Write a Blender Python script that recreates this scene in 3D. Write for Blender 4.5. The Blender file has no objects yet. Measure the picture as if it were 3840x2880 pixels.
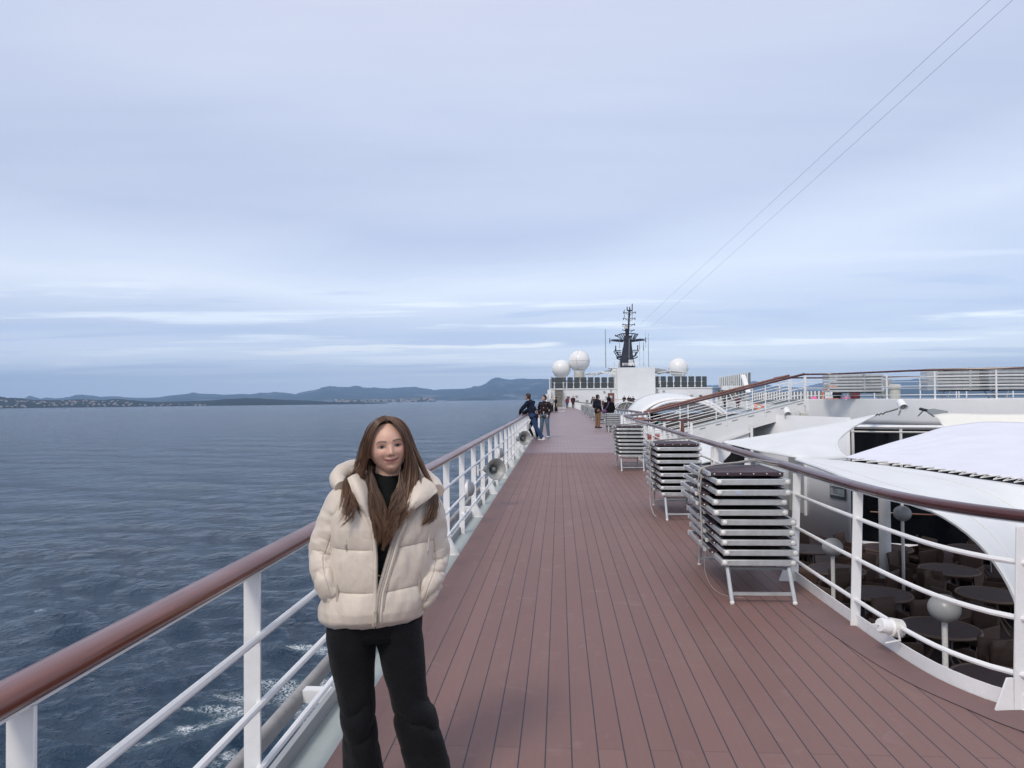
import bpy, bmesh, math, random
import numpy as np
from mathutils import Vector, Matrix
random.seed(7); RNG = np.random.default_rng(7)
R = math.radians; PI = math.pi
sc = bpy.context.scene; COL = sc.collection

# ------------------------------------------------------------------ camera
CAM = np.array([0.0, 0.0, 1.66]); F = 2700.0
cd = bpy.data.cameras.new('camera'); cam = bpy.data.objects.new('camera', cd); COL.objects.link(cam)
cam.matrix_world = (Matrix.Translation(CAM) @ Matrix.Rotation(0.06529454, 4, 'Z')
                    @ Matrix.Rotation(PI/2 + 0.01870253, 4, 'X') @ Matrix.Rotation(-0.0085, 4, 'Z'))
cd.sensor_fit = 'HORIZONTAL'; cd.sensor_width = 36.0; cd.lens = 36.0*F/3840.0
cd.clip_start = 0.05; cd.clip_end = 90000
sc.camera = cam
M3 = np.array(cam.matrix_world.to_3x3())
def ray(u, v): return M3 @ np.array([(u-1920)/F, -(v-1440)/F, -1.0])
def atz(u, v, z): d = ray(u, v); return CAM + d*(z-CAM[2])/d[2]
def aty(u, v, y): d = ray(u, v); return CAM + d*(y-CAM[1])/d[1]
def atx(u, v, x): d = ray(u, v); return CAM + d*(x-CAM[0])/d[0]

# ------------------------------------------------------------------ render look
sc.render.engine = 'CYCLES'
sc.view_settings.view_transform = 'Standard'; sc.view_settings.look = 'None'
sc.view_settings.gamma = 1.0; sc.view_settings.exposure = 0.12
sc.cycles.use_denoising = True
sc.cycles.max_bounces = 6; sc.cycles.diffuse_bounces = 3; sc.cycles.volume_bounces = 0
sc.cycles.transparent_max_bounces = 6
sc.cycles.sample_clamp_indirect = 4.0

def s2l(c): c = c/255.0; return c/12.92 if c <= .04045 else ((c+.055)/1.055)**2.4
def S(r, g, b): return (s2l(r), s2l(g), s2l(b), 1.0)

# ------------------------------------------------------------------ node helper
class NT:
    def __init__(s, tree): s.t = tree; s.n = tree.nodes; s.l = tree.links
    def new(s, typ, **kw):
        n = s.n.new(typ)
        for k, v in kw.items(): setattr(n, k, v)
        return n
    def put(s, sock, v):
        if v is None: return
        if hasattr(v, 'is_linked') or isinstance(v, bpy.types.NodeSocket): s.l.new(v, sock)
        else: sock.default_value = v
    def math(s, op, a, b=None, c=None, clamp=False):
        n = s.new('ShaderNodeMath', operation=op, use_clamp=clamp)
        s.put(n.inputs[0], a); s.put(n.inputs[1], b); s.put(n.inputs[2], c)
        return n.outputs[0]
    def mix(s, f, a, b, mode='MIX'):
        n = s.new('ShaderNodeMix', data_type='RGBA', blend_type=mode)
        s.put(n.inputs['Factor'], f); s.put(n.inputs[6], a); s.put(n.inputs[7], b)
        return n.outputs[2]
    def noise(s, vec, scale, detail=3, rough=.5, dist=0.0):
        n = s.new('ShaderNodeTexNoise'); s.put(n.inputs['Vector'], vec)
        n.inputs['Scale'].default_value = scale; n.inputs['Detail'].default_value = detail
        n.inputs['Roughness'].default_value = rough; n.inputs['Distortion'].default_value = dist
        return n.outputs['Fac']
    def ramp(s, f, stops, interp='LINEAR'):
        n = s.new('ShaderNodeValToRGB'); e = n.color_ramp.elements; n.color_ramp.interpolation = interp
        while len(e) < len(stops): e.new(0.5)
        for el, (p, c) in zip(e, stops):
            el.position = p; el.color = c if len(c) == 4 else (*c, 1)
        s.put(n.inputs[0], f); return n.outputs[0]
    def sep(s, v): n = s.new('ShaderNodeSeparateXYZ'); s.put(n.inputs[0], v); return n.outputs
    def comb(s, x, y, z):
        n = s.new('ShaderNodeCombineXYZ'); s.put(n.inputs[0], x); s.put(n.inputs[1], y); s.put(n.inputs[2], z); return n.outputs[0]
    def mapr(s, v, a, b, c=0.0, d=1.0, smooth=False):
        n = s.new('ShaderNodeMapRange', clamp=True)
        if smooth: n.interpolation_type = 'SMOOTHSTEP'
        s.put(n.inputs[0], v); n.inputs[1].default_value = a; n.inputs[2].default_value = b
        n.inputs[3].default_value = c; n.inputs[4].default_value = d; return n.outputs[0]

# ------------------------------------------------------------------ world: high overcast with streaks low down
SUN_EL, SUN_AZ = R(48), R(205)     # azimuth clockwise from +y (the bow): behind the camera, to the left
wd = bpy.data.worlds.new('World'); sc.world = wd; wd.use_nodes = True
w = NT(wd.node_tree); w.n.clear()
tc = w.new('ShaderNodeTexCoord'); X, Yd, Z = w.sep(tc.outputs['Generated'])
sky = w.new('ShaderNodeTexSky', sky_type='NISHITA', sun_disc=False); sky.sun_elevation = SUN_EL; sky.sun_rotation = SUN_AZ
bgs = w.new('ShaderNodeBackground'); w.l.new(sky.outputs[0], bgs.inputs[0]); bgs.inputs[1].default_value = 0.05
zc = w.math('MAXIMUM', Z, 0.0)
# soft large scale warp
wv = w.comb(w.math('MULTIPLY', X, 1.1), w.math('MULTIPLY', Yd, 1.1), w.math('MULTIPLY', Z, 4.0))
warp = w.math('SUBTRACT', w.noise(wv, 1.7, 3, .45), .5)
tilt = w.math('MULTIPLY', w.math('MAXIMUM', w.math('SUBTRACT', X, .02), 0.0), w.mapr(zc, .07, .22, 0, .17))
tl = w.math('MULTIPLY', w.math('MAXIMUM', w.math('SUBTRACT', -.2, X) if False else w.math('MULTIPLY', w.math('ADD', X, .25), -1.0), 0.0), w.mapr(zc, .1, .3, 0, .10))
zz = w.math('SUBTRACT', w.math('SUBTRACT', zc, tilt), tl)
zz = w.math('ADD', zz, w.math('MULTIPLY', w.math('MULTIPLY', warp, w.mapr(zc, .03, .3, .12, 1)), .13))
base = w.ramp(zz, [(0.0, S(172,192,216)), (.03, S(184,202,224)), (.052, S(206,217,230)), (.070, S(190,202,224)), (.088, S(160,173,206)),
                   (.112, S(178,187,213)), (.150, S(214,219,230)), (.180, S(190,198,220)), (.225, S(138,149,188)),
                   (.29, S(158,169,203)), (.38, S(193,202,226)), (.52, S(208,212,232)), (.75, S(226,224,226)), (1.0, S(236,232,228))])
# streaks near the horizon
k = w.math('ADD', Z, .035)
pv = w.comb(w.math('MULTIPLY', w.math('DIVIDE', X, k), .20), w.math('MULTIPLY', w.math('DIVIDE', Yd, k), .55), 0.0)
sn = w.noise(pv, 1.15, 7, .58, .35)
low = w.math('MULTIPLY', w.mapr(Z, .012, .05, 0, 1, True), w.mapr(Z, .12, .20, 1, 0, True))
brt = w.math('MULTIPLY', w.mapr(sn, .52, .62, 0, 1, True), low)
drk = w.math('MULTIPLY', w.mapr(sn, .47, .36, 0, 1, True), low)
c1 = w.mix(w.math('MULTIPLY', brt, .95), base, S(232,236,242))
c2 = w.mix(w.math('MULTIPLY', drk, .8), c1, S(142,160,202))
# the long cream streak left of the mast and the bright bands on the right
wl = w.noise(w.comb(w.math('MULTIPLY', X, 5.0), w.math('MULTIPLY', Z, 60.0), 3.0), 1.4, 5, .6)
zs = w.math('ADD', w.math('SUBTRACT', Z, w.math('MULTIPLY', X, .020)), w.math('MULTIPLY', w.math('SUBTRACT', wl, .5), .030))
st = w.math('MULTIPLY', w.mapr(w.math('ABSOLUTE', w.math('SUBTRACT', zs, .0735)), .0065, .0015, 0, 1, True),
            w.math('MULTIPLY', w.mapr(X, -.46, -.36, 0, 1, True), w.mapr(X, -.02, .02, 1, 0, True)))
c3 = w.mix(w.math('MULTIPLY', st, 1.0), c2, S(246,244,240))
# faint mottling higher up
mo = w.noise(pv, .75, 7, .58, .5)
c4 = w.mix(w.math('MULTIPLY', w.mapr(Z, .1, .25, 0, 1), .62), c3, w.mix(w.mapr(mo, .34, .64, 0, 1), S(172,184,214), S(214,219,234)))
below = w.mapr(Z, -.02, 0.0, 0, 1)
azl = w.mapr(X, -.45, .35, 0, 1, True); lowb = w.mapr(Z, .03, .11, 1, 0, True)
c4 = w.mix(w.math('MULTIPLY', w.math('MULTIPLY', w.math('SUBTRACT', 1.0, azl), w.mapr(Z, .06, .15, 1, 0, True)), .42), c4, S(140,155,196))
c4 = w.mix(w.math('MULTIPLY', w.math('MULTIPLY', azl, lowb), .30), c4, S(214,224,236))
c5 = w.mix(below, S(70,90,120), c4)
hs_ = w.new('ShaderNodeHueSaturation'); hs_.inputs['Saturation'].default_value = .74; w.put(hs_.inputs['Color'], c5); c5 = w.mix(1.0, hs_.outputs[0], (.985,.968,.970,1), 'MULTIPLY')
bgc = w.new('ShaderNodeBackground'); w.put(bgc.inputs[0], c5); w.put(bgc.inputs[1], w.math('ADD', .91, w.math('MULTIPLY', w.math('POWER', 2.718, w.math('MULTIPLY', zc, -13.0)), 1.0)))
ad = w.new('ShaderNodeAddShader'); w.l.new(bgs.outputs[0], ad.inputs[0]); w.l.new(bgc.outputs[0], ad.inputs[1])
# overcast is brighter towards the zenith and behind, where the sun sits in the cloud
wo = w.new('ShaderNodeOutputWorld'); w.l.new(ad.outputs[0], wo.inputs[0])
wd.cycles.sampling_method = 'MANUAL'; wd.cycles.sample_map_resolution = 512

sd = bpy.data.lights.new('sun', 'SUN'); sun = bpy.data.objects.new('sun', sd); COL.objects.link(sun)
sd.energy = 1.65; sd.angle = R(14); sd.color = (1.0, .90, .78)
dv = Vector((math.sin(SUN_AZ)*math.cos(SUN_EL), math.cos(SUN_AZ)*math.cos(SUN_EL), math.sin(SUN_EL)))
sun.rotation_euler = dv.to_track_quat('Z', 'Y').to_euler()

# ------------------------------------------------------------------ mesh helpers
class MB:
    def __init__(s): s.v = []; s.f = []
    def add(s, vs, fs):
        o = len(s.v); s.v += [tuple(float(c) for c in p) for p in vs]; s.f += [tuple(i+o for i in f) for f in fs]; return s
    def box(s, c, d, rz=0.0, m=None):
        x, y, z = d[0]/2, d[1]/2, d[2]/2
        vs = [(sx*x, sy*y, sz*z) for sx in (-1,1) for sy in (-1,1) for sz in (-1,1)]
        if m is None: m = Matrix.Rotation(rz, 3, 'Z')
        vs = [tuple(m @ Vector(p) + Vector([float(q) for q in c])) for p in vs]
        return s.add(vs, [(0,1,3,2),(4,6,7,5),(0,4,5,1),(2,3,7,6),(0,2,6,4),(1,5,7,3)])
    def bar(s, p, q, w_, h, up=(0,0,1)):
        p = Vector([float(a) for a in p]); q = Vector([float(a) for a in q]); d = (q-p); L = d.length; d.normalize()
        upv = Vector(up)
        if abs(d.dot(upv)) > .98: upv = Vector((0,1,0))
        r = d.cross(upv).normalized(); u = r.cross(d)
        m = Matrix((r, d, u)).transposed()
        return s.box((p+q)/2, (w_, L, h), m=m)
    def tube(s, pts, r, n=8, cap=True, closed=False, sx=1.0):
        P = [Vector([float(a) for a in p]) for p in pts]; N = len(P)
        rs = r if hasattr(r, '__len__') else [r]*N
        vs = []; up = None
        for i in range(N):
            if closed: t = P[(i+1) % N]-P[i-1]
            else: t = P[min(i+1, N-1)]-P[max(i-1, 0)]
            t.normalize()
            if up is None:
                a = Vector((0,0,1)) if abs(t.z) < .9 else Vector((1,0,0))
                up = (a - t*a.dot(t)).normalized()
            else:
                up = (up - t*up.dot(t)); up.normalize()
            b = t.cross(up)
            for j in range(n):
                a = 2*PI*j/n
                vs.append(P[i] + (b*math.cos(a)*sx + up*math.sin(a))*rs[i])
        fs = []
        for i in range(N if closed else N-1):
            for j in range(n):
                a, b_ = i*n+j, i*n+(j+1) % n; c, d = ((i+1) % N)*n+(j+1) % n, ((i+1) % N)*n+j
                fs.append((a, b_, c, d))
        if cap and not closed:
            fs.append(tuple(reversed(range(n)))); fs.append(tuple((N-1)*n+j for j in range(n)))
        return s.add(vs, fs)
    def lathe(s, prof, c=(0,0,0), n=24, m=None):
        m = m or Matrix.Identity(3); c = Vector([float(a) for a in c]); vs = []
        for (r_, z) in prof:
            for j in range(n):
                a = 2*PI*j/n; vs.append(m @ Vector((r_*math.cos(a), r_*math.sin(a), z)) + c)
        N = len(prof); fs = []
        for i in range(N-1):
            for j in range(n):
                fs.append((i*n+j, i*n+(j+1) % n, (i+1)*n+(j+1) % n, (i+1)*n+j))
        fs.append(tuple(reversed(range(n)))); fs.append(tuple((N-1)*n+j for j in range(n)))
        return s.add(vs, fs)
    def ball(s, c, r, n=16, sc_=(1,1,1), m=None):
        prof = [(max(1e-4, math.sin(PI*i/n))*r, -math.cos(PI*i/n)*r) for i in range(n+1)]
        mm = (m or Matrix.Identity(3)) @ Matrix.Diagonal(Vector(sc_))
        return s.lathe(prof, c, n*2 if n < 20 else n+8, mm)
    def prism(s, poly, ext):   # poly: list of 3d points, ext: vector
        n = len(poly); e = Vector(ext); P = [Vector([float(a) for a in p]) for p in poly]
        vs = P + [p+e for p in P]
        fs = [tuple(range(n)), tuple(reversed(range(n, 2*n)))] + [(i, i+n, (i+1) % n+n, (i+1) % n) for i in range(n)]
        return s.add(vs, fs)
    def grid(s, G, thick=None):
        A = np.asarray(G, float); nu, nv = A.shape[:2]
        fs = [(i*nv+j, i*nv+j+1, (i+1)*nv+j+1, (i+1)*nv+j) for i in range(nu-1) for j in range(nv-1)]
        return s.add(A.reshape(-1, 3), fs)
OFF = {}
def woff(p):
    return OFF.get(p.name, Vector((0,0,0))) if p else Vector((0,0,0))
def obj(name, mb, m, parent=None, smooth=35, bev=0, solid=0, loc=None, fix=True):
    me = bpy.data.meshes.new(name)
    off = woff(parent)
    if loc is not None: off = Vector([float(a) for a in loc])
    me.from_pydata([(a-off.x, b-off.y, c-off.z) for a, b, c in mb.v], [], mb.f)
    if fix:
        bm = bmesh.new(); bm.from_mesh(me); bmesh.ops.recalc_face_normals(bm, faces=bm.faces); bm.to_mesh(me); bm.free()
    if smooth:
        me.shade_smooth(); me.set_sharp_from_angle(angle=R(smooth))
    me.materials.append(m)
    o = bpy.data.objects.new(name, me); COL.objects.link(o)
    if parent: o.parent = parent; OFF[o.name] = off
    else: o.location = off; OFF[o.name] = off
    if bev:
        b = o.modifiers.new('bevel', 'BEVEL'); b.width = bev; b.segments = 2; b.limit_method = 'ANGLE'
    if solid:
        b = o.modifiers.new('solid', 'SOLIDIFY'); b.thickness = solid; b.offset = 0
    return o
def tag(o, label=None, cat=None, group=None, kind=None):
    if label: o['label'] = label
    if cat: o['category'] = cat
    if group: o['group'] = group
    if kind: o['kind'] = kind
    return o
def thing(name, label, cat, loc=(0,0,0), group=None):
    o = bpy.data.objects.new(name, None); COL.objects.link(o); o.empty_display_size = .1
    o.location = [float(a) for a in loc]; OFF[o.name] = Vector(o.location)
    return tag(o, label, cat, group)
def copy_tree(o, parent=None, loc=None, rz=None, label=None, group=None, scale=None):
    c = o.copy(); COL.objects.link(c)
    if parent: c.parent = parent
    if loc is not None: c.location = [float(a) for a in loc]
    if rz is not None: c.rotation_euler = (0, 0, rz)
    if scale: c.scale = (scale,)*3
    if label: c['label'] = label
    if group: c['group'] = group
    for ch in list(o.children): copy_tree(ch, c)
    return c
WS = bpy.data.scenes.new('workshop')      # small scratch scene so that modifiers evaluate quickly
def from_mod(o):
    WS.collection.objects.link(o)
    if o.name in COL.objects: COL.objects.unlink(o)
    vl = WS.view_layers[0]; vl.update(); dg = vl.depsgraph
    return bpy.data.meshes.new_from_object(o.evaluated_get(dg))
def voxel(mb, vox, smooth_it=4, fac=.5):
    """union of closed shapes as one continuous surface"""
    me = bpy.data.meshes.new('tmp'); me.from_pydata(mb.v, [], mb.f)
    bm = bmesh.new(); bm.from_mesh(me); bmesh.ops.recalc_face_normals(bm, faces=bm.faces); bm.to_mesh(me); bm.free()
    o = bpy.data.objects.new('tmp', me); COL.objects.link(o)
    r_ = o.modifiers.new('r', 'REMESH'); r_.mode = 'VOXEL'; r_.voxel_size = vox; r_.adaptivity = 0
    if smooth_it:
        s_ = o.modifiers.new('s', 'SMOOTH'); s_.factor = fac; s_.iterations = smooth_it
    m2 = from_mod(o)
    bpy.data.objects.remove(o); bpy.data.meshes.remove(me)
    m2.shade_smooth()
    return m2
def ripple(me, fn):
    n = len(me.vertices); co = np.zeros(n*3); nr = np.zeros(n*3); me.vertices.foreach_get('co', co); me.vertices.foreach_get('normal', nr)
    co = co.reshape(-1, 3); nr = nr.reshape(-1, 3); co = co+nr*fn(co[:, 0], co[:, 1], co[:, 2])[:, None]; me.vertices.foreach_set('co', co.ravel()); me.update()
def mobj(name, me, m, parent=None, off=None):
    off = woff(parent) if off is None else Vector(off)
    if off.length: me.transform(Matrix.Translation(-off))
    me.name = name
    if m is not None:
        me.materials.clear(); me.materials.append(m)
    o = bpy.data.objects.new(name, me); COL.objects.link(o)
    if parent: o.parent = parent
    else: o.location = off
    OFF[o.name] = off
    return o
def capsule(mb, p, q, r0, r1, n=12):
    """closed tapered capsule"""
    p = Vector([float(a) for a in p]); q = Vector([float(a) for a in q]); d = q-p; L = max(d.length, 1e-4)
    m = d.to_track_quat('Z', 'Y').to_matrix()
    prof = [(max(1e-4, r0*math.sin(a)), -r0*math.cos(a)) for a in [PI/2*i/4 for i in range(5)]]
    prof += [(max(1e-4, r1*math.cos(a)), L + r1*math.sin(a)) for a in [PI/2*i/4 for i in range(5)]]
    return mb.lathe(prof, p, n, m)
def resample(pts, n):
    P = np.array(pts, float); d = np.r_[0, np.cumsum(np.linalg.norm(np.diff(P, axis=0), axis=1))]
    t = np.linspace(0, d[-1], n)
    return np.stack([np.interp(t, d, P[:, k]) for k in range(P.shape[1])], 1)
def smooth_curve(pts, n, it=None):
    """Catmull-Rom through pts, n samples"""
    P = np.array(pts, float); m = len(P); ext = np.vstack([2*P[0]-P[1], P, 2*P[-1]-P[-2]])
    ts = np.linspace(0, m-1, n); out = []
    for t in ts:
        i = min(int(t), m-2); f = t-i; p0, p1, p2, p3 = ext[i:i+4]
        out.append(.5*((2*p1)+(-p0+p2)*f+(2*p0-5*p1+4*p2-p3)*f*f+(-p0+3*p1-3*p2+p3)*f**3))
    return np.array(out)
def coons(c0, c1, d0, d1, nu, nv, curve=True):
    sf = smooth_curve if curve else resample
    def g(c, n): return resample(sf(c, n*4), n) if len(c) > 2 else resample(c, n)
    C0, C1 = g(c0, nu), g(c1, nu); D0, D1 = g(d0, nv), g(d1, nv)
    u = np.linspace(0, 1, nu)[:, None, None]; v = np.linspace(0, 1, nv)[None, :, None]
    return ((1-v)*C0[:, None]+v*C1[:, None]+(1-u)*D0[None]+u*D1[None]
            - ((1-u)*(1-v)*C0[0]+u*v*C1[-1]+u*(1-v)*C0[-1]+(1-u)*v*C1[0]))
def vnoise(P, scale, seed=0):
    """cheap smooth value noise for numpy points (N,3)"""
    P = np.asarray(P)*scale + seed*17.3; i = np.floor(P).astype(int); f = P-i; f = f*f*(3-2*f)
    def h(a): 
        n = (a[:, 0]*73856093) ^ (a[:, 1]*19349663) ^ (a[:, 2]*83492791); n = (n ^ (n >> 13))*1274126177 & 0x7fffffff
        return (n % 10007)/10007.0
    out = 0
    for dx in (0, 1):
        for dy in (0, 1):
            for dz in (0, 1):
                wgt = (f[:, 0] if dx else 1-f[:, 0])*(f[:, 1] if dy else 1-f[:, 1])*(f[:, 2] if dz else 1-f[:, 2])
                out = out + wgt*h(i+np.array([dx, dy, dz]))
    return out*2-1

# ------------------------------------------------------------------ materials
def mat(name, col, rough=.5, metal=0.0, var=.08, vs=6.0, bump=0.0, bs=60.0, spec=.5, coat=0.0, grime=0.0, alpha=1.0, sheen=0.0, sss=0.0, rust=0.0):
    m = bpy.data.materials.new(name); m.use_nodes = True; t = NT(m.node_tree); p = t.n['Principled BSDF']
    co = t.new('ShaderNodeTexCoord').outputs['Object']
    c = col if len(col) == 4 else (*col, 1)
    n = t.noise(co, vs, 4, .6)
    dark = tuple(max(0, x*(1-var*1.5)) for x in c[:3])+(1,); lite = tuple(min(1, x*(1+var)) for x in c[:3])+(1,)
    cc = t.mix(t.mapr(n, .3, .7), dark, lite)
    if grime:
        g = t.mapr(t.noise(co, vs*2.7, 6, .7, .6), .56, .74, 0, grime)
        cc = t.mix(g, cc, tuple(x*y for x, y in zip(c[:3], (.55, .48, .40)))+(1,))
    if rust:
        xr_, yr_, zr_ = t.sep(co); rn = t.noise(t.comb(t.math('MULTIPLY', xr_, 1.0), t.math('MULTIPLY', yr_, 1.0), t.math('MULTIPLY', zr_, .35)), 17, 6, .72, .8)
        cc = t.mix(t.mapr(rn, .66, .76, 0, rust), cc, (.33,.17,.09,1))
    t.put(p.inputs['Base Color'], cc)
    t.put(p.inputs['Roughness'], t.mapr(n, .3, .7, max(0, rough-.07), min(1, rough+.07)))
    p.inputs['Metallic'].default_value = metal
    p.inputs['Specular IOR Level'].default_value = spec
    p.inputs['Coat Weight'].default_value = coat; p.inputs['Coat Roughness'].default_value = .15
    p.inputs['Alpha'].default_value = alpha
    if sheen: p.inputs['Sheen Weight'].default_value = sheen
    if sss:
        p.inputs['Subsurface Weight'].default_value = sss; p.inputs['Subsurface Scale'].default_value = .01
        p.inputs['Subsurface Radius'].default_value = (1, .4, .25)
    if bump:
        b = t.new('ShaderNodeBump'); b.inputs['Strength'].default_value = min(1, bump); b.inputs['Distance'].default_value = .01
        t.put(b.inputs['Height'], t.noise(co, bs, 4, .6)); t.l.new(b.outputs[0], p.inputs['Normal'])
    return m
M = {}
M['white'] = mat('white_paint', (.80,.80,.79), .38, var=.04, vs=3, bump=.25, bs=22, grime=.16, rust=.5)
M['white2'] = mat('white_panel', (.74,.75,.75), .5, var=.04, vs=.5, bump=.08, bs=2, grime=.10)
M['sail'] = mat('sail_fabric', (.74,.755,.745), .7, var=.035, vs=.9, bump=.5, bs=2.2, grime=.06)
M['cover'] = mat('cover_fabric', (.73,.74,.80), .8, var=.03, vs=1.2, bump=.5, bs=3)
M['hull'] = mat('hull_paint', (.75,.76,.77), .4, var=.03)
M['grey'] = mat('grey_deck_paint', (.37,.42,.41), .45, var=.07, vs=2.5, bump=.1, bs=40, grime=.15)
M['greyd'] = mat('dark_grey_paint', (.20,.225,.225), .5, var=.06, vs=3)
M['greym'] = mat('mid_grey', (.33,.34,.34), .5, var=.06, vs=3)
M['rust'] = mat('weathered_beam', (.30,.29,.28), .6, var=.2, vs=4, bump=.3, bs=30, grime=.5)
M['black'] = mat('black_paint', (.012,.015,.025), .45, var=.1)
M['navy'] = mat('mast_paint', (.008,.012,.028), .5, var=.1)
M['alu'] = mat('aluminium', (.48,.50,.50), .38, metal=.40, var=.09, vs=9, bump=.06, bs=30, grime=.18)
M['aluw'] = mat('dull_aluminium', (.55,.57,.57), .5, metal=.35, var=.08, vs=5, grime=.15)
M['textile'] = mat('brown_textile', (.055,.030,.038), .6, var=.08, vs=20, bump=.2, bs=300)
M['cap'] = mat('white_plastic', (.72,.71,.67), .45, var=.12, vs=30, grime=.3)
M['rope'] = mat('rope', (.42,.40,.37), .8, var=.15, vs=80, bump=.5, bs=200)
M['glass'] = mat('dark_glass', (.006,.007,.010), .06, var=.05, spec=.5)
M['glassd'] = mat('facade_glass', (.004,.005,.007), .12, var=.05, spec=.25)
M['door'] = mat('brown_door', (.14,.045,.028), .4, var=.1)
M['floor2'] = mat('lower_deck_planks', (.050,.028,.027), .6, var=.12, vs=4)
M['wicker'] = mat('wicker', (.075,.042,.028), .65, var=.12, vs=12, bump=.5, bs=120)
M['wickerd'] = mat('wicker_arm', (.14,.09,.062), .6, var=.12, vs=12)
M['globe'] = mat('lamp_globe', (.34,.35,.35), .35, var=.03)
M['horn'] = mat('horn_metal', (.38,.39,.37), .5, metal=.2, var=.15, vs=12, grime=.3)
M['radome'] = mat('radome', (.78,.78,.76), .28, var=.02, vs=1)
M['green'] = mat('green_plastic', (.02,.28,.20), .4)
M['orange'] = mat('orange_plastic', (.75,.16,.04), .4)
M['pink'] = mat('pink_plastic', (.75,.12,.35), .4)
M['blue'] = mat('blue_cloth', (.02,.03,.15), .6)
M['cream'] = mat('cream_metal', (.55,.54,.48), .5)
M['step'] = mat('stair_tread', (.30,.27,.23), .7)
M['plaque'] = mat('plaque', (.05,.06,.07), .4)
# varnished handrail
def wood(name, c1, c2, rough, coat):
    m = bpy.data.materials.new(name); m.use_nodes = True; t = NT(m.node_tree); p = t.n['Principled BSDF']
    co = t.new('ShaderNodeTexCoord').outputs['Object']; x, y, z = t.sep(co)
    n = t.noise(t.comb(t.math('MULTIPLY', x, 30.0), t.math('MULTIPLY', y, 1.6), t.math('MULTIPLY', z, 30.0)), 2.0, 5, .65, .3)
    big = t.noise(co, 1.3, 4, .6)
    c = t.mix(t.mapr(n, .3, .72), c1, c2); c = t.mix(t.mapr(big, .45, .7, 0, .45), c, tuple(a*.75 for a in c1[:3])+(1,))
    t.put(p.inputs['Base Color'], c); t.put(p.inputs['Roughness'], t.mapr(big, .3, .7, rough-.08, rough+.1))
    p.inputs['Coat Weight'].default_value = coat; p.inputs['Coat Roughness'].default_value = .22
    b = t.new('ShaderNodeBump'); b.inputs['Strength'].default_value = .15; b.inputs['Distance'].default_value = .003
    t.put(b.inputs['Height'], n); t.l.new(b.outputs[0], p.inputs['Normal'])
    return m
M['rail'] = wood('varnished_wood', (.115,.028,.016,1), (.19,.055,.032,1), .36, .45)
M['rail2'] = wood('weathered_wood', (.10,.050,.048,1), (.17,.095,.092,1), .42, .25)
M['raild'] = wood('dark_wood', (.055,.012,.014,1), (.10,.025,.025,1), .33, .45)
M['railo'] = wood('orange_wood', (.14,.035,.018,1), (.20,.06,.03,1), .4, .4)
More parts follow.
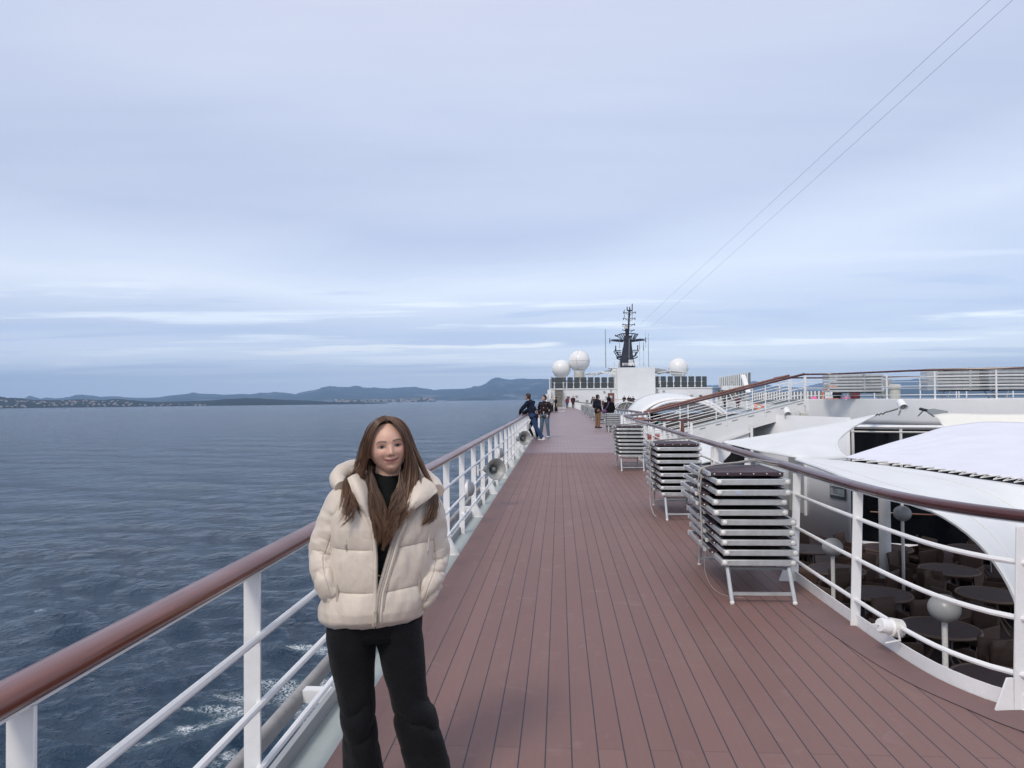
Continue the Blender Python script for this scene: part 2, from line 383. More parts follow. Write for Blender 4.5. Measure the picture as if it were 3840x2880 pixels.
# ------------------------------------------------------------------ sea
SEA = -26.0
def build_sea():
    vs_ = np.concatenate([np.arange(1100, 60, -1.6), np.arange(60, 2.0, -.8), [1.6, 1.2, .9, .6, .42]])
    r = 27.66*720/vs_
    fine = np.radians(np.arange(-46, 56, .13)); coarse_a = np.radians(np.arange(-180, -46, 4)); coarse_b = np.radians(np.arange(56, 180.1, 4))
    a = np.concatenate([coarse_a, fine, coarse_b])       # 0 = bow direction, positive to port
    A, Rr = np.meshgrid(a, r); x = -np.sin(A)*Rr; y = np.cos(A)*Rr
    sp = np.maximum(np.gradient(r)[:, None]*np.ones_like(A), Rr*np.radians(.13))
    rng = np.random.default_rng(3); h = np.zeros_like(x); dx = np.zeros_like(x); dy = np.zeros_like(x)
    wind = R(78)
    for lam in np.r_[np.geomspace(.7, 22, 90), np.geomspace(8, 60, 46)]:
        th = wind + rng.normal(0, .5); kx, ky = math.cos(th)*2*PI/lam, math.sin(th)*2*PI/lam
        amp = .0085*lam**.80*(1.0 if lam < 9 else (9/lam)**.75)
        if lam > 9: amp *= .62
        m = np.clip((lam/sp-2.2)/3.0, 0, 1)
        ph = kx*x+ky*y+rng.uniform(0, 2*PI)
        h += amp*m*np.cos(ph); dx -= amp*m*.8*math.cos(th)*np.sin(ph); dy -= amp*m*.8*math.sin(th)*np.sin(ph)
    # swell shouldered off the hull
    P = np.stack([x.ravel()/14, y.ravel()/22, 0*x.ravel()], 1)
    gust = .75+.5*(vnoise(P*.6, 1, 5).reshape(x.shape)*.5+.5)
    h *= gust
    bow = np.exp(-((x+27+.22*(y-60))/3.2)**2)*np.clip((y-30)/20, 0, 1)*np.clip((130-y)/30, 0, 1)
    h += .45*bow*(0.6+.4*np.sin(y*.35)) 
    co = np.stack([x+dx, y+dy, SEA+h], -1).reshape(-1, 3)
    nr, na = x.shape
    idx = np.arange(nr*na).reshape(nr, na)
    q = np.stack([idx[:-1, :-1], idx[:-1, 1:], idx[1:, 1:], idx[1:, :-1]], -1).reshape(-1, 4)
    me = bpy.data.meshes.new('sea'); me.vertices.add(len(co)); me.vertices.foreach_set('co', co.ravel())
    me.loops.add(q.size); me.loops.foreach_set('vertex_index', q.ravel())
    me.polygons.add(len(q)); me.polygons.foreach_set('loop_start', np.arange(0, q.size, 4)); me.polygons.foreach_set('loop_total', np.full(len(q), 4))
    me.update(); me.validate(); me.shade_smooth()
    # foam density where the hull wash breaks
    f = np.zeros(nr*na); X0, Y0 = x.ravel(), y.ravel()
    for fx, fy, sx, sy, s in [(-35,56.5,2.6,1.3,.75),(-31,59.2,2.8,2.0,1.0),(-28.5,61.5,3.0,2.0,.7),(-29.5,65.2,2.6,1.6,1.1),(-27.2,68.5,2.6,1.6,1.05),(-24.5,66,2.5,2.5,.8),
                              (-28.6,78.5,2.4,1.2,1.05),(-26,78,2.0,2.0,.8),(-22,69.5,2.6,3,.95),(-21,62,2.8,4,.9),(-68,91,2.4,.8,.9),(-23,84,2.5,3,.8),(-24,92,2.5,4,.8),(-22,110,3,10,.8),
                              (-33,62.5,4,.5,.8),(-19,56,2,6,.9),(-17,75,2,12,1.0),(-55,150,5,1.4,.7),(-140,170,7,1.5,.65),(-90,260,9,2,.6),(-26,54,2.5,2,.7)]:
        f += s*np.exp(-(((X0-fx)/sx)**2+((Y0-fy)/sy)**2))
    at = me.attributes.new('foam', 'FLOAT', 'POINT'); at.data.foreach_set('value', np.clip(f, 0, 1.2))
    m = bpy.data.materials.new('sea_water'); m.use_nodes = True; t = NT(m.node_tree); p = t.n['Principled BSDF']
    co_ = t.new('ShaderNodeTexCoord').outputs['Object']; X_, Y_, Z_ = t.sep(co_)
    d = t.math('SQRT', t.math('ADD', t.math('MULTIPLY', X_, X_), t.math('MULTIPLY', Y_, Y_)))
    ax = t.comb(t.math('MULTIPLY', X_, .66), Y_, 0.0)
    big = t.noise(ax, .012, 4, .55); n4 = t.noise(t.comb(t.math('MULTIPLY', X_, 1.1), Y_, 0.0), .055, 6, .62, .3)
    n1 = t.noise(ax, 1.5, 6, .6, .15); n2 = t.noise(ax, .55, 6, .6, .15); n3 = t.noise(t.comb(t.math('MULTIPLY', X_, 1.25), Y_, 0.0), .20, 6, .6, .1)
    fo = t.new('ShaderNodeAttribute', attribute_name='foam').outputs['Fac']
    vor = t.new('ShaderNodeTexVoronoi', feature='DISTANCE_TO_EDGE'); vor.inputs['Scale'].default_value = 2.6
    wv_ = t.new('ShaderNodeVectorMath', operation='ADD'); t.put(wv_.inputs[0], co_)
    nn = t.new('ShaderNodeTexNoise'); nn.inputs['Scale'].default_value = 1.6; nn.inputs['Detail'].default_value = 5; t.put(nn.inputs['Vector'], co_)
    t.put(wv_.inputs[1], nn.outputs['Color']); t.put(vor.inputs['Vector'], wv_.outputs[0])
    lace = t.mapr(vor.outputs['Distance'], .0, .17, 1, 0)
    patch = t.noise(co_, .55, 6, .68, .3)
    fm = t.math('MULTIPLY', t.mapr(t.math('ADD', t.math('MULTIPLY', fo, .62), patch), .86, 1.12), t.math('ADD', t.math('MULTIPLY', lace, .85), t.mapr(patch, .55, .75, 0, .7)), clamp=True)
    deep = t.mix(t.mapr(big, .35, .65), (.009,.028,.056,1), (.014,.040,.074,1))
    deep = t.mix(t.math('MULTIPLY', t.mapr(fo, .1, 1.0), .45), deep, (.025,.085,.11,1))
    t.put(p.inputs['Base Color'], t.mix(fm, deep, (.74,.78,.80,1)))
    rg = t.mapr(d, 40, 1200, .08, .16)
    t.put(p.inputs['Roughness'], t.math('MAXIMUM', rg, t.math('MULTIPLY', fm, .8)))
    p.inputs['IOR'].default_value = 1.33
    hgt = t.math('ADD', t.math('ADD', t.math('MULTIPLY', n1, .34), t.math('MULTIPLY', n2, 1.15)), t.math('MULTIPLY', n3, t.mapr(d, 60, 400, 1.8, 8.0)))
    hgt = t.math('ADD', hgt, t.math('MULTIPLY', n4, t.mapr(d, 200, 1600, 0.0, 38.0)))
    b = t.new('ShaderNodeBump'); b.inputs['Distance'].default_value = .8
    t.put(b.inputs['Strength'], t.mapr(d, 50, 3500, .9, .65)); t.put(b.inputs['Height'], hgt)
    t.l.new(b.outputs[0], p.inputs['Normal'])
    me.materials.append(m)
    o = bpy.data.objects.new('sea', me); COL.objects.link(o); tag(o, kind='structure')
build_sea()

# ------------------------------------------------------------------ land
def land_mat(name, forest, rock, rk=.62, snow=None, sc_=1.0):
    m = bpy.data.materials.new(name); m.use_nodes = True; t = NT(m.node_tree); p = t.n['Principled BSDF']
    co = t.new('ShaderNodeTexCoord').outputs['Object']; X_, Y_, Z_ = t.sep(co)
    a = t.noise(co, .004*sc_, 6, .65, .4); b = t.noise(co, .02*sc_, 6, .7)
    c = t.mix(t.mapr(b, .35, .65), tuple(x*.55 for x in forest)+(1,), tuple(x*1.3 for x in forest)+(1,))
    c = t.mix(t.mapr(t.math('ADD', a, t.math('MULTIPLY', b, .25)), rk+.08, rk+.19), c, rock+(1,))
    if snow: c = t.mix(t.mapr(t.math('ADD', Z_, t.math('MULTIPLY', b, 120)), snow, snow+60), c, (.75,.77,.8,1))
    t.put(p.inputs['Base Color'], c); p.inputs['Roughness'].default_value = .95; p.inputs['Specular IOR Level'].default_value = .1
    return m
def land(name, pts, D, depth, m, rough=.10, seed=0, n=420, shore=None):
    """ridge line given by bearing (photo column) and crest row at range D; rises from the shore at D-depth"""
    P = np.array(pts, float); us = np.linspace(P[0, 0], P[-1, 0], n); vs_ = np.interp(us, P[:, 0], P[:, 1])
    G = []
    rng = np.random.default_rng(seed)
    for i, (u, v) in enumerate(zip(us, vs_)):
        d = ray(u, 1440.0); d = d/np.hypot(d[0], d[1])
        dd = ray(u, v); el = dd[2]/np.hypot(dd[0], dd[1])
        H = CAM[2]+el*D - SEA
        col = []
        for k, t_ in enumerate(np.linspace(0, 1.5, 26)):
            rr = D-depth+depth*t_
            h = H*(min(1, t_)**.75 if t_ <= 1 else max(0, 1-(t_-1)*1.6))
            col.append((CAM[0]+d[0]*rr, CAM[1]+d[1]*rr, SEA+h))
        G.append(col)
    G = np.array(G); Pq = G.reshape(-1, 3)
    hh = (Pq[:, 2]-SEA)
    s = 9.0/D*1.0
    nz = (vnoise(Pq*[1,1,.5], s*2.2, seed)*.5+vnoise(Pq*[1,1,.5], s*6, seed+1)*.28+vnoise(Pq*[1,1,.5], s*17, seed+2)*.16+vnoise(Pq*[1,1,.5], s*45, seed+3)*.10)
    t_ = np.tile(np.linspace(0, 1.5, 26), n)
    damp = np.where(abs(t_-1) < .03, .16, 1.0)
    Pq[:, 2] = SEA - 1 + np.maximum(0, hh*(1+nz*rough*6*damp*.35)) + 0
    Pq[:, 2] += np.where(t_ > .02, 0, -3)
    mb = MB().grid(Pq.reshape(n, 26, 3))
    o = obj(name, mb, m, smooth=60); tag(o, kind='structure'); return Pq.reshape(n, 26, 3)
mf = land_mat('far_mountain', (.016,.028,.022), (.20,.20,.20), rk=.60, sc_=.5)
mn = land_mat('near_hill', (.010,.018,.014), (.10,.095,.08), rk=.66, sc_=3)
mh = land_mat('island_hill', (.022,.035,.018), (.2,.18,.14), rk=.75, sc_=2)
ms = land_mat('snow_mountain', (.03,.04,.04), (.24,.23,.24), rk=.58, snow=400, sc_=.2)
e = lambda L, ox, oy, s: [(ox+a/s, oy+b/s) for a, b in L]
fl = e([(-150,160),(0,172),(50,182),(170,190),(225,164),(300,190),(345,182),(420,186),(520,175),(560,160),(615,155),(700,165),(750,175),(860,170),(960,180),(1100,182),(1200,178),(1260,166),(1330,158),(1400,152),(1445,140),(1500,150),(1600,152),(1680,157),(1800,152),(1880,158),(1950,147),(2000,148),(2060,141),(2130,143),(2212,158)], 0, 1400, 2)
fl += e([(230,192),(300,170),(390,155),(440,139),(475,135),(530,142),(620,144),(740,150),(800,150),(870,162),(920,160),(1000,150),(1080,145),(1150,148),(1250,162),(1320,157),(1400,152),(1520,148),(1560,134),(1600,130),(1640,112),(1680,78),(1720,66),(1780,78),(1830,82),(1900,76),(2010,74),(2100,76),(2400,90),(2700,130)], 1000, 1380, 2)
land('far_mountains', fl, 13500, 4500, mf, seed=1, n=620, rough=.17)
HN = land('near_hillside', e([(-200,180),(0,184),(60,190),(150,186),(260,196),(420,196),(620,190),(770,198),(850,188),(900,188),(1000,200),(1100,208),(1200,212),(1300,210),(1420,206),(1500,205),(1600,200),(1690,190),(1800,184),(1950,186),(2080,194),(2212,198),(2400,211),(2600,215),(2900,220),(3000,222),(3150,226)], 0, 1400, 2), 4600, 900, mn, seed=4, n=560, rough=.22)
HT = land('town_headland', e([(500,238),(560,234),(700,236),(760,240),(900,236),(1050,236),(1110,228),(1140,224),(1190,226),(1220,226),(1240,234),(1270,243)], 1000, 1380, 2), 6000, 350, mh, seed=6, n=240, rough=.2)
land('low_island', e([(1340,243),(1420,236),(1500,228),(1590,221),(1660,226),(1710,236),(1750,243)], 1000, 1380, 2), 7600, 500, mh, seed=8, n=160, rough=.2)
rr_ = [(2380,1460),(2600,1448),(2780,1446),(2830,1430),(2860,1434),(2900,1448),(3000,1455),(3060,1440),(3110,1428),(3150,1432),(3220,1438),(3300,1424),(3380,1422),(3450,1420),(3520,1412),(3570,1404),(3600,1394),(3640,1386),(3690,1392),(3760,1404),(3840,1416),(3980,1420),(4200,1440)]
land('snow_mountains', rr_, 15500, 4000, ms, seed=11, n=420, rough=.14)
land('dark_hills', [(3180,1480),(3240,1470),(3330,1458),(3390,1450),(3480,1446),(3600,1438),(3680,1444),(3760,1452),(3840,1449),(4000,1455),(4200,1470)], 9500, 2000, mf, seed=14, n=260, rough=.12)
land('low_hills', [(2560,1481),(2700,1478),(2900,1476),(2990,1470),(3060,1476),(3110,1483),(3180,1484)], 10500, 1500, mf, seed=16, n=160, rough=.15)

# houses scattered on the two shores
def house_proto(name, wcol, rcol):
    t = thing(name, 'x', 'house')
    obj('wall', MB().box((0,0,3.2), (11,8,6.4)), mat(name+'_wall', wcol, .8, var=.05, vs=.2), t, smooth=0)
    rf = MB().prism([(-6,-4.6,6.4),(-6,4.6,6.4),(-6,0,9.0)], (12,0,0)); obj('roof', rf, mat(name+'_roof', rcol, .8, var=.1, vs=.3), t, smooth=0)
    wb = MB()
    for s_ in (-1, 1):
        for xx in (-3.5, 0, 3.5):
            for zz in (1.8, 4.6): wb.box((xx, s_*4.03, zz), (1.2, .1, 1.5))
    obj('window', wb, M['glassd'], t, smooth=0)['kind'] = 'stuff'
    return t
hp = [house_proto('coastal_house', (.50,.48,.44), (.27,.17,.13)), house_proto('coastal_house', (.52,.52,.51), (.26,.20,.17)), house_proto('coastal_house', (.36,.31,.26), (.20,.13,.10))]
kindw = ['cream', 'white', 'tan']
rngh = random.Random(5)
def scatter(Gr, n, u0, u1, t0, t1, where, group, s0=1.0, s1=1.7, lift=0):
    nu, nt = Gr.shape[:2]
    for i in range(n):
        iu = int((u0+(u1-u0)*rngh.random())*(nu-1)); it = min(nt-1, max(1, int((t0+(t1-t0)*rngh.random()**1.2)*(nt-1)/1.5)))
        p_ = Gr[iu, it]; kx = rngh.randrange(3)
        lab = 'tiny %s red-roofed house on %s' % (kindw[kx], where)
        pr = hp[kx]
        copy_tree(pr, loc=(p_[0], p_[1], p_[2]+lift-1), rz=rngh.uniform(-.6, .6), label=lab, group=group, scale=rngh.uniform(s0, s1))
scatter(HN, 95, .06, .36, .06, .75, 'the dark hillside at far left', 'houses on the near hillside', .5, .9)
scatter(HN, 20, .34, .52, .04, .3, 'the low shore between two dark hills', 'houses on the low shore', .5, .9)
scatter(HT, 95, .02, .98, .05, .9, 'the low headland of the seaside town', 'houses of the seaside town', .8, 1.7)
Gm = []
for u, v in [(x, y) for x in np.linspace(1780, 2045, 60) for y in (1499, 1497, 1495)]: pass
def farhouse(n, us, vs_, D, where, group, sc_):
    for i in range(n):
        u = rngh.uniform(*us); v = rngh.gauss((vs_[0]+vs_[1])/2, (vs_[1]-vs_[0])/3.2); d = ray(u, v); d = d/np.hypot(d[0], d[1]); p_ = CAM+d*D
        kx = rngh.randrange(2); copy_tree(hp[kx], loc=(p_[0], p_[1], max(SEA, p_[2])), rz=rngh.uniform(-.3, .3), label='tiny %s house with a red roof on %s' % (kindw[kx], where), group=group, scale=rngh.uniform(sc_*.7, sc_*1.3))
for p_ in hp:
    for c_ in list(p_.children): bpy.data.objects.remove(c_)
    bpy.data.objects.remove(p_)

# ------------------------------------------------------------------ ship: hull and decks
def deck_mat():
    m = bpy.data.materials.new('composite_deck'); m.use_nodes = True; t = NT(m.node_tree); p = t.n['Principled BSDF']
    co = t.new('ShaderNodeTexCoord').outputs['Object']; X_, Y_, Z_ = t.sep(co)
    far = t.math('GREATER_THAN', Y_, 21.5)
    q = t.math('DIVIDE', t.math('SUBTRACT', X_, .0424), .12243); idx = t.math('FLOOR', q); fr = t.math('SUBTRACT', q, idx)
    ed = t.math('MINIMUM', fr, t.math('SUBTRACT', 1.0, fr))
    left = t.math('GREATER_THAN', X_, -.83)
    seam = t.math('MULTIPLY', t.math('LESS_THAN', ed, .026), left)
    par = t.math('MODULO', t.math('ABSOLUTE', idx), 2.0)
    yo = t.math('ADD', t.math('SUBTRACT', Y_, 7.29), t.math('MULTIPLY', par, -.573))
    per = t.math('DIVIDE', yo, 4.42); fy = t.math('FRACT', per); ey = t.math('MINIMUM', fy, t.math('SUBTRACT', 1.0, fy))
    joint = t.math('MULTIPLY', t.math('LESS_THAN', ey, .0007), left)
    # shorter boards beyond the transverse joint
    fyf = t.math('FRACT', t.math('DIVIDE', t.math('ADD', Y_, t.math('MULTIPLY', par, .0)), 1.45)); eyf = t.math('MINIMUM', fyf, t.math('SUBTRACT', 1.0, fyf))
    jf = t.math('MULTIPLY', t.math('LESS_THAN', eyf, .02), .55)
    line_n = t.math('MAXIMUM', t.math('MULTIPLY', seam, .93), t.math('MULTIPLY', joint, .34))
    line_f = t.math('MAXIMUM', t.math('MULTIPLY', seam, .5), jf)
    line = t.math('ADD', t.math('MULTIPLY', line_n, t.math('SUBTRACT', 1.0, far)), t.math('MULTIPLY', line_f, far))
    cmb = t.comb(idx, t.math('FLOOR', per), 0.0); wn = t.new('ShaderNodeTexWhiteNoise'); wn.noise_dimensions = '3D'; t.put(wn.inputs['Vector'], cmb)
    grain = t.noise(t.comb(t.math('MULTIPLY', X_, 40.0), t.math('MULTIPLY', Y_, 3.0), 0.0), 1.0, 4, .6)
    blot = t.noise(co, .9, 6, .62, .4); blot2 = t.noise(co, 4.5, 5, .65, .8); sp = t.noise(co, 60, 3, .6)
    a = t.mix(t.mapr(wn.outputs['Value'], 0, 1), (.180,.092,.076,1), (.216,.115,.095,1))
    a = t.mix(t.mapr(blot, .36, .66, 0, .5), a, (.225,.138,.122,1))
    a = t.mix(t.mapr(blot2, .58, .76, 0, .38), a, (.31,.225,.21,1)); scuff = t.noise(t.comb(t.math('MULTIPLY', X_, 2.2), t.math('MULTIPLY', Y_, .8), 4.0), 3.1, 7, .75, 1.2); a = t.mix(t.mapr(scuff, .62, .74, 0, .28), a, (.36,.28,.26,1)); a = t.mix(t.mapr(scuff, .36, .28, 0, .35), a, (.115,.062,.055,1))
    a = t.mix(t.mapr(grain, .3, .7, 0, .18), a, (.14,.08,.08,1))
    a = t.mix(t.mapr(sp, .66, .8, 0, .35), a, (.12,.07,.07,1))
    fcol = t.mix(t.mapr(blot, .35, .65), (.235,.165,.165,1), (.33,.25,.255,1))
    edge = t.mapr(t.math('ADD', X_, t.math('MULTIPLY', blot, .5)), -.75, .3, 1, 0)
    fcol = t.mix(t.math('MULTIPLY', edge, .75), fcol, (.19,.115,.118,1))
    nearj = t.mapr(Y_, 30, 60, 0, 1)
    fcol = t.mix(t.math('MULTIPLY', t.mapr(Y_, 75, 110), .4), fcol, (.22,.15,.16,1))
    a = t.mix(far, a, fcol)
    t.put(p.inputs['Base Color'], t.mix(line, a, (.022,.022,.034,1)))
    t.put(p.inputs['Roughness'], t.math('SUBTRACT', t.mapr(blot, .3, .7, .52, .66), t.math('MULTIPLY', far, .10)))
    b = t.new('ShaderNodeBump'); b.inputs['Strength'].default_value = .5; b.inputs['Distance'].default_value = .004
    t.put(b.inputs['Height'], t.math('SUBTRACT', t.math('MULTIPLY', t.math('ADD', grain, blot2), .25), line)); t.l.new(b.outputs[0], p.inputs['Normal'])
    return m
M['deck'] = deck_mat()
M['margin'] = mat('margin_board', (.18,.103,.095), .58, var=.12, vs=3, bump=.2, bs=40, grime=.1)
RF = smooth_curve([(2.08,21.7),(2.08,12),(2.08,7),(2.10,5.5),(2.145,4.6),(2.24,4.2),(2.40,3.96),(2.72,3.72),(3.2,3.5),(4.2,3.3)], 60)   # inner line of the right rail
edge = [(p_[0]+.03, p_[1]) for p_ in RF]
poly = [(-1.075,-4)] + [(-1.075, 118)] + [(2.1,118),(2.35,105),(3.05,70),(3.1,40),(3.45,30.4),(3.6,29.6),(3.6,28.6),(2.35,25.2),(2.12,24.4)] + edge + [(4.6,3.3),(4.6,-4)]
dk = MB().prism([(x, y, 0) for x, y in poly], (0,0,-.22)); tag(obj('deck', dk, M['deck'], smooth=0), kind='structure')
ML = smooth_curve([(1.82,5.9),(1.865,5.2),(1.92,4.65),(2.0,4.27),(2.12,3.97),(2.24,3.73),(2.5,3.42),(2.85,3.2),(3.3,3.0)], 40)
k0 = np.argmin(abs(RF[:, 1]-5.9)); outer = resample([(RF[0][0],21.5)] and RF[k0:], 40)
mg = MB(); zz_ = .004
mg.grid([[(a_[0], a_[1], zz_), (b_[0], b_[1], zz_)] for a_, b_ in zip(ML, outer)])
tag(obj('margin_board', mg, M['margin'], smooth=0), kind='structure')
sl = MB(); sl.tube([(p_[0], p_[1], .002) for p_ in ML], .0022, 4); tag(obj('margin_seam', sl, M['black'], smooth=0), kind='structure')
hull = MB(); hull.box((14.9, 37, -14.8), (32.4, 200, 22.6)); hull.box((.37, 57, -1.86), (3.3, 122, 3.24))
tag(obj('hull', hull, M['hull'], smooth=0), kind='structure')
gt = MB(); gt.box((-1.19, 57, -.11), (.235, 122, .03))
tag(obj('waterway', gt, M['grey'], smooth=0), kind='structure')
lf = MB(); lf.box((14.5, 60, -3.4), (24.7, 125, .2)); tag(obj('lower_deck', lf, M['floor2'], smooth=0), kind='structure')

# ------------------------------------------------------------------ port rail
PX = -1.27
def rail_post(mb, x, y, z0, z1, w_=.070, t_=.012): mb.box((x, y, (z0+z1)/2), (w_, t_, z1-z0))
lr = thing('deck_rail', 'long straight white rail with varnished wooden handrail along the open sea side', 'railing', (PX, 1.6, -.1))
ys = [1.63+1.277*i for i in range(-2, 76)]
hr = MB(); prof = [(.056*math.cos(a), .034*math.sin(a)+.004*math.cos(2*a)) for a in np.linspace(0, 2*PI, 17)[:-1]]
cuts = [-3.5, 1.34, 5.95, 10.95, 15.2, 20, 25, 30, 36, 42, 48, 54, 60, 68, 76, 90, 100]
for a_, b_ in zip(cuts[:-1], cuts[1:]):
    vs = []; yy = np.linspace(a_+.0022, b_-.0022, 9)
    for y in yy:
        for px_, pz_ in prof: vs.append((PX+px_, y, .985+pz_))
    n_ = len(prof); fs = [(i*n_+j, i*n_+(j+1) % n_, (i+1)*n_+(j+1) % n_, (i+1)*n_+j) for i in range(8) for j in range(n_)] + [tuple(reversed(range(n_))), tuple(8*n_+j for j in range(n_))]
    hr.add(vs, fs)
obj('handrail', hr, M['rail'], lr, smooth=40)
sp_ = MB().box((PX, 48, .946), (.05, 103, .008)); obj('handrail_strip', sp_, M['white'], lr)
for i, z in enumerate((.690, .412, .150)):
    obj('rail', MB().tube([(PX+.038, -3.5, z), (PX+.038, 100, z)], .0155, 8), M['white'], lr)
for i, y in enumerate(ys):
    short = (i % 2 == 0)
    pm = MB(); rail_post(pm, PX, y, -.12 if not short else -.02, .945)
    if not short:  # triangular foot gusset
        pm.prism([(PX+.035, y-.004, .09), (PX+.05, y-.004, .09), (PX+.145, y-.004, -.09), (PX+.145, y-.004, -.098), (PX+.035, y-.004, -.098)], (0,.008,0))
        pm.box((PX+.055, y, -.093), (.19, .03, .005))
    else:
        pm.box((PX+.012, y-.02, .02), (.05, .03, .30))
        pm.tube([(PX+.012, y-.035, .10), (PX+.012, y-.045, .10)], .012, 6)
    for z in (.690, .412, .150): pm.box((PX+.034, y-.012, z), (.022, .02, .03))
    if y > 60: pm = MB(); rail_post(pm, PX, y, -.1, .945)
    obj('post', pm, M['white'], lr, bev=.002 if y < 12 else 0)
tp = MB()
tp.box((PX-.035, 48, -.065), (.008, 103, .11)); tp.box((PX-.045, 48, -.012), (.03, 103, .007)); obj('toe_plate', tp, M['greym'], lr)
wb_ = MB().tube([(PX-.025, -3.5, -.108), (PX-.025, 100, -.108)], .008, 6); obj('weld_bead', wb_, M['grey'], lr)
ob = MB()
prof = [(-.036,.025),(-.022,.045),(.005,.050),(.028,.040),(.037,.015),(.037,-.040),(.028,-.050),(-.028,-.050),(-.036,-.040)]
vs = [(-1.675+a, y, -.235+b) for y in (-3.5, 20, 60, 100) for a, b in prof]; n_ = len(prof)
ob.add(vs, [(i*n_+j, i*n_+(j+1) % n_, (i+1)*n_+(j+1) % n_, (i+1)*n_+j) for i in range(3) for j in range(n_)]+[tuple(reversed(range(n_))), tuple(3*n_+j for j in range(n_))])
fb = thing('fender_beam', 'weathered grey beam held outboard below the sea side rail', 'beam', (-1.7, 1.6, -.3))
obj('beam', ob, M['rust'], fb, smooth=50)
for y in [1.95+2.554*i for i in range(0, 16)]:
    br = MB().box((-1.48, y, -.225), (.32, .012, .075)); br.box((-1.48, y+.03, -.188), (.32, .07, .008)); obj('bracket', br, M['white'], fb)

# bulkhead lamps and horn loudspeakers on the port rail
mx = Matrix.Rotation(-R(90), 3, 'X')    # +z of a lathe points to +y ; use rotated for facing
def rail_lamp(y, z, label):
    t = thing('bulkhead_lamp', label, 'lamp', (PX+.06, y, z), 'round bulkhead lamps on the sea side rail')
    m = Matrix.Rotation(R(90), 3, 'Y')
    obj('housing', MB().lathe([(.10,0),(.118,.008),(.122,.03),(.118,.045),(.105,.05)], (PX+.03, y, z), 20, m), M['white'], t)
    obj('globe', MB().lathe([(.104,.046),(.10,.07),(.082,.10),(.05,.118),(.01,.124)], (PX+.03, y, z), 20, m), M['globe'], t)
    obj('hinge', MB().box((PX+.05, y+.02, z-.11), (.03,.04,.03)).box((PX+.01, y+.02, z), (.03,.05,.26)), M['cap'], t)
for y, n_ in ((9.40, 'nearest round bulkhead lamp on the sea side rail, just behind the woman'), (14.45, 'second round bulkhead lamp on the sea side rail, above the near horn speaker'),
              (21.2, 'third round bulkhead lamp, beside the far horn speaker on the sea side rail'), (28.2, 'far round bulkhead lamp on the sea side rail beyond the leaning man')):
    rail_lamp(y, .47 if y < 10 else .55 if y < 18 else .52, n_)
def horn(y, x, z, label, s_=1.0):
    t = thing('horn_speaker', label, 'loudspeaker', (x, y, z), 'horn speakers on the sea side rail')
    m = Matrix.Rotation(R(8), 3, 'Z') @ Matrix.Rotation(R(78), 3, 'Y') @ Matrix.Rotation(0, 3, 'Z')
    m = Vector((.55, -.82, .08)).to_track_quat('Z', 'Y').to_matrix()
    c_ = (x, y, z)
    k_ = s_
    obj('bell', MB().lathe([(a*k_, b*k_) for a, b in [(.045,-.19),(.06,-.185),(.063,-.06),(.075,-.0),(.10,.06),(.135,.10),(.165,.118),(.163,.122),(.13,.106),(.092,.062),(.066,.0),(.05,-.05),(.01,-.05)]], c_, 28, m), M['horn'], t, fix=False, smooth=60)
    obj('driver', MB().lathe([(a*k_, b*k_) for a, b in [(.006,-.04),(.034,-.04),(.042,0),(.036,.045),(.02,.062),(.004,.066)]], c_, 16, m), M['greyd'], t)
    b_ = m @ Vector((0,0,-.15))
    obj('bracket', MB().tube([(x+b_.x, y+b_.y, z+b_.z), (PX+.02, y+b_.y+.02, z-.03)], .012, 6).box((PX+.01, y+b_.y+.02, z-.03), (.03,.03,.16)), M['cap'], t)
horn(10.9, -1.02, .575, 'grey horn loudspeaker, the nearer of two on the sea side rail')
horn(20.4, -1.06, .50, 'grey horn loudspeaker on the sea side rail near the leaning man, farther of two', 1.25)
# ------------------------------------------------------------------ curved inboard rail
rr = thing('deck_rail', 'white rail with dark wooden handrail curving round the open terrace on the right', 'railing', (2.1, 5.4, 0))
HP = smooth_curve([(2.16,20.5),(2.16,15),(2.16,9),(2.16,6.5),(2.165,5.7),(2.19,5.1),(2.27,4.65),(2.42,4.28),(2.66,3.98),(3.0,3.78),(3.6,3.58),(4.3,3.45)], 90)
def path_solid(path, prof, z):
    P = np.asarray(path); T = np.gradient(P, axis=0); T /= np.linalg.norm(T, axis=1)[:, None]; Nn = np.stack([-T[:, 1], T[:, 0]], 1)
    mb = MB(); n_ = len(prof); vs = []
    for (p_, q_) in zip(P, Nn):
        for a_, b_ in prof: vs.append((p_[0]+q_[0]*a_, p_[1]+q_[1]*a_, z+b_))
    L = len(P); fs = [(i*n_+j, i*n_+(j+1) % n_, (i+1)*n_+(j+1) % n_, (i+1)*n_+j) for i in range(L-1) for j in range(n_)]
    mb.add(vs, fs+[tuple(reversed(range(n_))), tuple((L-1)*n_+j for j in range(n_))]); return mb
RPROF = [(.056*math.cos(a), .033*math.sin(a)+.003*math.cos(2*a)) for a in np.linspace(0, 2*PI, 17)[:-1]]
d_ = np.r_[0, np.cumsum(np.linalg.norm(np.diff(HP, axis=0), axis=1))]
def sub(path, a, b, n=None):
    P = np.asarray(path); d = np.r_[0, np.cumsum(np.linalg.norm(np.diff(P, axis=0), axis=1))]
    t = np.linspace(a, b, n or max(3, int((b-a)/.08))); return np.stack([np.interp(t, d, P[:, 0]), np.interp(t, d, P[:, 1])], 1)
L_ = d_[-1]; js = [0, 4.6, 9.3, 12.45, 15.05, 15.45, L_]
for i, (a_, b_) in enumerate(zip(js[:-1], js[1:])):
    obj('handrail', path_solid(sub(HP, a_+.0015, b_-.0015), RPROF, .992), M['rail2'] if i < 3 else M['raild'], rr, smooth=40)
obj('handrail_strip', path_solid(sub(HP, .02, L_), [(-.025,-.040),(.025,-.040),(.025,-.033),(-.025,-.033)], .992), M['white'], rr)
FP = RF  # foot line, from y=21.7 to the near end
